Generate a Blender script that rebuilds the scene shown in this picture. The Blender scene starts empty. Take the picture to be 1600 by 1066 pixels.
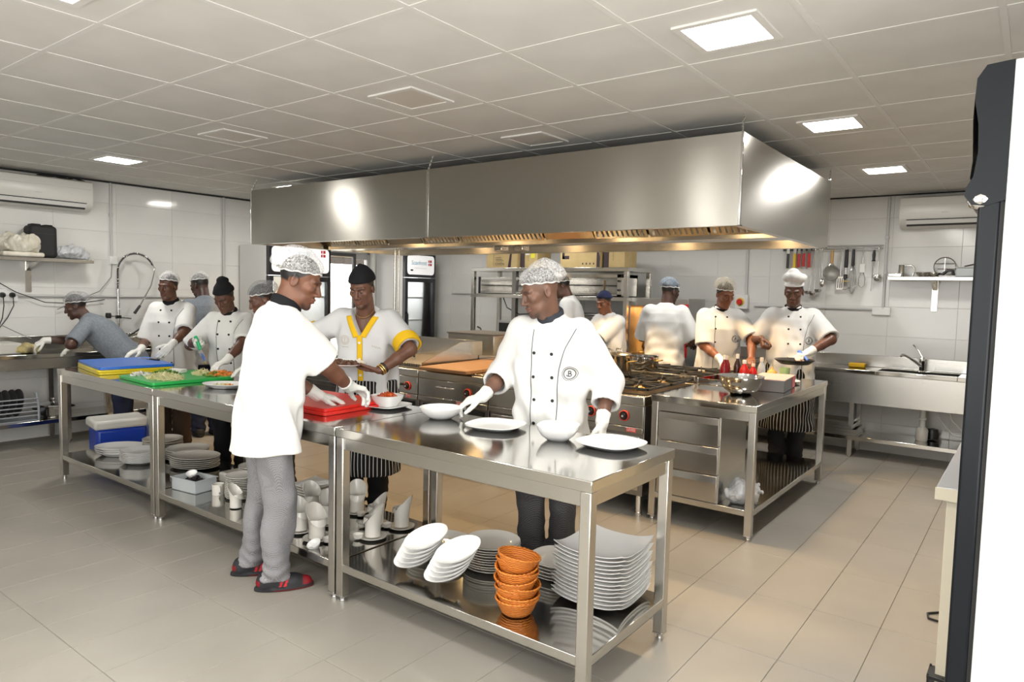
import bpy, bmesh, math, random
import numpy as np
from mathutils import Vector, Matrix, Euler
sc = bpy.context.scene
COL = sc.collection
random.seed(7)
R_ = math.radians
CEIL = 2.633
# ---------------------------------------------------------------- camera
CAMP = Vector((3.1683, -1.3115, 1.5671))
YAW, PIT, ROL, FPX = -0.6468, -0.0712, 0.0234, 1084.96
_fw = Vector((math.sin(YAW)*math.cos(PIT), math.cos(YAW)*math.cos(PIT), math.sin(PIT)))
_rt = Vector((math.cos(YAW), -math.sin(YAW), 0)); _up = _rt.cross(_fw)
_r2 = _rt*math.cos(ROL) + _up*math.sin(ROL); _u2 = _up*math.cos(ROL) - _rt*math.sin(ROL)
cd = bpy.data.cameras.new('camera'); cam = bpy.data.objects.new('camera', cd); COL.objects.link(cam)
cd.sensor_fit = 'HORIZONTAL'; cd.sensor_width = 36; cd.lens = 36*FPX/1600; cd.clip_start = .05; cd.clip_end = 200
cam.matrix_world = Matrix(((_r2.x, _u2.x, -_fw.x, CAMP.x), (_r2.y, _u2.y, -_fw.y, CAMP.y), (_r2.z, _u2.z, -_fw.z, CAMP.z), (0, 0, 0, 1)))
sc.camera = cam
# ---------------------------------------------------------------- world, exposure, added fill lights
w = bpy.data.worlds.new('daylight'); sc.world = w; w.use_nodes = True
bg = w.node_tree.nodes['Background']; bg.inputs[0].default_value = (1, .985, .95, 1); bg.inputs[1].default_value = 5.0
sc.view_settings.view_transform = 'Standard'; sc.view_settings.look = 'None'
sc.view_settings.gamma = 1; sc.view_settings.exposure = 0.0; sc.view_settings.use_curve_mapping = False
sc.cycles.use_denoising = True
sc.cycles.max_bounces = 8; sc.cycles.diffuse_bounces = 4; sc.cycles.glossy_bounces = 5
sc.cycles.transparent_max_bounces = 12; sc.cycles.caustics_reflective = False; sc.cycles.caustics_refractive = False
sc.cycles.sample_clamp_indirect = 6
def area(name, loc, rot, sx, sy, power, col=(1, 1, 1)):
    l = bpy.data.lights.new(name, 'AREA'); l.shape = 'RECTANGLE'; l.size = sx; l.size_y = sy; l.energy = power; l.color = col
    o = bpy.data.objects.new(name, l); COL.objects.link(o); o.location = loc; o.rotation_euler = rot
    return o
# added fill lamps, set at two made-up windows behind and beside the camera
area('added_fill_behind', (2.0, -2.95, 1.55), (R_(-90), 0, 0), 2.6, 1.7, 24, (1, .97, .93))
area('added_fill_side', (3.92, -.9, 1.55), (0, R_(90), 0), 1.7, 2.6, 42, (1, .97, .93))
# ---------------------------------------------------------------- materials
MATS = {}
def mat(name, col, rough=.5, metal=0., spec=.5, **k):
    if name in MATS: return MATS[name]
    m = bpy.data.materials.new(name); m.use_nodes = True
    b = m.node_tree.nodes['Principled BSDF']
    b.inputs['Base Color'].default_value = (*col, 1); b.inputs['Roughness'].default_value = rough
    b.inputs['Metallic'].default_value = metal; b.inputs['Specular IOR Level'].default_value = spec
    for kk, v in k.items():
        b.inputs[{'emit': 'Emission Color', 'es': 'Emission Strength', 'trans': 'Transmission Weight', 'ior': 'IOR', 'alpha': 'Alpha',
                  'coat': 'Coat Weight', 'sss': 'Subsurface Weight', 'sheen': 'Sheen Weight', 'aniso': 'Anisotropic'}[kk]].default_value = v
    MATS[name] = m
    return m
def nd(m, t, **k):
    n = m.node_tree.nodes.new(t)
    for a, v in k.items(): setattr(n, a, v)
    return n
def lk(m, a, b): m.node_tree.links.new(a, b)
def P_(m): return m.node_tree.nodes['Principled BSDF']
def coords(m, scale=(1, 1, 1), kind='Object', rot=(0, 0, 0)):
    mp = nd(m, 'ShaderNodeMapping')
    tc = nd(m, 'ShaderNodeNewGeometry' if kind == 'Position' else 'ShaderNodeTexCoord')
    mp.inputs['Scale'].default_value = scale; mp.inputs['Rotation'].default_value = rot
    lk(m, tc.outputs[kind], mp.inputs[0]); return mp.outputs[0]
def noisy(m, c1, c2, scale=5, detail=4, stretch=(1, 1, 1), lo=.35, hi=.65, bump=0, bscale=None, rough=None, kind='Object'):
    """noise-mixed base colour, optional bump and roughness range"""
    v = coords(m, stretch, kind)
    n = nd(m, 'ShaderNodeTexNoise'); n.inputs['Scale'].default_value = scale; n.inputs['Detail'].default_value = detail
    lk(m, v, n.inputs['Vector'])
    r = nd(m, 'ShaderNodeValToRGB'); r.color_ramp.elements[0].position = lo; r.color_ramp.elements[1].position = hi
    r.color_ramp.elements[0].color = (*c1, 1); r.color_ramp.elements[1].color = (*c2, 1)
    lk(m, n.outputs['Fac'], r.inputs[0]); lk(m, r.outputs[0], P_(m).inputs['Base Color'])
    if bump:
        b = nd(m, 'ShaderNodeBump'); b.inputs['Strength'].default_value = bump; b.inputs['Distance'].default_value = .002
        if bscale:
            n2 = nd(m, 'ShaderNodeTexNoise'); n2.inputs['Scale'].default_value = bscale; n2.inputs['Detail'].default_value = 3
            lk(m, v, n2.inputs['Vector']); lk(m, n2.outputs['Fac'], b.inputs['Height'])
        else: lk(m, n.outputs['Fac'], b.inputs['Height'])
        lk(m, b.outputs[0], P_(m).inputs['Normal'])
    if rough:
        mr = nd(m, 'ShaderNodeMapRange'); mr.inputs['To Min'].default_value = rough[0]; mr.inputs['To Max'].default_value = rough[1]
        lk(m, n.outputs['Fac'], mr.inputs[0]); lk(m, mr.outputs[0], P_(m).inputs['Roughness'])
    return m
def brushed(name, col, rough, stretch, bump=.12, var=.06):
    m = mat(name, col, rough, 1.0)
    v = coords(m, stretch)
    n = nd(m, 'ShaderNodeTexNoise'); n.inputs['Scale'].default_value = 1; n.inputs['Detail'].default_value = 3
    lk(m, v, n.inputs['Vector'])
    b = nd(m, 'ShaderNodeBump'); b.inputs['Strength'].default_value = bump; b.inputs['Distance'].default_value = .0012
    lk(m, n.outputs['Fac'], b.inputs['Height']); lk(m, b.outputs[0], P_(m).inputs['Normal'])
    n2 = nd(m, 'ShaderNodeTexNoise'); n2.inputs['Scale'].default_value = 3.0; n2.inputs['Detail'].default_value = 2
    lk(m, coords(m), n2.inputs['Vector'])
    mr = nd(m, 'ShaderNodeMapRange'); mr.inputs['To Min'].default_value = max(.03, rough-var); mr.inputs['To Max'].default_value = rough+var
    lk(m, n2.outputs['Fac'], mr.inputs[0]); lk(m, mr.outputs[0], P_(m).inputs['Roughness'])
    return m
STEEL = brushed('steel', (.60, .585, .55), .22, (40, 40, 40), .05)
STEEL_TOP = brushed('steel_top', (.62, .605, .57), .10, (6, 220, 220), .03, .05)
STEEL_LEG = brushed('steel_leg', (.62, .60, .56), .26, (300, 300, 8), .06)
STEEL_HOOD = brushed('steel_hood', (.47, .455, .415), .25, (3, 3, 320), .015, .02)
def aniso(m, a=.85, rot=.25):
    tg = nd(m, 'ShaderNodeTangent', direction_type='RADIAL', axis='Z'); P_(m).inputs['Anisotropic'].default_value = a; P_(m).inputs['Anisotropic Rotation'].default_value = rot
    lk(m, tg.outputs[0], P_(m).inputs['Tangent'])
aniso(STEEL_HOOD)
STEEL_SINK = brushed('steel_sink', (.58, .57, .54), .26, (4, 4, 260), .12)
STEEL_DARK = brushed('steel_dark', (.30, .29, .28), .32, (40, 40, 40), .05)
CHROME = mat('chrome', (.75, .75, .75), .08, 1.0)
GLASS = mat('clear_glass', (1, 1, 1), .03, 0, .5)
_o = GLASS.node_tree.nodes['Material Output']; _t = nd(GLASS, 'ShaderNodeBsdfTransparent'); _g = nd(GLASS, 'ShaderNodeBsdfGlossy'); _g.inputs['Roughness'].default_value = .02
_f = nd(GLASS, 'ShaderNodeFresnel'); _f.inputs[0].default_value = 1.4; _m = nd(GLASS, 'ShaderNodeMixShader')
lk(GLASS, _f.outputs[0], _m.inputs[0]); lk(GLASS, _t.outputs[0], _m.inputs[1]); lk(GLASS, _g.outputs[0], _m.inputs[2]); lk(GLASS, _m.outputs[0], _o.inputs[0])
BLACK = mat('black_plastic', (.012, .012, .013), .35)
IRON = mat('cast_iron', (.02, .02, .02), .55)
RUBBER = mat('rubber', (.01, .01, .01), .7)
WHITE = mat('white_plastic', (.80, .80, .78), .3)
CERAM = mat('white_ceramic', (.82, .82, .81), .10)
CERAM2 = mat('cream_ceramic', (.74, .715, .66), .12)
CREAM = mat('cream_laminate', (.72, .66, .52), .45)
GREYPAINT = mat('grey_conduit', (.55, .55, .54), .4)
RED = mat('red_paint', (.62, .02, .02), .35)
BRASS = mat('burner_brass', (.6, .42, .16), .3, 1.0)
# ---------------------------------------------------------------- mesh helpers
class MB:
    def __init__(s): s.v = []; s.f = []
    def add(s, V, F):
        o = len(s.v); s.v += [tuple(p) for p in V]; s.f += [tuple(i+o for i in f) for f in F]; return s
    def box(s, x0, y0, z0, x1, y1, z1):
        V = [(x0, y0, z0), (x1, y0, z0), (x1, y1, z0), (x0, y1, z0), (x0, y0, z1), (x1, y0, z1), (x1, y1, z1), (x0, y1, z1)]
        return s.add(V, [(0, 3, 2, 1), (4, 5, 6, 7), (0, 1, 5, 4), (1, 2, 6, 5), (2, 3, 7, 6), (3, 0, 4, 7)])
    def cbox(s, c, d, M=None):
        n = len(s.v); s.box(-d[0]/2, -d[1]/2, -d[2]/2, d[0]/2, d[1]/2, d[2]/2)
        M = M or Matrix.Identity(3)
        for i in range(n, len(s.v)): s.v[i] = tuple(Vector(c) + M @ Vector(s.v[i]))
        return s
    def tube(s, pts, r, n=8, closed=False, caps=True):
        pts = [Vector(p) for p in pts]; m = len(pts); rr = r if hasattr(r, '__len__') else [r]*m
        o = len(s.v); prev = None
        for i, p in enumerate(pts):
            if closed: t = pts[(i+1) % m]-pts[i-1]
            else: t = pts[min(i+1, m-1)]-pts[max(i-1, 0)]
            t.normalize()
            if prev is None:
                a = Vector((0, 0, 1)) if abs(t.z) < .9 else Vector((1, 0, 0)); u = t.cross(a).normalized()
            else:
                u = (prev - t*prev.dot(t)).normalized()
            prev = u; v = t.cross(u)
            for k in range(n):
                a = 2*math.pi*k/n; s.v.append(tuple(p + (u*math.cos(a)+v*math.sin(a))*rr[i]))
        for i in range(m if closed else m-1):
            for k in range(n):
                a, b = o+i*n+k, o+i*n+(k+1) % n; j = (i+1) % m
                s.f.append((a, b, o+j*n+(k+1) % n, o+j*n+k))
        if caps and not closed:
            s.f.append(tuple(o+k for k in range(n))[::-1]); s.f.append(tuple(o+(m-1)*n+k for k in range(n)))
        return s
    def cyl(s, c, r, h, n=20, r2=None, axis='z'):
        d = {'x': Vector((1, 0, 0)), 'y': Vector((0, 1, 0)), 'z': Vector((0, 0, 1))}[axis]
        c = Vector(c); return s.tube([c, c+d*h], [r, r if r2 is None else r2], n)
    def lathe(s, prof, n=32, c=(0, 0, 0), sx=1, sy=1, fn=None):
        """profile of (r, z); r=0 ends are closed to a point. fn(angle, r, z)->(r, z) bends it"""
        o = len(s.v); rings = []
        for (r, z) in prof:
            if r < 1e-6:
                s.v.append((c[0], c[1], c[2]+z)); rings.append([len(s.v)-1])
            else:
                ring = []
                for k in range(n):
                    a = 2*math.pi*k/n; r_, z_ = fn(a, r, z) if fn else (r, z)
                    s.v.append((c[0]+r_*math.cos(a)*sx, c[1]+r_*math.sin(a)*sy, c[2]+z_)); ring.append(len(s.v)-1)
                rings.append(ring)
        for A, B in zip(rings, rings[1:]):
            for k in range(n):
                k2 = (k+1) % n
                if len(A) == 1 and len(B) == 1: continue
                if len(A) == 1: s.f.append((A[0], B[k2], B[k]))
                elif len(B) == 1: s.f.append((A[k], A[k2], B[0]))
                else: s.f.append((A[k], A[k2], B[k2], B[k]))
        return s
    def prism(s, poly, z0, z1):
        n = len(poly); o = len(s.v)
        s.v += [(x, y, z0) for x, y in poly] + [(x, y, z1) for x, y in poly]
        s.f.append(tuple(o+i for i in range(n))[::-1]); s.f.append(tuple(o+n+i for i in range(n)))
        for i in range(n): s.f.append((o+i, o+(i+1) % n, o+n+(i+1) % n, o+n+i))
        return s
    def xform(s, M, start=0):
        for i in range(start, len(s.v)): s.v[i] = tuple(M @ Vector(s.v[i]))
        return s
    def mesh(s, name, m=None, smooth=None):
        me = bpy.data.meshes.new(name); me.from_pydata(s.v, [], s.f); me.update()
        bm = bmesh.new(); bm.from_mesh(me); bmesh.ops.recalc_face_normals(bm, faces=bm.faces); bm.to_mesh(me); bm.free()
        if m: me.materials.append(m)
        if smooth is not None:
            me.polygons.foreach_set('use_smooth', [True]*len(me.polygons)); me.set_sharp_from_angle(angle=R_(smooth))
        return me
def link(name, me, parent=None, loc=None, rot=None):
    o = bpy.data.objects.new(name, me); COL.objects.link(o)
    if parent: o.parent = parent
    if loc is not None: o.location = loc
    if rot is not None: o.rotation_euler = rot
    return o
def obj(name, mb, m, parent=None, smooth=None, bevel=0, seg=2, loc=None, rot=None):
    o = link(name, mb.mesh(name, m, smooth if smooth is not None else (40 if bevel else None)), parent, loc, rot)
    if bevel:
        b = o.modifiers.new('bevel', 'BEVEL'); b.width = bevel; b.segments = seg; b.limit_method = 'ANGLE'; b.angle_limit = R_(40)
    return o
def tag(o, label, cat, group=None):
    o['label'] = label; o['category'] = cat
    if group: o['group'] = group
    return o
def thing(name, label, cat, loc=(0, 0, 0), rz=0, group=None):
    o = bpy.data.objects.new(name, None); COL.objects.link(o); o.location = loc; o.rotation_euler = (0, 0, rz); o.empty_display_size = .1
    return tag(o, label, cat, group)
def struct(name, mb, m, parent=None, **k):
    o = obj(name, mb, m, parent, **k)
    if not parent: o['kind'] = 'structure'
    return o
def box(name, d, m, parent=None, bevel=0, **k):
    return obj(name, MB().box(*d), m, parent, bevel=bevel, **k)
def dup(root, loc=None, rot=None, label=None, scale=None):
    r = root.copy(); COL.objects.link(r)
    if loc is not None: r.location = loc
    if rot is not None: r.rotation_euler = rot
    if label: r['label'] = label
    if scale: r.scale = scale
    for ch in list(root.children):
        c = ch.copy(); COL.objects.link(c); c.parent = r
        for g in list(ch.children):
            d = g.copy(); COL.objects.link(d); d.parent = c
    return r
def text_mb(s, size, M, depth=.001, font_scale=(1, 1), res=2):
    """flat lettering as a mesh, laid on the plane given by the 4x4 M"""
    cu = bpy.data.curves.new('t', 'FONT'); cu.body = s; cu.size = size; cu.extrude = depth; cu.align_x = 'CENTER'; cu.align_y = 'CENTER'; cu.resolution_u = res
    o = bpy.data.objects.new('t', cu); COL.objects.link(o)
    bpy.context.view_layer.update()
    me = bpy.data.meshes.new_from_object(o.evaluated_get(bpy.context.evaluated_depsgraph_get()))
    mb = MB(); mb.add([M @ Vector((v.co.x*font_scale[0], v.co.y*font_scale[1], v.co.z)) for v in me.vertices], [tuple(p.vertices) for p in me.polygons])
    bpy.data.objects.remove(o); bpy.data.curves.remove(cu); bpy.data.meshes.remove(me)
    return mb
def plane_M(o, right, up):
    r = Vector(right).normalized(); u = Vector(up).normalized(); n = r.cross(u)
    return Matrix(((r.x, u.x, n.x, o[0]), (r.y, u.y, n.y, o[1]), (r.z, u.z, n.z, o[2]), (0, 0, 0, 1)))
ORD = ['top', 'second', 'third', 'fourth', 'fifth', 'sixth', 'seventh', 'eighth', 'ninth', 'tenth', 'eleventh', 'twelfth', 'thirteenth', 'fourteenth', 'fifteenth', 'sixteenth', 'seventeenth', 'eighteenth']
def nth(i, n):
    return 'topmost' if i == 0 else ('lowest' if i == n-1 else ORD[i]+' from the top')
# ================================================================ SETTING
XL, XR, YF, YB = -4.75, 3.95, -3.0, 6.65
GROUT = mat('floor_grout', (.335, .315, .28), .8)
FTILE = noisy(mat('floor_tile', (.42, .39, .34), .38, 0, .45), (.30, .28, .245), (.345, .322, .28), 1.6, 6, kind='Position')
FTILE2 = noisy(mat('floor_tile_b', (.42, .39, .34), .38, 0, .45), (.298, .277, .242), (.342, .319, .278), 1.6, 6, kind='Position')
CTILE = noisy(mat('ceiling_tile', (.62, .61, .58), .75, 0, .2), (.69, .68, .645), (.74, .73, .695), 3, 3)
TBAR = mat('ceiling_bar', (.74, .73, .70), .5)
WTILE = noisy(mat('wall_tile', (.74, .73, .70), .10, 0, .5), (.72, .715, .69), (.76, .755, .73), 2, 2)
WGROUT = mat('wall_grout', (.60, .59, .57), .8)
# floor: slab + tiles 0.3 x 0.62
struct('floor', MB().box(XL-.1, YF-.1, -.12, XR+.1, YB+.1, -.004), GROUT)
FLOOR = bpy.data.objects['floor']
def tile_mesh(name, dx, dy, t, m, bev=.0015):
    mb = MB(); x, y, b = dx/2, dy/2, bev
    V = [(-x, -y, -t), (x, -y, -t), (x, y, -t), (-x, y, -t), (-x, -y, -b), (x, -y, -b), (x, y, -b), (-x, y, -b), (-x+b, -y+b, 0), (x-b, -y+b, 0), (x-b, y-b, 0), (-x+b, y-b, 0)]
    F = [(0, 3, 2, 1), (8, 9, 10, 11)]
    for a in range(4):
        c = (a+1) % 4; F += [(a, c, 4+c, 4+a), (4+a, 4+c, 8+c, 8+a)]
    return mb.add(V, F).mesh(name, m)
ftm = [tile_mesh('floor_tile', .2975, .617, .006, FTILE), tile_mesh('floor_tile_b', .2975, .617, .006, FTILE2)]
TX, TY = .3, .6195
slots = []
i0, i1 = math.floor((XL-2.36)/TX), math.ceil((XR-2.36)/TX)
j0, j1 = math.floor((YF-2.96)/TY), math.ceil((YB-2.96)/TY)
for i in range(i0, i1):
    for j in range(j0, j1):
        x = 2.36+TX*(i+.5); y = 2.96+TY*(j+.5)
        if XL+.12 < x < XR-.1 and YF < y < YB-.2:
            v = Vector((x, y, 0))-CAMP; dpt = v.dot(_fw)
            if dpt > .3:
                px = 800+FPX*v.dot(_r2)/dpt; py = 533-FPX*v.dot(_u2)/dpt
                seen = -120 < px < 1720 and py < 1230
            else: seen = False
            slots.append((0 if seen else 1, v.length, x, y))
slots.sort()
rnd = random.Random(3)
for k_, (s_, _, x, y) in enumerate(slots[:300]):
    link('floor_tile', ftm[rnd.random() < .4], FLOOR, (x, y, 0))
rest = MB()
for (s_, _, x, y) in slots[300:]: rest.box(x-.14875, y-.3085, -.006, x+.14875, y+.3085, 0)
r_ = obj('floor_tile_field', rest, FTILE, FLOOR); r_['kind'] = 'stuff'
# walls (boxes) with tile skins
def wall_tiles(name, body, origin, ax, along, height, n, dx, dz, skip=None):
    wobj = struct(name, body, WGROUT)
    x0 = -dx/2; me = None
    tm = MB(); X, Z, b, t = dx/2-.0009, dz/2-.0009, .0015, .004
    V = [(-X, 0, -Z), (X, 0, -Z), (X, 0, Z), (-X, 0, Z), (-X, t-b, -Z), (X, t-b, -Z), (X, t-b, Z), (-X, t-b, Z), (-X+b, t, -Z+b), (X-b, t, -Z+b), (X-b, t, Z-b), (-X+b, t, Z-b)]
    F = [(8, 9, 10, 11)]
    for a in range(4):
        c = (a+1) % 4; F += [(a, c, 4+c, 4+a), (4+a, 4+c, 8+c, 8+a)]
    tme = tm.add(V, F).mesh('wall_tile', WTILE)
    nx = int(along/dx+.999); nz = int(height/dz+.999)
    for a in range(nx):
        for c in range(nz):
            s = dx*(a+.5); z = dz*(c+.5)
            if s+dx/2 > along+.3 or z+dz/2 > height+.1: continue
            if skip and skip(s, z): continue
            p = Vector(origin)+Vector(ax)*s; 
            o = link('wall_tile', tme, wobj, (p.x, p.y, z)); o.rotation_euler = (0, 0, math.atan2(n[1], n[0])-math.pi/2)
    return wobj
DY0, DY1, DZ = 4.86, 5.66, 2.12           # glazed doorway in the left wall
lw = MB().box(XL-.14, YF-.1, -.1, XL-.004, DY0, CEIL+.1).box(XL-.14, DY1, -.1, XL-.004, YB+.1, CEIL+.1).box(XL-.14, DY0, DZ, XL-.004, DY1, CEIL+.1)
wall_tiles('wall_left', lw, (XL-.004, .3, 0), (0, 1, 0), 6.35, 2.6, (1, 0), .60, .30, lambda s, z: DY0-.3 < s+.3 < DY1+.3 and z < DZ+.15)
bw = MB().box(XL-.14, YB+.004, -.1, XR+.14, YB+.14, CEIL+.1)
wall_tiles('wall_back', bw, (XR-.2, YB+.004, 0), (-1, 0, 0), 8.5, 2.6, (0, -1), .60, .30)
WPLAIN = noisy(mat('painted_wall', (.72, .71, .68), .6), (.70, .69, .66), (.74, .73, .70), 2)
wr = MB().box(XR, YF-.1, -.1, XR+.14, YB+.1, .62).box(XR, YF-.1, 2.45, XR+.14, YB+.1, CEIL+.1).box(XR, .45, .62, XR+.14, YB+.1, 2.45).box(XR, YF-.1, .62, XR+.14, -2.25, 2.45)
struct('wall_right', wr, WPLAIN)
wf = MB().box(XL-.14, YF-.14, -.1, XR+.14, YF, .62).box(XL-.14, YF-.14, 2.45, XR+.14, YF, CEIL+.1).box(XL-.14, YF-.14, .62, -.35, YF, 2.45).box(3.35, YF-.14, .62, XR+.14, YF, 2.45)
struct('wall_front', wf, WPLAIN)
FRAME = mat('added_window_frame', (.75, .75, .74), .4)
wm = MB()
for x in (-.35, .87, 2.09, 3.31): wm.box(x, YF-.11, .62, x+.05, YF-.05, 2.45)
wm.box(-.35, YF-.11, .62, 3.35, YF-.05, .67).box(-.35, YF-.11, 2.40, 3.35, YF-.05, 2.45)
struct('added_window_1', wm, FRAME)  # unseen window, added to go with the fill lamp behind the camera
wm = MB()
for y in (-2.25, -.92, .40): wm.box(XR+.05, y, .62, XR+.11, y+.05, 2.45)
wm.box(XR+.05, -2.25, .62, XR+.11, .45, .67).box(XR+.05, -2.25, 2.40, XR+.11, .45, 2.45)
struct('added_window_2', wm, FRAME)  # made-up window on the right, added for the side fill lamp
# ceiling: slab, tiles, bars
struct('ceiling', MB().box(XL-.14, YF-.14, CEIL+.02, XR+.14, YB+.14, CEIL+.12), TBAR)
CE = bpy.data.objects['ceiling']
tb = MB(); T = .6; h_ = T/2-.0085
V = [(-h_, -h_, .012), (h_, -h_, .012), (h_, h_, .012), (-h_, h_, .012), (-h_, -h_, .002), (h_, -h_, .002), (h_, h_, .002), (-h_, h_, .002), (-h_+.004, -h_+.004, -.001), (h_-.004, -h_+.004, -.001), (h_-.004, h_-.004, -.001), (-h_+.004, h_-.004, -.001)]
F = [(3, 2, 1, 0), (8, 9, 10, 11)]
for a in range(4):
    c = (a+1) % 4; F += [(a, c, 4+c, 4+a), (4+a, 4+c, 8+c, 8+a)]
ctm = tb.add(V, F).mesh('ceiling_tile', CTILE)
for i in range(-8, 7):
    for j in range(-5, 12):
        x, y = (i+.5)*T, (j+.5)*T
        if XL-.05 < x < XR+.05 and YF-.05 < y < YB+.1: link('ceiling_tile', ctm, CE, (x, y, CEIL))
for i in range(-7, 7): obj('ceiling_bar', MB().box(i*T-.012, YF, CEIL-.004, i*T+.012, YB, CEIL+.008), TBAR, CE)
for j in range(-4, 12): obj('ceiling_bar', MB().box(XL, j*T-.012, CEIL-.0035, XR, j*T+.012, CEIL+.008), TBAR, CE)
# dark shadow gap along the wall heads
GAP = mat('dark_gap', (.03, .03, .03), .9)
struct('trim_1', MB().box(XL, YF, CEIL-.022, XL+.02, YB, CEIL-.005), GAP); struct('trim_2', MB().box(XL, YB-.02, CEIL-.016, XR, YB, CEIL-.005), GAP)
# led panels: 3-tile spacing
LED = mat('led_diffuser', (1, 1, 1), .5, emit=(1, .985, .95, 1), es=26)
OFF = mat('unlit_diffuser', (.66, .62, .57), .4)
LIT = {(2.1, 1.5): 'above the right end of the hood', (2.1, 3.3): 'beside the hood end', (2.1, 5.1): 'near the utensil wall', (-3.3, 1.5): 'over the left sink wall',
       (-3.3, 3.3): 'behind the left end of the hood', (.3, -.3): 'over the near left corner', (2.1, -.3): 'over the photographer', (2.1, -2.1): 'added unseen fill by the front wall, right', (.3, -2.1): 'added unseen fill by the front wall, middle', (-1.5, -2.1): 'added unseen fill by the front wall, left',  # front wall panels are added for hood streaks and front light
       (-1.5, 5.1): 'over the back aisle', (-3.3, 5.1): 'over the doorway corner', (.3, 5.1): 'over the back stoves'}
UNLIT = {(.3, 1.5): 'in the middle of the ceiling', (-1.5, 1.5): 'left of the middle of the ceiling', (.3, 2.7): 'just in front of the hood', (-1.5, -.3): 'near the front of the room', (-3.3, -.3): 'near the front left corner'}
def panel(x, y, lit, where):
    t = thing('ceiling_light', f"square recessed ceiling panel light, {'switched on' if lit else 'switched off'}, {where}", 'light', (x, y, CEIL))
    obj('frame', MB().box(-.17, -.17, -.010, .17, -.14, .0).box(-.17, .14, -.010, .17, .17, 0).box(-.17, -.14, -.010, -.14, .14, 0).box(.14, -.14, -.010, .17, .14, 0), TBAR, t)
    obj('diffuser', MB().box(-.14, -.14, -.006, .14, .14, -.002), LED if lit else OFF, t)
    if lit:
        l = area('panel_lamp', (0, 0, -.014), (0, 0, 0), .27, .27, 13, (1, .965, .90)); l.parent = t
for k_, v_ in LIT.items(): panel(*k_, True, v_)
for k_, v_ in UNLIT.items(): panel(*k_, False, v_)
# glazed doorway to the yard, left wall
ALU = mat('dark_aluminium', (.10, .10, .10), .4, .6); ALUG = mat('grey_aluminium', (.45, .45, .44), .4, .5)

struct('door_1', MB().box(XL-.09, DY0, 0, XL-.02, DY0+.05, DZ).box(XL-.09, DY1-.05, 0, XL-.02, DY1, DZ).box(XL-.09, DY0, DZ-.06, XL-.02, DY1, DZ), ALUG)
d1 = bpy.data.objects['door_1']
obj('door_leaf_frame', MB().box(XL-.07, DY0+.05, 0, XL-.03, DY0+.09, DZ-.06).box(XL-.07, DY1-.30, 0, XL-.03, DY1-.25, DZ-.06).box(XL-.07, DY0+.09, DZ-.11, XL-.03, DY1-.30, DZ-.06).box(XL-.07, DY0+.09, 0, XL-.03, DY1-.30, .12), ALU, d1, bevel=.003)
obj('door_pane', MB().box(XL-.052, DY0+.09, .12, XL-.048, DY1-.30, DZ-.11), GLASS, d1)
obj('side_pane', MB().box(XL-.052, DY1-.25, .02, XL-.048, DY1-.05, 1.98), GLASS, d1)
obj('side_transom', MB().box(XL-.07, DY1-.25, 1.98, XL-.03, DY1-.05, 2.06), ALUG, d1)
# yard seen through it
YARD = noisy(mat('yard_paving', (.55, .52, .46), .9), (.5, .47, .42), (.6, .57, .5), 3)
struct('ground', MB().box(-16, -2, -.2, XL-.14, 16, -.06), YARD)
AW = mat('awning_sheet', (.62, .52, .36), .7); PALE = mat('pale_render', (.72, .68, .58), .8)
t = thing('porch_awning', 'tan sloping awning on a dark beam seen through the glazed doorway', 'awning', (XL-.2, 6.0, 0))
obj('sheet', MB().add([(-.05, -1.6, 2.62), (-.05, 2.2, 2.62), (-2.2, 2.2, 2.12), (-2.2, -1.6, 2.12), (-.05, -1.6, 2.64), (-.05, 2.2, 2.64), (-2.2, 2.2, 2.14), (-2.2, -1.6, 2.14)], [(3, 2, 1, 0), (4, 5, 6, 7), (0, 1, 5, 4), (1, 2, 6, 5), (2, 3, 7, 6), (3, 0, 4, 7)]), AW, t)
obj('beam', MB().box(-2.25, -1.6, 2.0, -2.15, 2.2, 2.12), mat('dark_beam', (.06, .05, .045), .7), t)
for yy in (-1.5, 2.1): obj('post', MB().box(-2.24, yy-.04, -.06, -2.16, yy+.04, 2.0), ALUG, t)
t = thing('yard_fence', 'pale upright boards of a fence beyond the glazed doorway', 'fence', (-9.5, 8.0, -.06))
fm = MB().box(-.01, -.11, 0, .01, .11, 1.75).mesh('board', PALE)
for k_ in range(22): link('board', fm, t, (0, -2.4+.24*k_, 0))
obj('rail', MB().box(.01, -2.6, .4, .04, 2.8, .48).box(.01, -2.6, 1.3, .04, 2.8, 1.38), PALE, t)
# conduits on the walls
def conduit(label, pts, r=.0125, clips=()):
    t = thing('wall_conduit', label, 'conduit'); obj('pipe', MB().tube(pts, r, 8), GREYPAINT, t, smooth=60)
    for p in clips: obj('clip', MB().cbox(p, (.035, .035, .035)), GREYPAINT, t, bevel=.004)
xw = XL+.016; yw = YB-.016
conduit('grey conduit dropping from the ceiling beside the left air conditioner to a socket', [(xw, 2.04, CEIL-.02), (xw, 2.04, 1.84)], .013, [(xw, 2.04, 2.28)])
conduit('grey conduit standing on the left wall near the hood end', [(xw, 3.32, CEIL-.02), (xw, 3.32, .9)], .016)
conduit('long level grey conduit along the left wall above the sink', [(xw, .3, 1.415), (xw, 3.25, 1.415)], .013)
conduit('grey conduit dropping to the red stop switch on the back wall', [(.5, yw, CEIL-.02), (.5, yw, 1.58)], .013)
conduit('tall grey conduit between the utensil rail and the right shelf', [(1.905, yw, CEIL-.02), (1.905, yw, 1.48)], .014, [(1.905, yw, 1.85), (1.905, yw, 2.2)])
conduit('level grey conduit along the back wall behind the cooks', [(.6, yw, 1.47), (1.85, yw, 1.47)], .012)
conduit('level grey conduit on the back wall beside the bottle fridge', [(-4.0, yw, 1.52), (-2.9, yw, 1.52)], .012)
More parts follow.
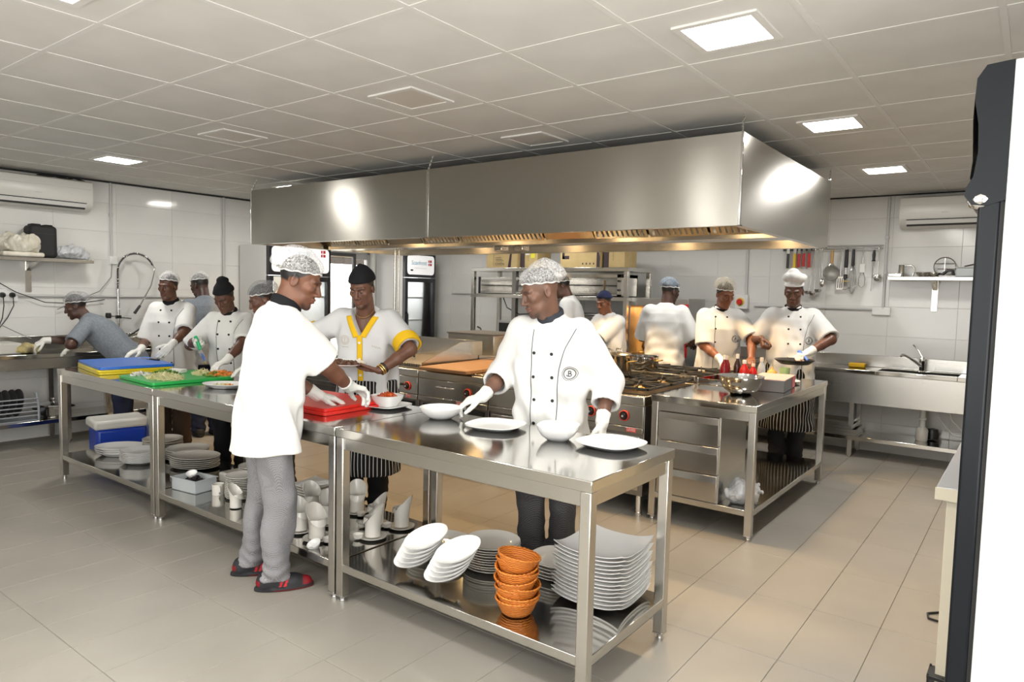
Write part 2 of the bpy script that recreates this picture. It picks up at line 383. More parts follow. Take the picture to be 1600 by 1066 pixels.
conduit('grey conduit rising above the steel rack on the back wall', [(-2.55, yw, CEIL-.02), (-2.55, yw, 1.0)], .014)
def socket(label, c, n, w=.15, h=.09, holes=True):
    t = thing('wall_socket', label, 'socket', c, math.atan2(n[1], n[0])-math.pi/2)
    obj('plate', MB().box(-w/2, 0, -h/2, w/2, .028, h/2), WHITE, t, bevel=.006); return t
socket('white socket box at the foot of the left conduit', (XL, 2.06, 1.80), (1, 0), .08, .085)
socket('double white socket with two black plugs above the left counter', (XL, 1.08, 1.42), (1, 0), .19, .12)
socket('white trunking box at the foot of the tall back wall conduit', (1.89, YB, 1.455), (0, -1), .17, .085)
for dy, lab in ((-.035, 'left'), (.045, 'right')):
    t = thing('power_plug', f'{lab} black round plug in the double wall socket', 'plug', (XL+.028, 1.08+dy, 1.42))
    obj('plug_body', MB().tube([(0, 0, 0), (.02, 0, 0), (.045, 0, -.004)], [.026, .026, .014], 14), BLACK, t, smooth=50)
    obj('lead', MB().tube([(.03, 0, -.01), (.04, 0, -.10), (.03, -.03-dy*.5, -.22), (.02, -.09-dy, -.34), (.03, -.12-dy, -.5)], .0045, 6), BLACK, t, smooth=60)
tag(obj('power_cable', MB().tube([(xw+.02, .86, 1.57), (xw+.02, 1.0, 1.55), (xw+.03, 1.15, 1.45), (xw+.03, 1.4, 1.35), (xw+.03, 1.7, 1.34), (xw+.03, 1.95, 1.38)], .0045, 6), BLACK, smooth=60), 'black cable sagging along the left wall from the double socket', 'cable')
tag(obj('power_cable', MB().tube([(xw+.03, 2.03, 1.76), (xw+.03, 2.02, 1.62), (xw+.04, 1.9, 1.47), (xw+.04, 1.7, 1.38), (xw+.04, 1.5, 1.28)], .0045, 6), mat('grey_lead', (.25, .25, .25), .5), smooth=60), 'thin grey lead curving down from the small socket box', 'cable')
tag(obj('power_cable', MB().tube([(xw+.03, .85, 1.30), (xw+.06, .96, 1.17), (xw+.09, 1.12, 1.07), (xw+.12, 1.24, 1.0)], .0045, 6), mat('grey_lead', (.25, .25, .25), .5), smooth=60), 'thin grey lead falling towards the rag on the counter', 'cable')
t = thing('stop_switch', 'red round emergency stop button on a yellow-edged white box', 'switch', (.46, YB, 1.51))
obj('box', MB().box(-.07, -.06, -.08, .07, 0, .08), WHITE, t, bevel=.006)
obj('yellow_plate', MB().cyl((-.01, -.063, 0), .048, .004, 24, axis='y'), mat('yellow_plate', (.75, .6, .1), .4), t)
obj('knob', MB().tube([(-.01, -.063, 0), (-.01, -.085, 0), (-.01, -.095, 0)], [.03, .035, .028], 18), RED, t, smooth=50)
# ================================================================ FURNITURE
def leg_mesh(h, w=.045):
    return MB().box(-w/2, -w/2, .035, w/2, w/2, h)
def steel_table(label, x0, x1, y0, y1, h=.88, sh=.20, legs=None, lw=.048):
    t = thing('steel_table', label, 'table', ((x0+x1)/2, (y0+y1)/2, 0))
    X, Y = (x1-x0)/2, (y1-y0)/2
    obj('table_top', MB().box(-X, -Y, h-.045, X, Y, h), STEEL_TOP, t, bevel=.003)
    obj('top_frame', MB().box(-X+.02, -Y+.012, h-.105, X-.02, -Y+.03, h-.045).box(-X+.02, Y-.03, h-.105, X-.02, Y-.012, h-.045).box(-X+.012, -Y+.03, h-.105, -X+.03, Y-.03, h-.045).box(X-.03, -Y+.03, h-.105, X-.012, Y-.03, h-.045), STEEL, t, bevel=.002)
    i = lw/2+.004
    for (sx, sy) in ((-1, -1), (1, -1), (1, 1), (-1, 1)):
        l = obj('leg', leg_mesh(h-.045, lw), STEEL_LEG, t, bevel=.004, loc=(sx*(X-i), sy*(Y-i), 0))
        obj('foot', MB().cyl((0, 0, 0), .017, .012, 14).cyl((0, 0, .012), .014, .018, 14).box(-lw/2-.001, -lw/2-.001, .030, lw/2+.001, lw/2+.001, .037), CHROME, l, smooth=40)
    obj('shelf', MB().box(-X+.006, -Y+.006, sh-.04, X-.006, Y-.006, sh), STEEL_TOP, t, bevel=.003)
    return t
TY0, TY1 = .862, 1.592
steel_table('steel work table nearest the camera, holding four white dishes', .452, 1.908, TY0, TY1)
steel_table('middle steel work table with the red cutting board and chilli bowl', -1.398, .446, TY0, TY1)
steel_table('far left steel work table under the blue, yellow and green boards', -2.945, -1.404, TY0, TY1)
# ---- end table of the cooking island with three drawers
t = steel_table('steel table with three drawers at the right end of the cooking island', 1.068, 1.795, 3.085, 4.925)
xo, yo = (1.068+1.795)/2, (3.085+4.925)/2
def L(x, y): return x-xo, y-yo
a = L(1.12, 3.10); b = L(1.56, 3.62)
obj('drawer_case', MB().box(a[0], a[1]+.012, .20, b[0], b[1], .775), STEEL, t, bevel=.002)
for k_, (z0, z1) in enumerate(((.585, .772), (.395, .575), (.205, .385))):
    d = obj('drawer', MB().box(a[0]+.008, a[1]-.008, z0, b[0]-.008, a[1]+.012, z1-.045), STEEL, t, bevel=.002)
    obj('drawer_lip', MB().add([(a[0]+.008, a[1]+.012, z1-.043), (b[0]-.008, a[1]+.012, z1-.043), (b[0]-.008, a[1]-.016, z1-.05), (a[0]+.008, a[1]-.016, z1-.05), (a[0]+.008, a[1]+.012, z1), (b[0]-.008, a[1]+.012, z1), (b[0]-.008, a[1]-.010, z1-.004), (a[0]+.008, a[1]-.010, z1-.004)], [(0, 3, 2, 1), (4, 5, 6, 7), (0, 1, 5, 4), (1, 2, 6, 5), (2, 3, 7, 6), (3, 0, 4, 7)]), STEEL, d, bevel=.002)
# ---- extraction hood
HX0, HX1, HY0, HY1, HZ0, HZ1 = -3.26, 1.745, 2.75, 4.88, 1.985, 2.525
t = thing('extraction_hood', 'long brushed steel extraction hood hanging on chains over the stoves', 'hood', ((HX0+HX1)/2, (HY0+HY1)/2, HZ0))
hx, hy = (HX1-HX0)/2, (HY1-HY0)/2; hh = HZ1-HZ0
sx_ = -.78-(HX0+HX1)/2
obj('front_panel', MB().box(-hx, -hy, 0, sx_-.006, -hy+.004, hh), STEEL_HOOD, t)
obj('front_panel', MB().box(sx_+.006, -hy, 0, hx, -hy+.004, hh), STEEL_HOOD, t)
sm = obj('seam_strip', MB().box(sx_-.014, -hy-.003, 0, sx_+.014, -hy+.006, hh), STEEL, t, bevel=.002)
for k_ in range(7): obj('rivet', MB().tube([(sx_, -hy-.003, .03+k_*.08), (sx_, -hy-.009, .03+k_*.08)], [.006, .003], 8), CHROME, sm)
obj('end_panel', MB().box(hx-.004, -hy+.004, 0, hx, hy-.004, hh), STEEL_HOOD, t)
obj('end_panel', MB().box(-hx, -hy+.004, 0, -hx+.004, hy-.004, hh), STEEL_HOOD, t)
obj('back_panel', MB().box(-hx, hy-.004, 0, hx, hy, hh), STEEL_HOOD, t)
obj('roof_panel', MB().box(-hx+.004, -hy+.004, hh-.05, hx-.004, hy-.004, hh-.046), STEEL_HOOD, t)
obj('corner_trim', MB().box(hx-.010, -hy-.004, 0, hx+.004, -hy+.010, hh), CHROME, t, bevel=.002)
obj('corner_trim', MB().box(-hx-.004, -hy-.004, 0, -hx+.008, -hy+.008, hh), CHROME, t, bevel=.002)
obj('bottom_lip', MB().box(-hx, -hy+.004, 0, hx, -hy+.05, .004).box(-hx, hy-.06, 0, hx, hy-.004, .004).box(hx-.05, -hy+.05, 0, hx-.004, hy-.06, .004).box(-hx+.004, -hy+.05, 0, -hx+.05, hy-.06, .004), STEEL_HOOD, t)
gut = obj('grease_gutter', MB().box(-hx+.05, -.13, .0, hx-.05, .13, .006).box(-hx+.05, -.13, .006, hx-.05, -.124, .05).box(-hx+.05, .124, .006, hx-.05, .13, .05), STEEL_HOOD, t)
fmb = MB().box(-.235, -.004, 0, -.215, .02, .5).box(.215, -.004, 0, .235, .02, .5).box(-.215, -.004, 0, .215, .02, .02).box(-.215, -.004, .48, .215, .02, .5).box(-.215, .018, .02, .215, .02, .48)
fme = fmb.mesh('filter_frame', STEEL)
slm = MB().add([(-.011, -.004, .02), (.011, -.004, .02), (.006, .014, .02), (-.006, .014, .02), (-.011, -.004, .48), (.011, -.004, .48), (.006, .014, .48), (-.006, .014, .48)], [(0, 3, 2, 1), (4, 5, 6, 7), (0, 1, 5, 4), (1, 2, 6, 5), (2, 3, 7, 6), (3, 0, 4, 7)]).mesh('slat', STEEL)
for side in (-1, 1):
    for k_ in range(10):
        if k_ in (2, 6): 
            obj('blank_panel', MB().add([(-hx+.06+.49*k_, side*.125, .03), (-hx+.54+.49*k_, side*.125, .03), (-hx+.54+.49*k_, side*.45, .42), (-hx+.06+.49*k_, side*.45, .42)], [(0, 1, 2, 3)]), STEEL_HOOD, t); continue
        f = link('baffle_filter', fme, t, (-hx+.30+.49*k_, side*.125, .03)); f.rotation_euler = (R_(40)*(1 if side < 0 else -1), 0, 0 if side < 0 else 0)
        for j in range(9): link('slat', slm, f, (-.18+.045*j, 0, 0))
for xx in (-.85, -.61): obj('grease_cup', MB().box(xx-.045-(HX0+HX1)/2, -.06, -.045, xx+.045-(HX0+HX1)/2, .05, 0), STEEL, t, bevel=.006)
def chain(p0, p1, n=7):
    mb = MB(); p0 = Vector(p0); p1 = Vector(p1)
    for k_ in range(n):
        c = p0.lerp(p1, (k_+.5)/n); d = (p1-p0).normalized(); L_ = (p1-p0).length/n*.72
        s = d.cross(Vector((0, 1, 0) if k_ % 2 else (1, 0, 0))).normalized()
        mb.tube([c+d*L_*math.cos(a)+s*.006*math.sin(a) for a in [2*math.pi*j/10 for j in range(10)]], .0022, 5, closed=True)
    return mb
for (cx, cy, dx) in ((hx-.01, -hy+.01, .0), (-hx+.01, -hy+.01, .06), (sx_, -hy+.01, .03), (hx-.01, hy-.01, 0), (-hx+.01, hy-.01, 0)):
    obj('chain', chain((cx, cy, hh), (cx+dx, cy+.02, CEIL-HZ0-.004)), CHROME, t)
WARM = mat('hood_bulb', (1, .8, .5), .4, emit=(1, .70, .36, 1), es=10)
k_ = 0
for (lx, ly) in ((-2.55, 3.0), (-1.2, 3.0), (.1, 3.0), (1.25, 3.0), (-2.3, 4.6), (-1.0, 4.6), (.3, 4.6), (1.3, 4.6)):
    t = thing('hood_lamp', ('warm bulkhead lamp inside the hood, ' + ('first', 'second', 'third', 'fourth')[k_ % 4] + ' from the left along the ' + ('front' if ly < 4 else 'back')), 'lamp', (lx, ly, 2.46)); k_ += 1
    obj('housing', MB().box(-.10, -.05, -.02, .10, .05, .0), STEEL, t, bevel=.004)
    obj('bulb', MB().box(-.08, -.035, -.04, .08, .035, -.02), WARM, t, bevel=.008)
    l = area('warm_lamp', (0, 0, -.045), (0, 0, 0), .16, .07, 21, (1, .66, .32)); l.parent = t
t = thing('gas_pipe', 'slim steel pipe rising from the stoves into the hood', 'pipe', (-2.47, 4.0, .88))
obj('pipe', MB().tube([(0, 0, 0), (0, 0, 1.12)], .016, 12).tube([(.06, 0, 0), (.06, 0, 1.12)], .010, 10), STEEL, t, smooth=60)
# ---- cooking line
def knob(par, x, y, z):
    k = obj('knob', MB().tube([(x, y, z), (x, y-.012, z)], [.034, .034], 20).tube([(x, y-.012, z), (x, y-.032, z)], [.022, .018], 16), BLACK, par, smooth=40)
    obj('knob_ring', MB().tube([(x+.034*math.cos(a), y-.008, z+.034*math.sin(a)) for a in [2*math.pi*j/24 for j in range(24)]], .0055, 6, closed=True), mat('red_ring', (.7, .06, .03), .35), k, smooth=60)
    obj('knob_cap', MB().tube([(x, y-.032, z), (x, y-.034, z)], [.008, .008], 12), mat('silver_cap', (.7, .7, .7), .3, .6), k)
def badge(par, x, y, z, w=.075):
    b = obj('badge', MB().box(x-w/2, y-.003, z-.014, x+w/2, y, z+.014), mat('badge_red', (.72, .07, .06), .4), par)
    obj('badge_lettering', text_mb('LEVES', .026, plane_M((x, y-.0034, z), (1, 0, 0), (0, 0, 1)), .0004), WHITE, b)
def cook_unit(label, x0, x1, y0, y1, name='cooking_range', front=True, doors=True, h=.88):
    t = thing(name, label, 'stove', ((x0+x1)/2, (y0+y1)/2, 0)); X, Y = (x1-x0)/2, (y1-y0)/2; s = -1 if front else 1
    obj('body', MB().box(-X+.003, -Y+.02, .15, X-.003, Y-.02, h-.09), STEEL_DARK, t, bevel=.003)
    obj('top_deck', MB().box(-X, -Y, h-.09, X, Y, h-.02), STEEL, t, bevel=.01, seg=3)
    obj('control_panel', MB().box(-X+.004, s*Y if s < 0 else Y-.02, .64, X-.004, -Y+.02 if s < 0 else Y, .79), STEEL, t, bevel=.003)
    obj('kick_rail', MB().box(-X+.004, (-Y-.006) if s < 0 else Y-.02, .595, X-.004, (-Y+.02) if s < 0 else Y+.006, .636), STEEL, t, bevel=.003)
    for (sx, sy) in ((-1, -1), (1, -1), (1, 1), (-1, 1)): obj('leg', MB().cyl((sx*(X-.04), sy*(Y-.05), 0), .022, .15, 14).cyl((sx*(X-.04), sy*(Y-.05), 0), .027, .03, 14), CHROME, t, smooth=40)
    if doors and front:
        obj('oven_door', MB().box(-X+.03, -Y+.0, .19, X-.03, -Y+.02, .575), STEEL, t, bevel=.004)
        obj('door_handle', MB().tube([(-X+.08, -Y-.03, .545), (X-.08, -Y-.03, .545)], .011, 10).tube([(-X+.09, -Y-.03, .545), (-X+.09, -Y, .545)], .008, 8).tube([(X-.09, -Y-.03, .545), (X-.09, -Y, .545)], .008, 8), CHROME, t, smooth=50)
    return t, X, Y
def grate(par, cx, cy, z, w, d):
    mb = MB(); b = .007
    mb.box(cx-w/2, cy-d/2, z, cx-w/2+2*b, cy+d/2, z+.018).box(cx+w/2-2*b, cy-d/2, z, cx+w/2, cy+d/2, z+.018).box(cx-w/2, cy-d/2, z, cx+w/2, cy-d/2+2*b, z+.018).box(cx-w/2, cy+d/2-2*b, z, cx+w/2, cy+d/2, z+.018)
    for k_ in range(8):
        a = math.pi/8+k_*math.pi/4; ca, sa = math.cos(a), math.sin(a); r1 = min(w/2/max(abs(ca), 1e-3), d/2/max(abs(sa), 1e-3))
        mb.cbox((cx+ca*(r1+.045)/2, cy+sa*(r1+.045)/2, z+.016), (r1-.045, .011, .022), Matrix.Rotation(a, 3, 'Z'))
    g = obj('grate', mb, IRON, par, bevel=.002, seg=1)
    obj('burner', MB().lathe([(0, z-.012), (.055, z-.014), (.058, z-.006), (.045, z+.002), (.03, z+.006), (0, z+.006)], 20, (cx, cy, 0)).lathe([(.055, z-.03), (.062, z-.02), (.055, z-.014)], 20, (cx, cy, 0)), BRASS, g, smooth=40)
def range_top(t, X, Y, z=.878, side=-1):
    obj('burner_pan', MB().box(-X+.012, -Y+.06, z-.022, X-.012, Y-.06, z-.012), mat('burner_pan', (.10, .075, .05), .35, .8), t)
    for i in (-1, 1):
        for j in (-1, 1): grate(t, i*(X/2-.004), j*(Y-.07)/2, z+.012, X-.016, Y-.09)
# front row
t, X, Y = cook_unit('four-burner gas range with two red-ringed knobs beside the drawer table', .315, 1.035, 3.05, 3.98)
range_top(t, X, Y)
for xx in (-.22, -.06, .06, .21): knob(t, xx+.0, -Y, .712)
badge(t, .27, -Y-.006, .617)
fl = obj('flue_grille', MB().box(-X, Y-.055, .875, X, Y+.0, .93), STEEL, t, bevel=.003)
for k_ in range(10): obj('flue_slot', MB().box(-X+.03+k_*.066, Y-.046, .9295, -X+.084+k_*.066, Y-.010, .9315), RUBBER, fl)
t, X, Y = cook_unit('plain stainless cooking cabinet standing between the griddle and the gas range', -.352, .308, 3.05, 3.98, doors=True)
obj('hob_plate', MB().box(-X+.02, -Y+.05, .855, X-.02, Y-.05, .872), STEEL_TOP, t, bevel=.003); knob(t, .2, -Y, .712)
obj('slotted_grille', MB().box(-X, Y-.055, .875, X, Y, .93), STEEL, t, bevel=.003)
t, X, Y = cook_unit('stove unit with a long chrome drawer handle and a brown board on top', -1.152, -.358, 3.05, 3.98, doors=False)
obj('hob_plate', MB().box(-X+.02, -Y+.05, .855, X-.02, Y-.05, .872), mat('warm_lit_steel', (.55, .48, .36), .25, 1.), t, bevel=.003)  # steel tinted tan: the hood's golden light is put into the colour
knob(t, .18, -Y, .712); badge(t, .10, -Y-.006, .617)
obj('drawer_handle', MB().tube([(-.16, -Y-.002, .735), (-.15, -Y-.028, .735), (.02, -Y-.028, .735), (.03, -Y-.002, .735)], .008, 8), CHROME, t, smooth=50)
obj('open_recess', MB().box(-X+.05, -Y+.012, .18, X-.05, -Y+.021, .57), RUBBER, t)
obj('flue_guard', MB().box(-X, Y-.10, .875, X, Y-.03, .94), STEEL, t, bevel=.003)
for k_ in range(5): obj('flue_slot', MB().box(.02+k_*.07, Y-.095, .9395, .07+k_*.07, Y-.035, .9415), RUBBER, t)
t, X, Y = cook_unit('griddle unit with a raised steel splash guard left of the brown board', -1.965, -1.158, 3.05, 3.98, doors=False)
obj('griddle_plate', MB().box(-X+.02, -Y+.06, .86, X-.02, Y-.05, .90), mat('gold_lit_plate', (.62, .53, .38), .30, 1.), t, bevel=.004)  # stainless griddle, its golden reflection painted in as a tan base colour
mb = MB()
for k_ in range(26): mb.box(-X+.03+k_*.029, -Y+.045, .872, -X+.042+k_*.029, -Y+.06, .90)
obj('grease_comb', mb, STEEL_DARK, t)
obj('splash_back', MB().box(-X, Y-.05, .88, X, Y-.044, 1.075), STEEL, t, bevel=.001)
obj('splash_side', MB().add([(X-.006, -Y+.05, .88), (X-.006, Y-.05, .88), (X-.006, Y-.05, 1.075), (X-.006, Y-.36, 1.075), (X-.006, -Y+.05, .915), (X, -Y+.05, .88), (X, Y-.05, .88), (X, Y-.05, 1.075), (X, Y-.36, 1.075), (X, -Y+.05, .915)], [(0, 1, 2, 3, 4), (9, 8, 7, 6, 5), (0, 5, 6, 1), (1, 6, 7, 2), (2, 7, 8, 3), (3, 8, 9, 4), (4, 9, 5, 0)]), STEEL, t)
for (bx_, bz_) in ((-.2, 1.0), (-.12, .98), (.14, 1.0), (.2, .98)): obj('bolt', MB().tube([(bx_, Y-.05, bz_), (bx_, Y-.055, bz_)], [.007, .005], 8), CHROME, t)
knob(t, .28, -Y, .705); badge(t, .30, -Y-.006, .617, .06)
obj('tap_lever', MB().tube([(.12, -Y-.01, .71), (.16, -Y-.05, .705), (.22, -Y-.055, .71)], .012, 8), BLACK, t, smooth=50)
obj('open_recess', MB().box(-X+.05, -Y+.012, .18, X-.05, -Y+.021, .57), RUBBER, t)
t, X, Y = cook_unit('charcoal grill unit at the far left end of the front cooking line', -2.78, -1.972, 3.05, 3.98, doors=False)
obj('grill_plate', MB().box(-X+.02, -Y+.06, .86, X-.02, Y-.05, .90), STEEL, t, bevel=.004)
obj('splash_back', MB().box(-X, Y-.05, .88, X, Y-.044, 1.075), STEEL, t)
# back row, facing the back wall
t, X, Y = cook_unit('back gas range facing the cook with the blue hairnet', .10, 1.035, 4.0, 4.92, front=False)
range_top(t, X, Y)
t, X, Y = cook_unit('back fryer cabinet with a folded steel splash back', -.95, .092, 4.0, 4.92, front=False)
obj('splash_back', MB().box(-X, -Y+.02, .87, X-.35, -Y+.026, 1.06), STEEL, t, bevel=.001)
obj('fry_lid', MB().box(-X+.1, -Y+.12, .86, X-.1, Y-.1, .90), STEEL, t, bevel=.01)
t, X, Y = cook_unit('back stove with a tall square steel guard behind the griddle', -1.965, -.958, 4.0, 4.92, front=False)
obj('guard_box', MB().box(-X+.02, -Y+.30, .87, X-.35, -Y+.85, 1.10), STEEL, t, bevel=.004)
obj('guard_rim', MB().box(-X+.01, -Y+.29, 1.10, X-.34, -Y+.86, 1.115), STEEL_DARK, t)
t, X, Y = cook_unit('back corner stove at the left end of the island', -2.78, -1.972, 4.0, 4.92, front=False)
obj('lid_plate', MB().box(-X+.05, -Y+.08, .86, X-.05, Y-.08, .90), STEEL, t, bevel=.008)
# brown board, scraper brush, stock pot
WOOD = noisy(mat('brown_board', (.28, .15, .07), .5), (.24, .12, .055), (.34, .19, .09), 6, 4, (1, 9, 9))
o = obj('chopping_board', MB().box(-.26, -.46, 0, .26, .46, .03), WOOD, bevel=.005, loc=(-.83, 3.44, .873), rot=(0, 0, R_(3)))
tag(o, 'large brown wooden board lying across the stove beside the splash guard', 'cutting board')
t = thing('grill_scraper', 'grill scraper with a black handle lying on the griddle', 'scraper', (-1.58, 3.42, .903), R_(-40))
obj('handle', MB().tube([(-.10, 0, .03), (-.05, 0, .034), (.03, 0, .024)], [.010, .015, .011], 10), BLACK, t, smooth=50)
obj('rod', MB().tube([(.03, 0, .024), (.09, 0, .022), (.12, 0, .004)], .003, 6), CHROME, t)
t = thing('stock_pot', 'tall lidded steel stock pot on the gas range behind the nearest chef', 'pot', (.52, 3.62, .905))
obj('pot_body', MB().lathe([(0, 0), (.098, 0), (.102, .01), (.102, .17), (.106, .175), (.098, .172), (.096, .02), (0, .015)], 32), CHROME, t, smooth=40)
lid = obj('lid', MB().lathe([(.106, .176), (.107, .182), (.09, .192), (.03, .202), (0, .204)], 32), STEEL, t, smooth=40)
obj('lid_knob', MB().tube([(-.03, 0, .20), (-.025, 0, .225), (.025, 0, .225), (.03, 0, .20)], .006, 8), CHROME, lid, smooth=50)
for s in (-1, 1): obj('handle', MB().tube([(s*.10, -.035, .13), (s*.14, -.035, .135), (s*.14, .035, .135), (s*.10, .035, .13)], .006, 8), BRASS, t, smooth=50)
t = thing('stock_pot', 'short steel casserole with brass handles behind the tall stock pot', 'pot', (.42, 4.25, .905))
obj('pot_body', MB().lathe([(0, 0), (.13, 0), (.135, .01), (.135, .12), (.14, .125), (.13, .122), (.128, .02), (0, .015)], 32), CHROME, t, smooth=40)
for s in (-1, 1): obj('handle', MB().tube([(s*.13, -.035, .09), (s*.17, -.035, .095), (s*.17, .035, .095), (s*.13, .035, .09)], .006, 8), BRASS, t, smooth=50)
# ---- right sink counter on the back wall
t = thing('sink_counter', 'long stainless sink counter under the utensil rail', 'sink', (0, 6.15, 0))
X0, X1, D = .30, 3.35, .47
sb0, sb1 = 1.95, 2.62
obj('counter_top', MB().box(X0, 0, .84, sb0, D, .88).box(sb1, 0, .84, X1, D, .88).box(sb0, 0, .84, sb1, .07, .88).box(sb0, .38, .84, sb1, D, .88), STEEL_TOP, t, bevel=.004)
obj('basin', MB().box(sb0-.004, .066, .62, sb1+.004, .384, .626).box(sb0-.004, .066, .626, sb0, .384, .862).box(sb1, .066, .626, sb1+.004, .384, .862).box(sb0, .066, .626, sb1, .07, .862).box(sb0, .38, .626, sb1, .384, .862), STEEL, t)
obj('backsplash', MB().box(X0, D-.015, .88, X1, D+.01, 1.0), STEEL_SINK, t, bevel=.004)
obj('front_panel', MB().box(X0, .012, .545, X1, .03, .84), STEEL_SINK, t, bevel=.002)
obj('shelf', MB().box(X0, .02, .175, X1, D-.02, .215), STEEL_TOP, t, bevel=.003)
for xx in (X0+.04, 1.75, X1-.04):
    for yy in (.05, D-.05): obj('leg', MB().box(xx-.02, yy-.02, .02, xx+.02, yy+.02, .84).cyl((xx, yy, 0), .015, .02, 10), STEEL_LEG, t)
t = thing('mixer_tap', 'chrome lever mixer tap at the right sink', 'tap', (2.30, 6.47, .88))
obj('tap_body', MB().lathe([(0, 0), (.032, 0), (.03, .008), (.024, .012), (.024, .10), (.026, .105), (.026, .13), (.015, .145), (0, .147)], 20), CHROME, t, smooth=40)
obj('spout', MB().tube([(0, 0, .05), (-.06, -.08, .11), (-.13, -.17, .165), (-.15, -.20, .165), (-.155, -.21, .15)], [.016, .014, .012, .012, .012], 10), CHROME, t, smooth=60)
obj('lever', MB().tube([(0, 0, .14), (-.04, .03, .20), (-.09, .05, .255)], [.007, .006, .008], 8), CHROME, t, smooth=60)
tag(obj('sponge', MB().box(-.075, -.04, 0, .075, .04, .045), mat('yellow_sponge', (.68, .40, .02), .9), bevel=.01, loc=(1.74, 6.40, .881)), 'yellow sponge lying on the right sink counter', 'sponge')
trm = MB().box(-.26, -.18, 0, .26, .18, .004).box(-.27, -.19, 0, -.26, .19, .03).box(.26, -.19, 0, .27, .19, .03).box(-.26, -.19, 0, .26, -.18, .03).box(-.26, .18, 0, .26, .19, .03).mesh('baking_tray', STEEL)
for k_, (dx, s) in enumerate(((0, 1), (.01, 1), (-.02, .96), (-.04, .93))):
    o = link('baking_tray', trm, None, (1.53+dx, 6.36, .216+k_*.032)); o.scale = (s, 1, 1)
    tag(o, f'silver baking tray under the right sink, {nth(3-k_, 4)} of the stack', 'tray', 'baking trays under the right sink')
t = thing('sink_trap', 'white plastic bottle trap with two hoses under the right sink', 'pipe', (2.34, 6.42, .216))
WP = mat('trap_plastic', (.72, .72, .68), .4)
obj('trap_bottle', MB().lathe([(0, 0), (.05, 0), (.055, .02), (.055, .10), (.05, .115), (.028, .135), (.026, .20), (.035, .205), (.035, .22), (.026, .225), (.026, .40), (0, .40)], 20), WP, t, smooth=45)
obj('waste_pipe', MB().tube([(-.2, 0, .395), (.2, 0, .395)], .018, 10), WP, t, smooth=60)
for s in (0, 1): obj('hose', MB().tube([(.10+s*.08, .01, .38), (.14+s*.1, .0, .22), (.25+s*.12, -.02, .10), (.45, -.03, .05+s*.03), (.7, -.02, .03+s*.03)], .008, 8), WP, t, smooth=60)
tag(obj('floor_drain_cap', MB().lathe([(0, 0), (.05, .01), (.06, .06), (.045, .11), (0, .12)], 16), BLACK, smooth=50, loc=(2.42, 6.52, .216)), 'round black cap behind the bottle trap', 'cap')
# ---- left sink counter
t = thing('sink_counter', 'dark left sink counter along the tiled wall with the spray tap', 'sink', (-4.73, 1.4, 0))
D = .50; Y0, Y1 = -1.1, 1.75; s0, s1 = .35, .95
obj('counter_top', MB().box(0, Y0, .84, D, s0, .88).box(0, s1, .84, D, Y1, .88).box(0, s0, .84, .10, s1, .88).box(D-.07, s0, .84, D, s1, .88), STEEL_TOP, t, bevel=.004)
obj('basin', MB().box(.1, s0, .60, D-.07, s1, .606).box(.096, s0, .606, .1, s1, .86).box(D-.07, s0, .606, D-.066, s1, .86).box(.1, s0-.004, .606, D-.07, s0, .86).box(.1, s1, .606, D-.07, s1+.004, .86), STEEL, t)
obj('backsplash', MB().box(-.008, Y0, .88, .012, Y1, 1.02), STEEL_SINK, t, bevel=.004)
obj('front_rail', MB().box(D-.03, Y0, .74, D-.012, Y1, .84), STEEL_SINK, t, bevel=.002)
obj('shelf', MB().box(.02, Y0, .21, D-.02, Y1, .25), STEEL_TOP, t, bevel=.003)
for yy in (Y0+.03, .02, .55, Y1-.03):
    for xx in (.04, D-.04): obj('leg', MB().box(xx-.022, yy-.022, .02, xx+.022, yy+.022, .84).cyl((xx, yy, 0), .015, .02, 10), STEEL_LEG, t)
# spray tap
t = thing('spray_tap', 'tall chrome spring pre-rinse tap with black handles at the left sink', 'tap', (-4.62, 2.05, .88))
obj('riser', MB().tube([(0, 0, 0), (0, 0, .62)], .012, 10), CHROME, t, smooth=60)
arc = [(0, 0, .62)]+[(0, .19-.19*math.cos(a), .80+.20*math.sin(a)) for a in np.linspace(0, math.pi*.86, 12)]
obj('hose', MB().tube([(0, 0, .35)]+arc, .008, 8), RUBBER, t, smooth=60)
def along(pts, n):
    pts = np.array(pts); d = np.r_[0, np.cumsum(np.linalg.norm(np.diff(pts, axis=0), axis=1))]; s = np.linspace(0, d[-1], n)
    return np.stack([np.interp(s, d, pts[:, i]) for i in range(3)], 1)
ax = along([(0, 0, .35)]+arc, 700); tn = np.gradient(ax, axis=0); tn /= np.linalg.norm(tn, axis=1)[:, None]
b1 = np.array([1., 0, 0]); b2 = np.cross(tn, b1)
ph = np.linspace(0, 2*math.pi*55, 700)
hel = ax+.016*(np.cos(ph)[:, None]*b1+np.sin(ph)[:, None]*b2)
obj('spring', MB().tube([tuple(p) for p in hel], .0026, 4), CHROME, t, smooth=60)
obj('drop_hose', MB().tube([arc[-1], (0, .385, .86), (0, .38, .80), (.01, .34, .66), (.01, .22, .44), (.01, .17, .37)], .008, 8), CHROME, t, smooth=60)
obj('spray_grip', MB().tube([(.01, .22, .44), (.01, .16, .355)], [.013, .016], 10), BLACK, t, smooth=60)
obj('clamp', MB().cbox((0, 0, .32), (.03, .05, .035)).tube([(0, 0, .32), (.0, .13, .30)], .007, 8), BLACK, t, smooth=40)
obj('valve_knob', MB().lathe([(0, -.03), (.025, -.028), (.03, 0), (.025, .028), (0, .03)], 16).xform(Matrix.Translation((0, -.10, .335))), BLACK, t, smooth=60)
obj('valve_stem', MB().tube([(0, -.09, .33), (0, .04, .32)], .008, 8), CHROME, t)
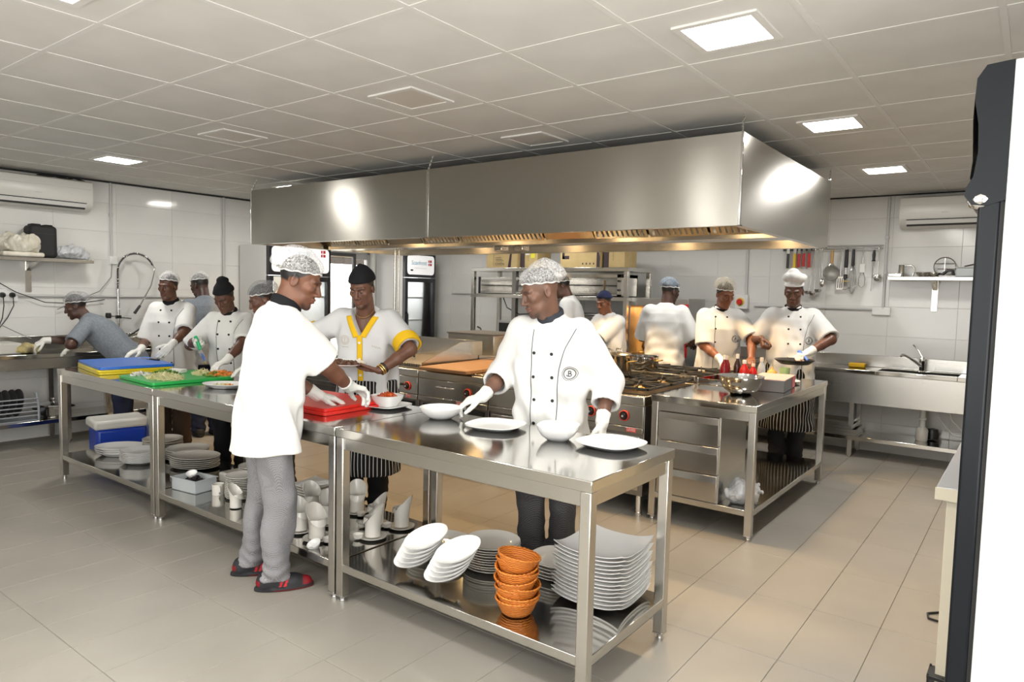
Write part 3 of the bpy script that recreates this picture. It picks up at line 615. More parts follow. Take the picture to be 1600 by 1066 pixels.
obj('wrist_lever', MB().tube([(0, .0, .06), (.02, .12, .13), (.03, .24, .21)], [.008, .008, .009], 8).lathe([(0, -.018), (.018, 0), (0, .018)], 12, (.03, .25, .22)), BLACK, t, smooth=60)
obj('spout', MB().tube([(0, 0, .05), (.05, .10, .10), (.10, .22, .13), (.12, .30, .125), (.12, .31, .11)], .009, 8), CHROME, t, smooth=60)
# ---- air conditioners
def aircon(label, loc, rz):
    t = thing('air_conditioner', label, 'air conditioner', loc, rz); w = .86
    prof = [(0, .30), (.17, .30), (.20, .285), (.215, .20), (.215, .10), (.195, .05), (.15, .015), (.10, 0), (0, 0)]
    mb = MB(); n = len(prof); o = [(-w/2, y, z) for y, z in prof]+[(w/2, y, z) for y, z in prof]
    mb.add(o, [tuple(range(n)), tuple(range(2*n-1, n-1, -1))]+[(i, (i+1) % n, n+(i+1) % n, n+i) for i in range(n)])
    obj('casing', mb, mat('aircon_shell', (.70, .69, .65), .3), t, smooth=35)
    obj('front_line', MB().box(-w/2+.02, .2155, .213, w/2-.02, .2165, .217), GREYPAINT, t)
    obj('outlet', MB().add([(-w/2+.06, .212, .082), (w/2-.06, .212, .082), (w/2-.06, .160, .020), (-w/2+.06, .160, .020)], [(0, 1, 2, 3)]).xform(Matrix.Translation((0, .004, -.003))), mat('vent_dark', (.05, .05, .05), .7), t)
    obj('louver', MB().add([(-w/2+.06, .222, .070), (w/2-.06, .222, .070), (w/2-.06, .196, .036), (-w/2+.06, .196, .036), (-w/2+.06, .226, .068), (w/2-.06, .226, .068), (w/2-.06, .199, .033), (-w/2+.06, .199, .033)], [(0, 1, 2, 3), (4, 5, 6, 7), (0, 1, 5, 4), (2, 3, 7, 6)]), WHITE, t)
    obj('logo_bar', MB().box(.02, .2155, .135, .08, .2165, .141), GREYPAINT, t)
    return t
aircon('white air conditioner high on the left wall above the shelf', (XL, 1.36, 2.275), R_(-90))
aircon('white air conditioner high on the back wall at the right', (2.46, YB, 2.275), R_(180))
tag(obj('pipe_bundle', MB().tube([(XL+.05, 1.35, 2.59), (XL+.08, 1.5, 2.605), (XL+.05, 1.62, 2.59)], .012, 8).tube([(XL+.05, 1.6, 2.585), (XL+.06, 1.68, 2.61), (XL+.05, 1.78, 2.585)], .010, 8), RUBBER, smooth=60), 'black insulated pipes looping on top of the left air conditioner', 'pipe')
# ---- wall shelves
def wall_shelf(label, loc, rz, x0, x1, d=.28, brk=()):
    t = thing('wall_shelf', label, 'shelf', loc, rz)
    obj('board', MB().box(x0, 0, -.035, x1, d, 0), STEEL, t, bevel=.003)
    for b in brk:
        k = obj('bracket', MB().box(b-.025, 0, -.33, b+.025, .012, -.035).add([(b-.02, 0, -.13), (b+.02, 0, -.13), (b+.02, d-.05, -.037), (b-.02, d-.05, -.037), (b+.02, 0, -.037), (b-.02, 0, -.037)], [(0, 1, 2, 3), (1, 4, 2), (0, 3, 5), (0, 5, 4, 1), (2, 4, 5, 3)]), STEEL_LEG, t)
    return t
wall_shelf('left steel wall shelf with bags and a black case', (XL, 1.1, 1.785), R_(-90), -.66, .45, .28, (-.17, .40))
wall_shelf('right steel wall shelf crowded with small metal utensils', (2.5, YB, 1.80), R_(180), -.75, .53, .28, (.15, -.6))
# ---- steel rack on the back wall with ovens, cartons
t = thing('steel_rack', 'tall stainless rack on the back wall carrying ovens and cartons', 'rack', (-1.72, 6.05, 0))
for xx in (-1.12, 1.15):
    for yy in (-.28, .28): obj('post', MB().box(xx-.025, yy-.025, 0, xx+.025, yy+.025, 1.87), STEEL_LEG, t, bevel=.003)
for z_, nm in ((1.87, 'top_shelf'), (1.53, 'shelf'), (.90, 'work_shelf'), (.25, 'shelf')): obj(nm, MB().box(-1.15, -.31, z_-.045, 1.18, .31, z_), STEEL, t, bevel=.003)
for xx in (-.45,): obj('divider', MB().box(xx-.03, -.28, .90, xx+.03, -.22, 1.83), STEEL_DARK, t)
def glass_oven(label, x, z0, w, h, y=6.0):
    t = thing('rotisserie_oven', label, 'oven', (x, y, z0))
    obj('case', MB().box(-w/2, -.20, 0, w/2, -.19, .03).box(-w/2, -.20, h-.04, w/2, .2, h).box(-w/2, -.2, .0, w/2, .2, .012).box(-w/2, -.2, 0, -w/2+.03, .2, h).box(w/2-.06, -.2, 0, w/2, .2, h).box(-w/2, .18, 0, w/2, .2, h), STEEL, t, bevel=.002)
    obj('side_strip', MB().box(-w/2-.006, -.21, 0, -w/2+.022, -.195, h), BLACK, t)
    obj('spit', MB().tube([(-w/2-.04, -.05, h*.5), (w/2, -.05, h*.5)], .007, 8), CHROME, t)
    obj('spit_fork', MB().cbox((w*.12, -.05, h*.5), (.01, .03, h*.5)), BRASS, t)
    obj('glass_front', MB().box(-w/2+.03, -.202, .03, w/2-.06, -.198, h-.04), GLASS, t)
    for zz in (.3, .7): obj('knob', MB().tube([(w/2-.03, -.20, h*zz), (w/2-.03, -.225, h*zz)], [.014, .012], 12), BLACK, t)
glass_oven('long glass-fronted spit oven on the rack left of the nearest chef', -2.38, 1.532, .78, .22)
glass_oven('grey spit oven on the rack above the woman in the navy scarf', -1.05, 1.40+.132, .80, .26)
t = thing('tray_oven', 'low grey countertop oven behind the woman in the navy scarf', 'oven', (-1.0, 6.0, .902))
obj('case', MB().box(-.38, -.22, .02, .38, .22, .42), STEEL_DARK, t, bevel=.006); obj('door', MB().box(-.36, -.235, .06, .22, -.22, .39), STEEL, t, bevel=.004)
obj('handle', MB().tube([(-.32, -.26, .36), (.18, -.26, .36)], .008, 8), CHROME, t)
for s in (-.3, .3): obj('foot', MB().cyl((s, 0, 0), .015, .02, 8), RUBBER, t)
t = thing('microwave_oven', 'silver microwave oven on the rack behind the nearest chef', 'microwave', (-2.18, 6.0, .902))
obj('case', MB().box(-.27, -.20, .012, .27, .20, .29), mat('silver_case', (.5, .5, .5), .35, .6), t, bevel=.006)
obj('window', MB().box(-.24, -.206, .04, .12, -.20, .26), BLACK, t, bevel=.004); obj('control_strip', MB().box(.14, -.206, .03, .25, -.20, .27), STEEL_DARK, t)
for s in (-.2, .2): obj('foot', MB().cyl((s, 0, 0), .015, .012, 8), RUBBER, t)
t = thing('mincer_crank', 'small black crank handle of a hand mincer on the rack', 'mincer', (-2.76, 5.92, .902))
obj('mincer_body', MB().lathe([(0, 0), (.03, 0), (.022, .02), (.02, .06), (.035, .08), (.035, .11), (0, .12)], 14), STEEL, t, smooth=45)
obj('crank', MB().tube([(0, 0, .09), (-.03, -.03, .11), (-.045, -.03, .16), (-.06, -.03, .17)], .008, 8).tube([(-.06, -.03, .165), (-.10, -.03, .18)], .011, 8), BLACK, t, smooth=50)
CARD = noisy(mat('cardboard', (.50, .37, .17), .8), (.47, .345, .155), (.53, .40, .19), 8)
INK = mat('carton_print', (.045, .03, .035), .8)
def carton(label, x, w, h, d=.34, y=5.97, marks='a'):
    t = thing('carton', label, 'box', (x, y, 1.871))
    obj('box', MB().box(-w/2, -d/2, 0, w/2, d/2, h), CARD, t, bevel=.003)
    f = -d/2-.0012; mb = MB()
    if marks == 'a':
        mb.add([(w*.20, f, .0), (w*.30, f, 0), (w*.34, f, h), (w*.30, f, h)], [(0, 1, 2, 3)]).box(-w*.27, f, .02, -w*.265, f+.001, h)
        for k_ in range(3): mb.box(-w*.2, f, .085+.02*k_, w*.06-k_*.02, f+.001, .091+.02*k_)
        obj('lettering', text_mb('OVEN', .055, plane_M((-w*.06, f, .045), (1, 0, 0), (0, 0, 1)), .0004), INK, t)
    elif marks == 'b':
        mb.box(-w*.45, f, .10, -w*.27, f+.001, .14).box(-w*.45, f, .10, -w*.39, f+.001, h)
        mb.add([(w*.42, f, 0), (w*.5, f, 0), (w*.5, f, h*.4), (w*.42, f, h)], [(0, 1, 2, 3)])
        for k_ in range(4): mb.cbox((w*(.08+.09*k_), f, .045), (.016, .001, .022))
    else: mb.box(-w*.5, f, 0, -w*.25, f+.001, h).box(-w*.05, f, .08, -w*.04, f+.001, h)
    obj('print', mb, INK, t)
carton('tan carton with black swoosh and lettering, left on the rack top', -2.40, .50, .26)
carton('brown carton with a yellow and a white label above the nearest chef', -1.98, .26, .24, .30, marks='c')
carton('tan carton with a black corner mark, middle of the rack top', -1.22, .55, .30, marks='b')
carton('brown carton with a dark band at the right end of the rack top', -.78, .27, .28, .30, 5.99, marks='c')
for (x, z, c, l_) in ((-2.0, 2.06, (.8, .8, .78), 'white'), (-1.92, 2.02, (.75, .7, .05), 'yellow')):
    tag(obj('sticker', MB().box(x-.03, 5.816, z-.03, x+.03, 5.819, z+.03), mat(l_+'_sticker', c, .5)), f'small {l_} sticker on the brown carton above the nearest chef', 'sticker')
tag(obj('power_cable', MB().tube([(-2.35, 5.78, 1.50), (-2.28, 5.78, 1.36), (-2.1, 5.8, 1.28), (-1.85, 5.85, 1.30)], .008, 6), BLACK, smooth=60), 'black cable looping under the long spit oven', 'cable')
# chicken rotisserie on its stand
t = thing('chicken_rotisserie', 'grey chicken rotisserie glowing amber with a red control column', 'oven', (-.20, 6.1, 0))
obj('stand', MB().box(-.42, -.24, 0, .46, .24, .78), STEEL_DARK, t, bevel=.004)
obj('case', MB().box(-.42, -.24, .78, -.36, .24, 1.53).box(.10, -.24, .78, .34, .24, 1.53).box(-.36, -.24, .78, .10, .24, .86).box(-.36, -.24, 1.44, .10, .24, 1.53).box(-.36, .2, .86, .10, .24, 1.44), mat('rotisserie_grey', (.36, .36, .34), .35, .7), t, bevel=.004)
obj('control_column', MB().box(.24, -.255, .90, .345, -.24, 1.47).add([(.24, -.255, .90), (.345, -.255, .90), (.29, -.255, .83), (.24, -.24, .90), (.345, -.24, .90), (.29, -.24, .83)], [(0, 1, 2), (3, 5, 4), (0, 2, 5, 3), (1, 4, 5, 2)]), RED, t, bevel=.002)
for zz in (1.30, 1.15, 1.0): obj('knob', MB().tube([(.255, -.255, zz), (.255, -.285, zz)], [.02, .017], 12), WHITE, t)
obj('pilot_light', MB().tube([(.29, -.255, .90), (.29, -.262, .90)], [.012, .010], 10), mat('pilot', (1, .3, .1), .4, emit=(1, .25, .05, 1), es=4), t)
obj('black_pillar', MB().box(.13, -.25, .78, .16, -.24, 1.5), BLACK, t)
HOT = mat('heating_rod', (1, .5, .1), .5, emit=(1, .42, .08, 1), es=8)
for xx in (-.28, -.02): obj('heating_rod', MB().tube([(xx, .15, .88), (xx, .15, 1.42)], .010, 8), HOT, t)
BIRD = noisy(mat('roast_skin', (.35, .14, .03), .35), (.28, .10, .02), (.48, .22, .05), 14)
for zz in (.96, 1.14, 1.32):
    for xx in (-.24, -.08): obj('roast_chicken', MB().lathe([(0, -.07), (.045, -.05), (.068, 0), (.055, .05), (0, .08)], 14, (xx, 0, zz), 1.1, .9), BIRD, t, smooth=60)
obj('glass_door', MB().box(-.36, -.232, .86, .10, -.228, 1.44), GLASS, t)
l = area('rotisserie_glow', (-.13, -.02, 1.42), (0, 0, 0), .4, .2, 5, (1, .5, .15)); l.parent = t
# ---- bottle fridges on the left wall
def bottle_fridge(label, y0, y1, x1, h=2.06, hdr=.34, name='display_fridge', ty=.03, paper=False):
    t = thing(name, label, 'fridge', (XL+.03, (y0+y1)/2, 0)); w = (y1-y0)/2; d = x1-XL-.03
    SIDE = mat('fridge_white', (.70, .70, .69), .35); FB = mat('fridge_black', (.015, .015, .02), .25)
    obj('cabinet', MB().box(0, -w, .06, d-.06, -w+.03, h).box(0, w-.03, .06, d-.06, w, h).box(0, -w+.03, .06, .03, w-.03, h).box(.03, -w+.03, .06, d-.06, w-.03, .14).box(.03, -w+.03, h-hdr, d-.06, w-.03, h), SIDE, t, bevel=.004)
    obj('plinth', MB().box(.02, -w+.02, 0, d-.09, w-.02, .06), FB, t)
    dr = obj('door', MB().box(d-.06, -w, .10, d, -w+.055, h-hdr-.01).box(d-.06, w-.055, .10, d, w, h-hdr-.01).box(d-.06, -w+.055, .10, d, w-.055, .16).box(d-.06, -w+.055, h-hdr-.07, d, w-.055, h-hdr-.01), FB, t, bevel=.004)
    obj('door_glass', MB().box(d-.035, -w+.055, .16, d-.03, w-.055, h-hdr-.07), GLASS, dr)
    obj('door_handle', MB().tube([(d+.005, -w+.03, .80), (d+.03, -w+.03, .84), (d+.03, -w+.03, 1.20), (d+.005, -w+.03, 1.24)], .009, 8), FB, dr, smooth=50)
    obj('liner', MB().box(.031, -w+.031, .141, .036, w-.031, h-hdr-.001), WHITE, t)
    for zz in (.45, .78, 1.11, 1.44):
        mb = MB()
        for k_ in range(9): mb.tube([(.05, -w+.05+k_*(2*w-.1)/8, zz), (d-.10, -w+.05+k_*(2*w-.1)/8, zz)], .003, 4)
        mb.box(d-.11, -w+.035, zz-.012, d-.10, w-.035, zz+.012); obj('wire_shelf', mb, WHITE, t)
    hd = obj('header', MB().box(d-.06, -w, h-hdr, d, w, h), FB, t, bevel=.004)
    rr = []
    W2, H2 = w-.035, hdr/2-.03
    for (cx, cz, a0) in ((W2-.05, H2-.05, 0), (-W2+.05, H2-.05, 90), (-W2+.05, -H2+.05, 180), (W2-.05, -H2+.05, 270)):
        for k_ in range(5): a = R_(a0+22.5*k_); rr.append((cx+.05*math.cos(a), cz+.05*math.sin(a)))
    mb = MB(); n = len(rr); zc = h-hdr/2+.01
    mb.add([(d-.001, y, zc+z) for y, z in rr]+[(d+.006, y, zc+z) for y, z in rr], [tuple(range(n)), tuple(range(n, 2*n))]+[(i, (i+1) % n, n+(i+1) % n, n+i) for i in range(n)])
    pn = obj('sign_panel', mb, mat('backlit_sign', (.9, .9, .9), .3, emit=(1, 1, 1, 1), es=.4), hd)
    xs = d+.0065; M_ = plane_M((xs, -.04, zc+ty), (0, 1, 0), (0, 0, 1))
    obj('sign_lettering', text_mb('Scanfrost', .085, M_, .0005, (1.0, 1.1)), mat('sign_blue', (.03, .28, .50), .4), pn)
    yf = W2-.09; fl = mat('sign_red', (.5, .01, .02), .4); mb = MB()
    for (a, b, c, e) in ((0, .024, 0, .035), (.034, .07, 0, .035), (0, .024, .047, .085), (.034, .07, .047, .085)): mb.box(xs, yf-.035+a, zc-.035+ty+c, xs+.001, yf-.035+b, zc-.035+ty+e)
    obj('sign_flag', mb, fl, pn)
    obj('sign_script', MB().tube([(xs, -.14+.02*k_, zc-.045+.009*math.sin(k_*2.1)) for k_ in range(14)], .002, 4), INK, pn)
    obj('sign_display', MB().box(xs, -W2+.06, zc-.09, xs+.002, -W2+.11, zc-.065), BLACK, pn)
    l = area('fridge_lamp', (d*.45, 0, h-hdr-.03), (0, 0, 0), .3, w*1.2, 5, (.95, 1, 1)); l.parent = t
    obj('lamp_strip', MB().box(d*.3, -w*.6, h-hdr-.012, d*.6, w*.6, h-hdr-.002), mat('fridge_strip', (1, 1, 1), .4, emit=(1, 1, 1, 1), es=2), t)
    if paper: obj('paper_notice', MB().box(d+.001, -w+.06, 1.30, d+.002, -w+.30, 1.68), mat('paper', (.75, .76, .7), .7), t)
    return t
bottle_fridge('white-sided bottle fridge with a lit blue sign left of the doorway', 3.52, 4.42, -4.10, 2.06, .36, ty=.085, paper=True)
bottle_fridge('black-framed bottle fridge with empty shelves in the far corner', 5.74, 6.36, -4.10, 2.08, .34)
# ---- right hand foreground: fridge edge, cream cabinet, crate
t = thing('cream_cabinet', 'cream laminate cabinet with a grey worktop at the right edge', 'cabinet', (3.25, 2.6, 0))
obj('carcass', MB().box(-.29, -.80, .05, .42, .75, .815), CREAM, t, bevel=.003)
obj('end_panel', MB().box(-.315, -.83, 0, -.255, -.80, .815), CREAM, t, bevel=.002); obj('end_panel', MB().box(-.248, -.825, 0, .42, -.80, .815), CREAM, t, bevel=.002)
obj('worktop', MB().box(-.35, -.86, .815, .45, .80, .865), mat('grey_worktop', (.40, .40, .41), .3), t, bevel=.003)
obj('worktop_edge', MB().box(-.352, -.864, .817, .45, -.858, .863), CREAM, t)
t = thing('upright_fridge', 'tall white-sided fridge with a black door edge in the right foreground', 'fridge', (3.36, 1.42, 0))
FW = mat('fridge_side_white', (.86, .87, .88), .3); FK = mat('fridge_navy_black', (.006, .008, .011), .35, 0, .25)
obj('cabinet', MB().box(-.285, -.30, .03, .34, .30, 2.25), FW, t, bevel=.004)
obj('door', MB().box(-.350, -.297, .12, -.296, .297, 1.86), FK, t, bevel=.008, seg=3)
obj('door_gasket', MB().box(-.296, -.29, .12, -.285, .29, 1.86), RUBBER, t)
obj('door_glass', MB().box(-.352, -.24, .22, -.349, .24, 1.76), mat('dark_glass', (.03, .035, .04), .05), t)
hp = [(-.285, 2.25), (-.35, 2.245), (-.372, 2.21), (-.374, 2.15), (-.362, 2.08), (-.358, 2.0), (-.366, 1.93), (-.382, 1.90), (-.384, 1.875), (-.365, 1.85), (-.33, 1.845), (-.285, 1.86)]
n = len(hp); mb = MB().add([(x, -.30, z) for x, z in hp]+[(x, .30, z) for x, z in hp], [tuple(range(n)), tuple(range(2*n-1, n-1, -1))]+[(i, (i+1) % n, n+(i+1) % n, n+i) for i in range(n)])
hd = obj('header', mb, FK, t, smooth=40)
obj('sign_panel', MB().add([(-.376, -.27, 2.19), (-.378, -.27, 2.10), (-.372, -.27, 1.98), (-.376, -.27, 1.93), (-.376, .27, 2.19), (-.378, .27, 2.10), (-.372, .27, 1.98), (-.376, .27, 1.93)], [(0, 1, 5, 4), (1, 2, 6, 5), (2, 3, 7, 6)]), WHITE, hd)
obj('chrome_cap', MB().lathe([(0, -.03), (.03, -.022), (.04, 0), (.03, .022), (0, .03)], 16, (-.345, -.28, 1.865), .9, .6), CHROME, hd, smooth=60)
obj('foot', MB().cyl((-.22, -.25, 0), .02, .03, 10).cyl((.28, -.25, 0), .02, .03, 10).cyl((-.22, .25, 0), .02, .03, 10).cyl((.28, .25, 0), .02, .03, 10), RUBBER, t)
t = thing('bottle_crate', 'black slatted crate poking out by the foreground fridge', 'crate', (2.985, 1.99-.20, 0))
for k_ in range(3): obj('crate_rail', MB().box(-.075, -.05, .01+.05*k_, .075, .05, .025+.05*k_), BLACK, t, bevel=.002)
mb = MB()
for xx in (-.07, -.02, .03, .07):
    for yy in (-.045, .045): mb.box(xx-.004, yy-.004, 0, xx+.004, yy+.004, .13)
obj('crate_slats', mb, BLACK, t)
tag(obj('power_cable', MB().tube([(2.93, 2.72, .02), (2.86, 2.70, .008), (2.82, 2.66, .006), (2.83, 2.60, .006), (2.92, 2.57, .012)], .006, 6), BLACK, smooth=60), 'loop of black cable on the floor beside the cream cabinet', 'cable')
# ================================================================ PEOPLE
# every figure is grown from a distance field (blended tapered limbs, skull, jaw, fingers, cloth) and turned into one skin
A_ = lambda *v: np.array(v, dtype=np.float64)
def unit(v): v = np.asarray(v, float); return v/np.linalg.norm(v)
def cap(P, a, b, ra, rb):
    ab = b-a; L2 = max(ab@ab, 1e-12); pa = P-a
    q = pa@ab; h = np.clip(q/L2, 0, 1)
    return np.sqrt(np.maximum(np.einsum('ij,ij->i', pa, pa)-2*h*q+h*h*L2, 0)) - (ra+(rb-ra)*h)
def ell(P, c, r, F=None):
    q = P-c
    if F is not None: q = q@F
    q = q/r; k0 = np.sqrt(np.einsum('ij,ij->i', q, q)); q = q/r; k1 = np.sqrt(np.einsum('ij,ij->i', q, q))
    return k0*(k0-1)/np.maximum(k1, 1e-9)
def smin(a, b, k):
    h = np.clip(.5+.5*(b-a)/k, 0, 1); return b+(a-b)*h - k*h*(1-h)
def smax(a, b, k): return -smin(-a, -b, k)
def surface(f, lo, hi, h, C=4):
    """sparse surface nets of the zero set of f"""
    lo = np.asarray(lo, float); hi = np.asarray(hi, float)
    nc = np.ceil((hi-lo)/(C*h)).astype(int)+1
    g = [lo[i]+np.arange(nc[i]+1)*C*h for i in range(3)]
    X = np.stack(np.meshgrid(*g, indexing='ij'), -1)
    d = f(X.reshape(-1, 3)).reshape(X.shape[:3])
    m = np.full(nc, np.inf)
    for i in (0, 1):
        for j in (0, 1):
            for k in (0, 1): m = np.minimum(m, np.abs(d[i:i+nc[0], j:j+nc[1], k:k+nc[2]]))
    act = m < C*h*1.25
    nf = nc*C+1
    D = np.repeat(np.repeat(np.repeat(d[:-1, :-1, :-1], C, 0), C, 1), C, 2)
    D = np.pad(D, ((0, 1),)*3, mode='edge')
    need = np.zeros(nf, bool)
    ai = np.argwhere(act)
    rr = np.arange(C+1)
    idx = (ai[:, None, :]*C + np.stack(np.meshgrid(rr, rr, rr, indexing='ij'), -1).reshape(1, -1, 3)).reshape(-1, 3)
    need[idx[:, 0], idx[:, 1], idx[:, 2]] = True
    q = np.argwhere(need)
    D[q[:, 0], q[:, 1], q[:, 2]] = f(lo+q*h)
    S = D < 0
    c = S[:-1, :-1, :-1].astype(np.int8)
    cnt = np.zeros(np.array(S.shape)-1, np.int8)
    offs = [(i, j, k) for i in (0, 1) for j in (0, 1) for k in (0, 1)]
    for (i, j, k) in offs: cnt += S[i:S.shape[0]-1+i, j:S.shape[1]-1+j, k:S.shape[2]-1+k]
    cells = np.argwhere((cnt > 0) & (cnt < 8))
    if not len(cells): return np.zeros((0, 3)), np.zeros((0, 4), int)
    vals = np.stack([D[cells[:, 0]+i, cells[:, 1]+j, cells[:, 2]+k] for (i, j, k) in offs], 1)
    oi = {o: n for n, o in enumerate(offs)}
    acc = np.zeros((len(cells), 3)); num = np.zeros(len(cells))
    for o in offs:
        for ax in range(3):
            if o[ax]: continue
            o2 = list(o); o2[ax] = 1; a = vals[:, oi[o]]; b = vals[:, oi[tuple(o2)]]
            x = (a < 0) != (b < 0)
            t = np.where(x, a/np.where(x, a-b, 1), 0)
            p = np.zeros((len(cells), 3)); p[:] = o; p[:, ax] += t
            acc += p*x[:, None]; num += x
    V = lo + (cells+acc/num[:, None])*h
    cid = np.full(cnt.shape, -1, int); cid[cells[:, 0], cells[:, 1], cells[:, 2]] = np.arange(len(cells))
    F = []
    for ax in range(3):
        s1 = [slice(None)]*3; s2 = [slice(None)]*3; s1[ax] = slice(0, -1); s2[ax] = slice(1, None)
        e = np.argwhere(S[tuple(s1)] != S[tuple(s2)])
        b, c2 = (ax+1) % 3, (ax+2) % 3
        ok = (e[:, b] > 0) & (e[:, c2] > 0) & (e[:, b] < cnt.shape[b]) & (e[:, c2] < cnt.shape[c2]); e = e[ok]
        db = np.zeros(3, int); db[b] = 1; dc = np.zeros(3, int); dc[c2] = 1
        Q = np.stack([cid[tuple(x.T)] for x in (e-db-dc, e-dc, e, e-db)], 1)
        inside = S[e[:, 0], e[:, 1], e[:, 2]]
        Q = np.where(inside[:, None], Q, Q[:, ::-1])
        F.append(Q[(Q >= 0).all(1)])
    return V, np.concatenate(F)
def biggest(V, F):
    """keep the largest connected piece"""
    lab = np.arange(len(V))
    for _ in range(400):
        m = lab[F].min(1); new = lab.copy()
        for c in range(4): np.minimum.at(new, F[:, c], m)
        new = new[new]
        if (new == lab).all(): break
        lab = new
    u, n = np.unique(lab[F[:, 0]], return_counts=True); keep = lab == u[n.argmax()]
    idx = np.cumsum(keep)-1
    return V[keep], idx[F[keep[F[:, 0]]]]
def np_mesh(name, V, F, m, colors=None, smooth=True):
    me = bpy.data.meshes.new(name)
    me.vertices.add(len(V)); me.vertices.foreach_set('co', np.ascontiguousarray(V, np.float32).ravel())
    me.loops.add(len(F)*4); me.loops.foreach_set('vertex_index', F.astype(np.int32).ravel())
    me.polygons.add(len(F)); me.polygons.foreach_set('loop_start', np.arange(len(F), dtype=np.int32)*4)
    me.polygons.foreach_set('loop_total', np.full(len(F), 4, np.int32)) if bpy.app.version < (4, 1, 0) else None
    me.update(calc_edges=True)
    if smooth: me.polygons.foreach_set('use_smooth', [True]*len(F))
    if colors is not None:
        ca = me.color_attributes.new('Col', 'FLOAT_COLOR', 'POINT')
        ca.data.foreach_set('color', np.concatenate([colors, np.ones((len(V), 1))], 1).astype(np.float32).ravel())
    me.materials.append(m); me.validate()
    return me
def trace(f, O, d, far=1.2):
    """march rays O along d to the surface of f"""
    O = np.array(O, float).reshape(-1, 3); t = np.zeros(len(O))
    for _ in range(60): t = np.minimum(t + .8*f(O+t[:, None]*d), far)
    return O+t[:, None]*d
def vcol_mat(name, rough, spec=.4, bump=0, **k):
    m = mat(name, (1, 1, 1), rough, 0, spec, **k)
    a = nd(m, 'ShaderNodeVertexColor'); a.layer_name = 'Col'; lk(m, a.outputs[0], P_(m).inputs['Base Color'])
    if bump:
        n = nd(m, 'ShaderNodeTexNoise'); n.inputs['Scale'].default_value = 260; lk(m, coords(m), n.inputs['Vector'])
        b = nd(m, 'ShaderNodeBump'); b.inputs['Strength'].default_value = bump; b.inputs['Distance'].default_value = .001
        lk(m, n.outputs['Fac'], b.inputs['Height']); lk(m, b.outputs[0], P_(m).inputs['Normal'])
    return m
SKIN = vcol_mat('skin', .42, .45, .15)
SHOEM = vcol_mat('shoe_fabric', .6, .3, .4)
def cloth_mat(name, col, rough=.85, scale=350, bump=.25, **k):
    m = mat(name, col, rough, 0, .2, **k)
    n = nd(m, 'ShaderNodeTexNoise'); n.inputs['Scale'].default_value = scale; lk(m, coords(m), n.inputs['Vector'])
    b = nd(m, 'ShaderNodeBump'); b.inputs['Strength'].default_value = bump; b.inputs['Distance'].default_value = .0008
    lk(m, n.outputs['Fac'], b.inputs['Height']); lk(m, b.outputs[0], P_(m).inputs['Normal'])
    return m
C_WHITE = cloth_mat('white_cotton', (.77, .77, .755))
C_BLACK = cloth_mat('black_cotton', (.012, .012, .014))
C_NAVY = cloth_mat('navy_cloth', (.025, .03, .075))
C_JEANS = cloth_mat('dark_denim', (.018, .024, .05))
C_GREY = noisy(cloth_mat('grey_polo', (.2, .22, .25)), (.17, .195, .225), (.22, .24, .27), 60, bump=.2)
C_OFFW = cloth_mat('grey_white_cotton', (.66, .67, .68))
C_YEL = cloth_mat('yellow_cotton', (.80, .50, .02))
C_BROWN = cloth_mat('brown_trouser', (.045, .028, .018))
C_DARK = cloth_mat('charcoal_trouser', (.03, .03, .034))
GLOVE = mat('latex_glove', (.78, .78, .74), .55, 0, .3)
BTN = mat('black_button', (.015, .015, .016), .25)
BTNW = mat('white_button', (.8, .8, .75), .3)
THREAD = mat('dark_thread', (.03, .03, .04), .8)
GOLDTH = mat('gold_thread', (.45, .36, .2), .7)
GOLD = mat('gold_metal', (.8, .55, .2), .25, 1.)
def check_mat(name, c1, c2, s):
    m = mat(name, c1, .85, 0, .2); v = coords(m, (s, s, s))
    ck = nd(m, 'ShaderNodeTexChecker'); ck.inputs['Scale'].default_value = 1; ck.inputs[1].default_value = (*c1, 1); ck.inputs[2].default_value = (*c2, 1)
    lk(m, v, ck.inputs[0]); lk(m, ck.outputs[0], P_(m).inputs['Base Color']); return m
C_CHECK = check_mat('grey_check_trouser', (.34, .34, .355), (.14, .14, .15), 300)
C_CHECKD = check_mat('dark_check_trouser', (.10, .098, .10), (.035, .034, .036), 170)
def stripe_mat():
    m = mat('pinstripe_apron', (.012, .012, .013), .8, 0, .2)
    a = nd(m, 'ShaderNodeVertexColor'); a.layer_name = 'Col'; sp = nd(m, 'ShaderNodeSeparateColor'); lk(m, a.outputs[0], sp.inputs[0])
    mu = nd(m, 'ShaderNodeMath', operation='FRACT'); lk(m, sp.outputs[0], mu.inputs[0])
    gt = nd(m, 'ShaderNodeMath', operation='LESS_THAN'); gt.inputs[1].default_value = .17; lk(m, mu.outputs[0], gt.inputs[0])
    mx = nd(m, 'ShaderNodeMix', data_type='RGBA'); mx.inputs[6].default_value = (.012, .012, .013, 1); mx.inputs[7].default_value = (.75, .75, .72, 1)
    lk(m, gt.outputs[0], mx.inputs[0]); lk(m, mx.outputs[2], P_(m).inputs['Base Color']); return m
C_STRIPE = stripe_mat()
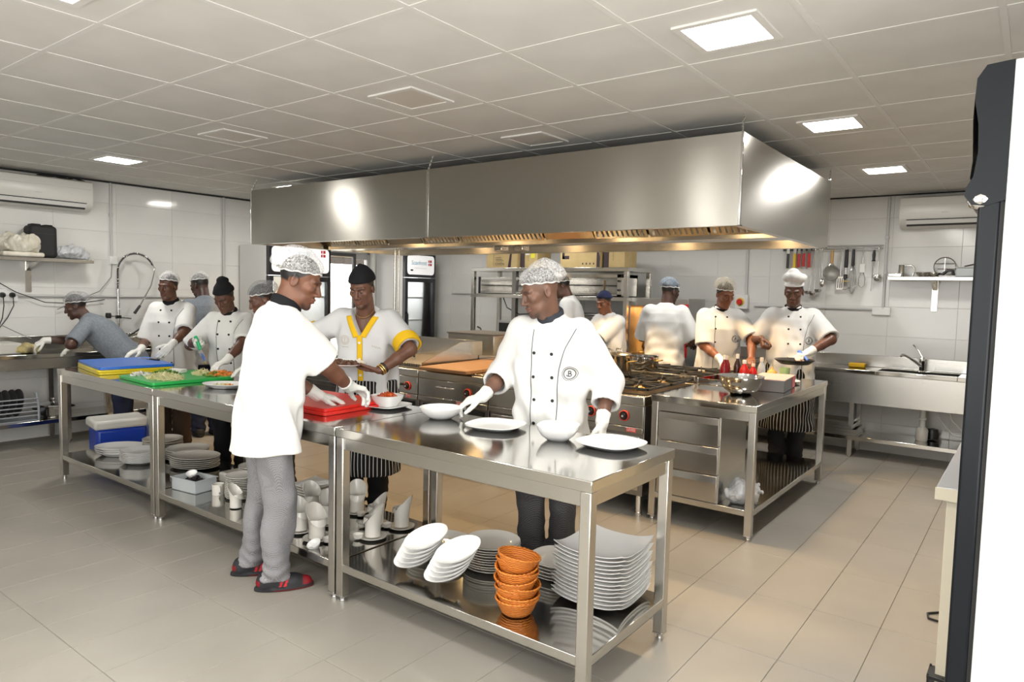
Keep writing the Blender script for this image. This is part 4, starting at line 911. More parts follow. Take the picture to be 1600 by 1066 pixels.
def net_mat(name, col, dens, scale=420):
    m = mat(name, col, .8, 0, .2)
    out = m.node_tree.nodes['Material Output']; tr = nd(m, 'ShaderNodeBsdfTransparent'); mx = nd(m, 'ShaderNodeMixShader')
    v = coords(m, (1, 1, 1))
    vo = nd(m, 'ShaderNodeTexVoronoi'); vo.feature = 'DISTANCE_TO_EDGE'; vo.inputs['Scale'].default_value = scale; lk(m, v, vo.inputs['Vector'])
    lt = nd(m, 'ShaderNodeMapRange'); lt.inputs['From Min'].default_value = .05; lt.inputs['From Max'].default_value = .22; lt.inputs['To Min'].default_value = 1; lt.inputs['To Max'].default_value = dens
    lk(m, vo.outputs['Distance'], lt.inputs[0])
    n = nd(m, 'ShaderNodeTexNoise'); n.inputs['Scale'].default_value = 110; n.inputs['Detail'].default_value = 6; lk(m, v, n.inputs['Vector'])
    r = nd(m, 'ShaderNodeMapRange'); r.inputs['From Min'].default_value = .35; r.inputs['From Max'].default_value = .7; r.inputs['To Min'].default_value = .18; r.inputs['To Max'].default_value = .85; lk(m, n.outputs['Fac'], r.inputs[0])
    mu = nd(m, 'ShaderNodeMath', operation='MULTIPLY', use_clamp=True); lk(m, lt.outputs[0], mu.inputs[0]); lk(m, r.outputs[0], mu.inputs[1])
    lk(m, mu.outputs[0], mx.inputs[0]); lk(m, tr.outputs[0], mx.inputs[1]); lk(m, P_(m).outputs[0], mx.inputs[2]); lk(m, mx.outputs[0], out.inputs[0])
    return m
NET = net_mat('white_hairnet', (.82, .82, .82), .28)
NET_GREY = net_mat('grey_hairnet', (.42, .43, .44), .3)
NET_BLUE = net_mat('blue_hairnet', (.35, .43, .52), .5)
NET_TAN = net_mat('tan_hairnet', (.62, .53, .40), .35)
BAND = cloth_mat('elastic_band', (.82, .81, .79), .8, 120, .6)

def hand_field(W, d, n, s, sc_, curl, spread=.10, thumb=(.55, .6), tc=.3):
    """W wrist, d along the palm, n out of the palm, s towards the thumb"""
    d = unit(d); n = unit(np.asarray(n)-d*(d@np.asarray(n))); sd = unit(np.cross(n, d)); 
    if sd@np.asarray(s) < 0: sd = -sd
    prims = []
    base = [(.030, .088, .0095), (.010, .092, .0098), (-.010, .087, .0092), (-.028, .078, .0082)]
    lens = [(.043, .026, .021), (.048, .030, .023), (.044, .028, .022), (.033, .021, .018)]
    cl = curl if hasattr(curl[0], '__len__') else [curl]*4
    for i, ((so, do, r), ll) in enumerate(zip(base, lens)):
        k = W + (d*do + sd*so)*sc_
        prims.append((W + (d*.012 + sd*so*.55)*sc_, k, .0135*sc_, .0115*sc_, 0))
        dirn = unit(d + sd*(so*spread*28*.1)); ang = 0; p = k
        for j, L in enumerate(ll):
            ang += cl[i][j]
            q = p + (dirn*math.cos(ang) + n*math.sin(ang))*L*sc_
            prims.append((p, q, (r-.0006*j)*sc_, (r-.0006*(j+1))*sc_, i+1)); p = q
    p = W + (d*.028+sd*.022+n*.006)*sc_
    dirn = unit(d*thumb[0]+sd*thumb[1]+n*.25)
    inw = unit(d - sd*.35 + n*.35)
    for j, (L, r) in enumerate(((.040, .0135), (.032, .0108), (.026, .0095))):
        q = p+dirn*L*sc_; prims.append((p, q, r*sc_, (r-.0012)*sc_, 5)); p = q; dirn = unit(dirn*(1-tc)+inw*tc)
    def f(P, inf=0.):
        parts = {}
        for (a, b, ra, rb, g) in prims:
            c = cap(P, a, b, ra+inf, rb+inf)
            parts[g] = c if g not in parts else smin(parts[g], c, (.014 if g == 0 else .004)*sc_)
        D = parts[0]
        for g in (1, 2, 3, 4, 5): D = smin(D, parts[g], .006*sc_)
        return D
    pts = np.array([p for a in prims for p in (a[0], a[1])])
    return f, pts.min(0)-.022*sc_, pts.max(0)+.022*sc_
def rotm(axis, a):
    return np.array(Matrix.Rotation(a, 3, Vector(axis)))
class Fold:
    def __init__(s, seed, amp, up, base=1.0):
        r = np.random.RandomState(seed); s.k = []; s.up = up
        for i in range(9):
            az = r.uniform(0, 6.28); el = r.uniform(-.35, .35) if i < 5 else r.uniform(-1.1, 1.1)
            f = r.uniform(28, 75)
            s.k.append((A_(math.cos(az)*math.cos(el), math.sin(az)*math.cos(el), math.sin(el))*f, r.uniform(0, 6.28), amp*r.uniform(.4, 1)*28/f*1.2))
        s.w = r.uniform(4, 9, (3, 3))
    def __call__(s, P):
        Q = P + .02*np.sin(P@s.w)
        return sum(a*np.sin(Q@k+ph) for k, ph, a in s.k)

def person(label, cat='person', H=1.75, pos=(0, 0), heading=90, lean=4, side=0, bend=0, head=(90, 20), headroll=0, tilt_fwd=.012, skin=(.15, .07, .042),
           arms=None, jacket=None, hem=.40, sleeve=(.3, .3), girth=1.0, belly=0., jfold=.004, collar=None, collar_h=.055, buttons=None, piping=False, emblem=None,
           trousers=None, apron=False, apron_len=.30, net=None, hat=None, hair=True, female=False, shoes=(.02, .02, .02), red_toe=False,
           feet=None, detail=1, vneck=False, name='person', seed=1, extra=None, shirt_tag=None, sleeve_r=1.0, headsize=1.0, netpuff=0.):
    base = A_(pos[0], pos[1], 0.); h = R_(heading); up = A_(0, 0, 1)
    fw = A_(math.cos(h), math.sin(h), 0); lf = A_(-math.sin(h), math.cos(h), 0)
    root = thing(name, label, cat, tuple(base))
    pel = base+up*.52*H
    sp = unit(up*math.cos(R_(lean))+fw*math.sin(R_(lean))+lf*math.sin(R_(side))); sf = unit(fw-sp*(fw@sp)); sl = np.cross(sp, sf)
    LB = .300*H; nb = pel+sp*LB
    sw = (.092 if female else .101)*H*girth**.5
    S = {k: nb - sp*.034*H + sl*sw*sg for k, sg in (('L', 1), ('R', -1))}
    l1, l2 = .168*H, .148*H
    arms = arms or {}
    E, W, AD = {}, {}, {}
    for k, sg in (('L', 1), ('R', -1)):
        a = arms.get(k) or dict(w=tuple(S[k] + sl*sg*.05*H - up*.29*H + fw*.05*H))
        w_ = A_(*a['w']); sv = S[k]; v = w_-sv; L = np.linalg.norm(v)
        if L > (l1+l2)*.985: v = v/L*(l1+l2)*.985; L = (l1+l2)*.985
        w_ = sv+v; c = (l1*l1+L*L-l2*l2)/(2*l1*L); ang = math.acos(max(-1, min(1, c)))
        pole = A_(*a.get('pole', tuple(sl*sg*.6 - fw*.5 - up*.7))); vd = v/L; pp = unit(pole - vd*(pole@vd))
        E[k] = sv + (vd*math.cos(ang)+pp*math.sin(ang))*l1; W[k] = w_; AD[k] = a
    # head frame
    hy, hp = R_(head[0]), R_(head[1])
    hd = A_(math.cos(hy), math.sin(hy), 0); hf = unit(hd*math.cos(hp)-up*math.sin(hp)); hu = unit(up*math.cos(hp)+hd*math.sin(hp)); hl = np.cross(hu, hf)
    if headroll:
        Rm = rotm(hf, R_(headroll)); hu = Rm@hu; hl = Rm@hl
    k = H/1.75*headsize*(.96 if female else 1)
    atl = nb + sp*.040*H + sf*tilt_fwd*H + up*.020*H           # skull base
    hc = atl + hu*.070*k + hf*.025*k
    HF = np.stack([hl, hf, hu], 1)
    hp_ = lambda l, f, u: hc + (hl*l+hf*f+hu*u)*k
    # ---- head + neck skin
    def f_head(P):
        d = ell(P, hp_(0, -.012, .035), A_(.075, .097, .092)*k, HF)
        d = smin(d, ell(P, hp_(0, .030, -.045), A_(.054, .068, .076)*k, HF), .03*k)
        d = smin(d, cap(P, hp_(-.022, .040, -.082), hp_(.022, .040, -.082), .025*k, .025*k), .03*k)
        d = smin(d, ell(P, hp_(0, .077, -.108), A_(.026, .020, .020)*k, HF), .022*k)
        for s in (-1, 1):
            d = smin(d, ell(P, hp_(.042*s, .062, -.016), A_(.021, .022, .019)*k, HF), .025*k)
            d = smin(d, cap(P, hp_(.012*s, .092, .024), hp_(.045*s, .074, .024), .010*k, .009*k), .014*k)
        for s in (-1, 1): d = smax(d, -ell(P, hp_(.031*s, .104, .002), A_(.017, .019, .012)*k, HF), .012*k)
        for s in (-1, 1): d = smin(d, ell(P, hp_(.031*s, .0765, .001), A_(.0145, .0145, .0125)*k, HF), .004*k)
        d = smin(d, cap(P, hp_(0, .092, .010), hp_(0, .112, -.032), .0085*k, .0125*k), .010*k)
        for s in (-1, 1): d = smin(d, ell(P, hp_(.0135*s, .101, -.037), A_(.010, .012, .0085)*k, HF), .006*k)
        d = smin(d, ell(P, hp_(0, .0945, -.063), A_(.024, .013, .0072)*k, HF), .006*k)
        d = smin(d, ell(P, hp_(0, .0925, -.0765), A_(.021, .013, .0078)*k, HF), .006*k)
        for s in (-1, 1):
            e = ell(P, hp_(.0745*s, -.012, -.006), A_(.009, .020, .032)*k, HF)
            e = smax(e, -ell(P, hp_(.0845*s, -.008, -.004), A_(.007, .011, .018)*k, HF), .004*k)
            d = smin(d, e, .007*k)
        return d
    nk0 = hp_(0, -.030, -.045)
    def f_neck(P): return smin(cap(P, nk0, nb-sp*.02*H-sf*.005*H, .050*k*(.88 if female else 1), .056*k*(.9 if female else 1)), cap(P, hp_(0, .0, -.07), nb+sf*.012*H-sp*.03*H, .038*k, .045*k), .05)
    def f_hn(P): return smin(f_head(P), f_neck(P), .022*k)
    res = [.0034, .0046, .006][0 if detail >= 2 else (1 if detail == 1 else 2)]
    lo = np.minimum(hc-.16*k, nb-.06)-.01; hi = np.maximum(hc+.16*k, nb+.06)+.01
    V, F = surface(f_hn, lo, hi, res)
    q = (V-hc)@HF/k
    sk = np.array(skin); col = np.tile(sk, (len(V), 1))
    col *= (1+.10*np.sin(V@A_(40, 55, 33)))[:, None]
    def paint(wt, c): col[:] = col*(1-wt[:, None])+np.array(c)*wt[:, None]
    ss = lambda x, a, b: np.clip((x-a)/(b-a), 0, 1)
    lips = np.exp(-((q[:, 0]/.024)**4)-((q[:, 2]+.070)/.0125)**4)*(q[:, 1] > .085); paint(lips*.55, (sk*A_(1.25, .75, .8)))
    brow = np.exp(-(((np.abs(q[:, 0])-.031)/.018)**4)-((q[:, 2]-.026+.25*np.maximum(np.abs(q[:, 0])-.03, 0))/.0055)**2)*(q[:, 1] > .06); paint(brow*.85, (.012, .01, .009))
    eye = np.exp(-(((np.abs(q[:, 0])-.031)/.012)**4)-((q[:, 2]+.0045)/.0036)**4)*(q[:, 1] > .07); paint(eye*.8, (.30, .27, .24))
    iris = np.exp(-(((np.abs(q[:, 0])-.031)/.0052)**4)-((q[:, 2]+.0045)/.0045)**4)*(q[:, 1] > .07); paint(iris, (.008, .006, .005))
    lash = np.exp(-(((np.abs(q[:, 0])-.031)/.014)**4)-((q[:, 2]+.0012)/.0020)**2)*(q[:, 1] > .07); paint(lash*.8, (.01, .008, .007))
    if hair and hair != 'none':
        line = .065-.45*np.maximum(-.02-q[:, 1], 0) - .9*np.maximum(np.minimum(.06-q[:, 1], .06), 0)*(np.abs(q[:, 0]) > .05)
        line = np.where(q[:, 1] < -.045, -.020, line)
        paint(ss(q[:, 2], line-.006, line+.006)*(np.abs(q[:, 0]) < .084), (.010, .009, .009))
    if net is not None: paint(ss((V-hp_(0, 0, .045+net[1]))@unit(hu*.99-hf*.26), .0, .008), (.03, .028, .027))
    if not female:
        bd = ss(-q[:, 2], .088, .104)*ss(q[:, 1], .045, .06)*(q[:, 2] > -.135); paint(bd*.6, (.02, .014, .012))
        mo = np.exp(-((q[:, 0]/.022)**4)-((q[:, 2]+.053)/.0045)**2)*(q[:, 1] > .085); paint(mo*.5, (.02, .014, .012))
    parts_V, parts_F, parts_C = [V], [F], [col]
    # ---- trunk, legs and arms under the clothes
    hipz = pel
    ft = feet or [(fw*.02+lf*.085), (fw*.02-lf*.085)]
    fdir = [f[1] if isinstance(f, tuple) else fw for f in ft]; ft = [base+(f[0] if isinstance(f, tuple) else f) for f in ft]
    hips = [pel-up*.01*H+lf*.052*H, pel-up*.01*H-lf*.052*H]
    ank = [f+up*.052*H for f in ft]
    kn = [(hips[i]+ank[i])/2 + fw*.018*H + up*.01*H for i in (0, 1)]
    def f_core(P):
        d = ell(P, pel+sp*.20*H, A_(.070, .052, .110)*H, np.stack([sl, sf, sp], 1))
        d = smin(d, ell(P, pel+sp*.03*H, A_(.070, .050, .095)*H, np.stack([sl, sf, sp], 1)), .05)
        for kk in 'LR': d = smin(d, cap(P, S[kk]-sl*.02*(1 if kk == 'L' else -1), E[kk], .030*H, .024*H), .03)
        d = smin(d, cap(P, nb-sp*.03*H, nb+sp*.01*H, .035*H, .030*H), .03)
        for i in (0, 1):
            d = smin(d, cap(P, hips[i], kn[i], .040*H, .030*H), .03); d = smin(d, cap(P, kn[i], ank[i], .030*H, .020*H), .02)
        return d
    pts = np.array([pel+sp*.32*H, pel-sp*.1*H, *ank, *kn, *S.values(), *E.values(), pel+sl*.14*H, pel-sl*.14*H, pel+sf*.12*H, pel-sf*.12*H])
    Vc, Fc = surface(f_core, pts.min(0)-.07, pts.max(0)+.07, .014)
    parts_V.append(Vc); parts_F.append(Fc); parts_C.append(np.tile(sk, (len(Vc), 1)))
    gl_parts = []
    for kk, sg in (('L', 1), ('R', -1)):
        a = AD[kk]
        if a.get('hide'): continue
        hs = H/1.75*(.94 if female else 1.0)
        ed = unit(W[kk]-E[kk]); hdir = unit(A_(*a['d'])) if 'd' in a else ed
        hn_ = A_(*a['n']) if 'n' in a else -up+1e-3*fw
        ths = A_(*a['s']) if 's' in a else np.cross(hdir, hn_)*sg*-1
        curl = a.get('curl', (.35, .45, .3))
        fh, lo, hi = hand_field(W[kk], hdir, hn_, ths, hs, curl, a.get('spread', .1), a.get('thumb', (.55, .6)), a.get('tc', .3))
        mid = E[kk]*.55+W[kk]*.45; ua = E[kk]*.75+S[kk]*.25
        def f_fore(P, E=E[kk], W=W[kk], mid=mid, ua=ua):
            d = smin(cap(P, ua, E, .028*H, .0255*H), cap(P, E, mid, .0255*H, .0235*H), .02)
            return smin(d, cap(P, mid, W, .0235*H, .0155*H), .012)
        gl = a.get('glove', False)
        r2 = .0040 if detail >= 1 else .0055
        if gl:
            Va, Fa = surface(f_fore, np.minimum.reduce([ua, E[kk], W[kk]])-.06, np.maximum.reduce([ua, E[kk], W[kk]])+.06, .007)
            cu = W[kk]-ed*.055*hs
            def f_gl(P):
                d = fh(P, .0018)
                c = smin(cap(P, cu, W[kk], .0385*hs, .0325*hs), cap(P, W[kk], W[kk]+hdir*.012, .0325*hs, .030*hs), .01); c = np.maximum(c, (cu-P)@ed)
                d = smin(d, c, .012)
                return d + .0012*np.sin(P@A_(210, 160, 240))*np.sin(P@A_(-130, 190, 90))
            Vg, Fg = surface(f_gl, np.minimum(lo, cu-.05), np.maximum(hi, cu+.05), r2)
            gl_parts.append((Vg, Fg))
        else:
            def f_arm(P): return smin(f_fore(P), fh(P), .016)
            Va, Fa = surface(f_arm, np.minimum.reduce([ua-.06, E[kk]-.06, lo]), np.maximum.reduce([ua+.06, E[kk]+.06, hi]), r2)
        parts_V.append(Va); parts_F.append(Fa)
        ca = np.tile(sk, (len(Va), 1))*(1+.08*np.sin(Va@A_(30, 45, 38)))[:, None]
        parts_C.append(ca)
    off = np.cumsum([0]+[len(v) for v in parts_V])
    Vb = np.concatenate(parts_V)-base; Fb = np.concatenate([f+o for f, o in zip(parts_F, off)])
    link('body', np_mesh('body', Vb, Fb, SKIN, np.concatenate(parts_C)), root)
    for Vg, Fg in gl_parts: link('glove', np_mesh('glove', Vg-base, Fg, GLOVE), root)
    # ---- jacket
    fj = None
    if jacket is not None:
        tz = np.array([-.30, -.16, -.05, .05, .14, .21, .258, .286, .304, .325])*H
        wz = np.array([.126, .124, .119, .111, .112, .112, .100, .080, .058, .036])*H*girth
        dz = np.array([.094, .092, .088, .083, .084, .082, .070, .056, .046, .036])*H*girth
        if female: wz = wz*np.array([1, 1.02, 1, .93, .93, .95, .93, .92, .95, 1]); dz[4:6] *= 1.06
        if belly: dz[1:5] += belly*np.array([.4, .9, 1, .5])
        fo = Fold(seed, jfold, up)
        se = {}
        for i, kk in enumerate('LR'):
            s_ = sleeve[i]; se[kk] = (E[kk]+(W[kk]-E[kk])*s_, unit(W[kk]-E[kk])) if s_ > 0 else (E[kk]+(S[kk]-E[kk])*-s_, unit(E[kk]-S[kk]))
        hemz = hem*H
        def f_jacket(P, folds=True, inf=0., arms_=True):
            r = P-pel; t = r@sp
            low = t < 0
            l = np.where(low, r@lf*.7+r@sl*.3, r@sl); f = np.where(low, (r-np.outer(t*.55, 0*sp))@sf*.6+r@fw*.4, r@sf)
            tc_ = np.clip(t, tz[0], tz[-1]); w_ = np.interp(tc_, tz, wz)+inf; d_ = np.interp(tc_, tz, dz)+inf
            if belly: f = f-belly*.5*np.exp(-((t-.02*H)/(.12*H))**2)
            lx = np.abs(l/w_); fx = np.abs(f/d_); kx = .78*np.sqrt(lx*lx+fx*fx)+.22*np.maximum(lx, fx)
            d = (kx-1)*np.minimum(w_, d_)*.9
            d = smax(d, t-tz[-1], .01)
            for kk in ('LR' if arms_ else ''):
                e, dr = se[kk]; sg = 1 if kk == 'L' else -1; R0 = .043*H*sleeve_r+inf
                if sleeve[0 if kk == 'L' else 1] > 0:
                    c = smin(cap(P, S[kk]-sl*sg*.012*H, E[kk], R0, .041*H*sleeve_r+inf), cap(P, E[kk], e+dr*.03, .041*H*sleeve_r+inf, .038*H*sleeve_r+inf), .03)
                else: c = cap(P, S[kk]-sl*sg*.012*H, e+dr*.03, R0, .043*H*sleeve_r+inf)
                pl = (P-e)@dr
                nearE = np.linalg.norm(P-e, axis=1) < .16
                c = np.where(nearE, smax(c, pl, .006), c)
                inn = cap(P, e-dr*min(.035, abs(sleeve[0 if kk == 'L' else 1])*(l2 if sleeve[0 if kk == 'L' else 1] > 0 else l1)*.7), e+dr*.05, .0385*H*sleeve_r-.017, .039*H*sleeve_r-.015)
                c = np.where(nearE, np.maximum(c, -inn), c)
                d = smin(d, c, .035)
            if folds:
                fa = fo(P)*np.clip(1.15-t/(.30*H), .25, 1.2); fa = .016*np.tanh(fa/.016)
                for kk in 'LR': fa = fa*np.clip(np.linalg.norm(P-se[kk][0], axis=1)/.16-.25, .06, 1)
                d = d+fa
            if vneck:
                u = t-.215*H; wdg = np.maximum(np.abs(r@sl)-.55*u-.004, np.maximum(-u, -(r@sf)))
                d = smax(d, -wdg, .006)
            d = smax(d, hemz-P[:, 2], .006)
            return d
        fj = f_jacket
        ptj = [pel+sp*.33*H, base+up*hemz]
        for kk in 'LR': ptj += [S[kk], E[kk], se[kk][0]]
        for sg in (-1, 1): ptj += [pel+lf*sg*.13*H*girth-up*.1*H, pel+fw*sg*(.11*H*girth+max(0, sg)*belly)-up*.1*H, pel+sp*.2*H+sf*sg*.11*H]
        ptj = np.array(ptj)
        Vj, Fj = surface(f_jacket, ptj.min(0)-.10, ptj.max(0)+.10, .0085 if detail >= 1 else .011)
        Vj, Fj = biggest(Vj, Fj)
        jk = link('jacket', np_mesh('jacket', Vj-base, Fj, jacket), root)
        def front(l, u, back=False): # point on the jacket front: l to the wearer's left, u above the pelvis along the spine
            l = np.atleast_1d(l).astype(float); u = np.atleast_1d(u).astype(float)
            O = pel+np.outer(l, sl)+np.outer(u, sp)+sf*(.5 if not back else -.5)
            D_ = sf*(-1 if not back else 1); T0 = trace(lambda Q: f_jacket(Q, arms_=False), O, D_, 1.0)
            miss = ((T0-O)@D_) > .62                              # past the side of the chest: lie on the sleeve head instead
            if miss.any(): T0[miss] = trace(f_jacket, O[miss], D_, 1.0)
            return T0
        if buttons:
            for (l, u) in buttons['at']:
                p = front(l*H/1.75, u*H/1.75)[0]
                mb = MB().lathe([(0, -.003), (.0085, -.003), (.0095, .001), (.008, .004), (0, .0045)], 10)
                o = obj('button', mb, buttons.get('m', BTN), jk, smooth=50)
                o.matrix_local = Matrix(((sl[0], -sp[0], sf[0], p[0]-base[0]), (sl[1], -sp[1], sf[1], p[1]-base[1]), (sl[2], -sp[2], sf[2], p[2]-base[2]), (0, 0, 0, 1)))
        if piping:
            for path in piping:
                pa = np.array(path)*H/1.75; n = 26; tt = np.linspace(0, len(pa)-1, n)
                l_ = np.interp(tt, range(len(pa)), pa[:, 0]); u_ = np.interp(tt, range(len(pa)), pa[:, 1])
                pp_ = trace(f_jacket, pel+np.outer(l_, sl)+np.outer(u_, sp)+sf*.5, -sf, 1.0)+sf*.0012-base
                jmp = np.linalg.norm(np.diff(pp_, axis=0), axis=1); cut = np.argmax(jmp > .06) if (jmp > .06).any() else n-1; pp_ = pp_[:cut+1]
                pp_ = pp_[((pp_+base-pel)@sf) > -.12]
                obj('piping', MB().tube([tuple(x) for x in pp_], .0021, 5), THREAD, jk, smooth=60)
        if emblem:
            (el_, eu_, er, em) = emblem; mb = MB()
            def ring(r, w):
                aa = np.linspace(0, 2*math.pi, 29)[:-1]; p = front(el_+r*np.cos(aa), eu_+r*np.sin(aa))+sf*.0018-base
                mb.tube([tuple(x) for x in p], w, 4, closed=True)
            ring(er, .0014); ring(er*.78, .0024)
            def stroke(pts):
                pts = np.array(pts)*er*.5; p = front(el_+pts[:, 0], eu_+pts[:, 1])+sf*.0018-base; mb.tube([tuple(x) for x in p], .0022, 4)
            # seen from the front the wearer's left is image right
            stroke([(-.3, .75), (-.3, -.75)]); stroke([(-.3, .75), (.25, .7), (.4, .4), (.2, .08), (-.3, 0)]); stroke([(-.1, .02), (.45, -.1), (.55, -.45), (.3, -.75), (-.3, -.75), (-.7, -.6), (-.8, -.3)])
            obj('emblem', mb, em, jk)
        if extra: extra(dict(front=front, base=base, jk=jk, sl=sl, sf=sf, sp=sp, pel=pel, H=H, root=root, E=E, W=W, S=S, se=se, nb=nb, fj=f_jacket))
    if collar is not None:
        c0 = nb-sp*.045*H+sf*.004*H; c1 = nb+sp*collar_h*.75*H/1.75+sf*.012*H+hf*0
        top = unit(sp*.93+sf*.30)
        def f_col(P):
            d = cap(P, c0, c1+sp*.03, .088*k, .068*k)
            d = smax(d, (P-(nb+sp*(collar_h-.03)+sf*.004))@top, .006)
            d = np.maximum(d, (nb-sp*.05-P)@sp)
            return d+.0015*np.sin(P@A_(60, 70, 110))
        Vk, Fk = surface(f_col, nb-.15, nb+.15, .006)
        link('neck_scarf', np_mesh('neck_scarf', Vk-base, Fk, collar), root)
    # ---- trousers, apron, shoes
    if trousers is not None:
        ft_ = Fold(seed+50, .0035, up)
        def f_tr(P):
            d = ell(P, pel-up*.005*H, A_(.092, .070, .085)*H, np.stack([lf, fw, up], 1))
            for i in (0, 1):
                d = smin(d, cap(P, hips[i]-up*.03*H, kn[i], .055*H, .045*H), .03); d = smin(d, cap(P, kn[i], ank[i]-up*.028*H, .045*H, .038*H), .03)
            zz = P[:, 2]
            d = d+ft_(P)*1.6 + .0075*np.sin(zz*95+2*np.sin(P[:, 0]*30+P[:, 1]*22))*np.exp(-zz/.16)
            return smax(smax(d, .030*H-zz, .01), zz-(pel[2]+.06*H), .01)
        ptt = np.array([*ank, *kn, pel+lf*.13*H, pel-lf*.13*H, pel+fw*.12*H, pel-fw*.12*H, pel+up*.06*H, base])
        Vt, Ft = surface(f_tr, ptt.min(0)-.07, ptt.max(0)+.07, .0105 if detail >= 1 else .014)
        link('trousers', np_mesh('trousers', Vt-base, Ft, trousers), root)
    if apron:
        z1 = pel[2]+.03*H; z0 = apron_len*H; fa = Fold(seed+90, .004, up); rx, ry = .116*H*girth, .094*H*girth+belly*.6
        def f_ap(P):
            r = P-pel; l = r@lf; f = r@fw
            grow = 1+.10*np.clip((pel[2]-P[:, 2])/(.3*H), -.2, 1)
            d = (np.sqrt((l/(rx*grow))**2+(f/(ry*grow))**2)-1)*ry + fa(P)
            d = smax(smax(d, P[:, 2]-z1, .006), z0-P[:, 2], .006)
            return smax(d, -(f+.06), .01)
        Va, Fa = surface(f_ap, A_(pel[0]-.26, pel[1]-.26, z0-.03), A_(pel[0]+.26, pel[1]+.26, z1+.03), .010)
        an = np.arctan2((Va-pel)@lf, (Va-pel)@fw)*7.5+20
        link('apron', np_mesh('apron', Va-base, Fa, C_STRIPE, np.stack([an, an, an], 1)), root)
    if shoes is not None:
        for i in (0, 1):
            fd = unit(fdir[i]); sd = np.cross(up, fd); o = ft[i]; ks = H/1.75
            def f_shoe(P):
                d = cap(P, o-fd*.045*ks+up*.040*ks, o+fd*.095*ks+up*.030*ks, .044*ks, .040*ks)
                d = smin(d, cap(P, o+fd*.09*ks+up*.026*ks, o+fd*.155*ks+up*.022*ks, .040*ks, .034*ks), .03)
                d = smin(d, cap(P, o-fd*.03*ks+up*.05*ks, o-fd*.025*ks+up*.095*ks, .040*ks, .042*ks), .03)
                sole = np.maximum(ell((P-o-fd*.05*ks)*A_(1, 1, 0), A_(0, 0, 0), A_(.052, .148, 1)*ks, np.stack([sd, fd, up], 1)), np.abs(P[:, 2]-.011)-.011)
                d = np.minimum(d, sole)
                return smax(smax(d, -P[:, 2]+.0005, .003), P[:, 2]-.088*ks, .01)
            Vs, Fs = surface(f_shoe, o+A_(-.24, -.24, -.02), o+A_(.24, .24, .15), .006 if detail >= 1 else .010)
            qs = np.stack([(Vs-o)@sd, (Vs-o)@fd, Vs[:, 2]], 1)/ks
            cs = np.tile(np.array(shoes), (len(Vs), 1))
            if red_toe:
                wt = np.clip((qs[:, 1]-.138)/.008, 0, 1)*(qs[:, 2] > .022); wt = np.maximum(wt, (qs[:, 1] < -.068)*(qs[:, 2] > .035)*(qs[:, 2] < .06)*1.); cs = cs*(1-wt[:, None])+A_(.20, .008, .014)*wt[:, None]
                for c0_ in (.035, .058):
                    st = (np.abs(qs[:, 1]-c0_-.35*(qs[:, 2]-.04)) < .006)*(np.abs(qs[:, 0]) > .022)*(qs[:, 2] > .024)*(qs[:, 2] < .065)
                    cs[st] = (.5, .02, .03)
                cs[(qs[:, 2] < .012) & (qs[:, 1] > 0)] = (.12, .012, .014)
            sh = link('shoe', np_mesh('shoe', Vs-base, Fs, SHOEM, cs), root)
            if red_toe:
                lc = MB()
                for j in range(4):
                    c_ = o+fd*(.035+.018*j)*ks-base; zt = (.088-.010*j)*ks
                    lc.tube([tuple(c_+sd*s_*.018*ks+up*(zt-.006*abs(s_)*1.2)) for s_ in (-1, -.5, 0, .5, 1)], .0028, 5)
                obj('laces', lc, BLACK, sh, smooth=60)
    # ---- head wear
    if net is not None:
        (nm, low) = net                                        # material and how far down it sits
        npu = netpuff
        n0 = hp_(0, 0, .045+low); nt = unit(hu*.97+hf*.02-hf*.26)
        fn_ = Fold(seed+120, .0028, up)
        def f_net(P):
            d = ell(P, hp_(0, -.018-npu*.45, .043+npu*.12), A_(.085+npu*.55, .112+npu*.8, .098+npu*.55)*k, HF)
            d0 = ell(P, hp_(0, -.013, .036), A_(.081, .104, .098)*k, HF); hgt = np.clip(((P-n0)@nt)/(.045*k), 0, 1); hgt = hgt*(2-hgt)
            return smax(d0*(1-hgt)+d*hgt+fn_(P)*(.3+.7*hgt), (n0-P)@nt, .004)
        Vn, Fn = surface(f_net, hc-.22*k, hc+.22*k, .006)
        cen = Vn[Fn].mean(1); keep = ((cen-n0)@nt) > .004
        nt_o = link('hairnet', np_mesh('hairnet', Vn-base, Fn[keep], nm), root)
        aa = np.linspace(0, 2*math.pi, 41)[:-1]; ux = unit(hl); uy = unit(np.cross(nt, ux))
        O = n0+np.outer(np.cos(aa), ux)*.3+np.outer(np.sin(aa), uy)*.3+nt*.004; D = -(np.outer(np.cos(aa), ux)+np.outer(np.sin(aa), uy))
        t = np.zeros(len(aa))
        for _ in range(50): t += .8*ell(O+t[:, None]*D, hp_(0, -.013, .036), A_(.081, .104, .098)*k, HF)
        rim = O+t[:, None]*D - base + nt*.003*np.sin(aa*9)[:, None]
        obj('elastic_band', MB().tube([tuple(x) for x in rim], [.0042+.0010*math.sin(11*a) for a in aa], 6, closed=True), BAND, nt_o, smooth=60)
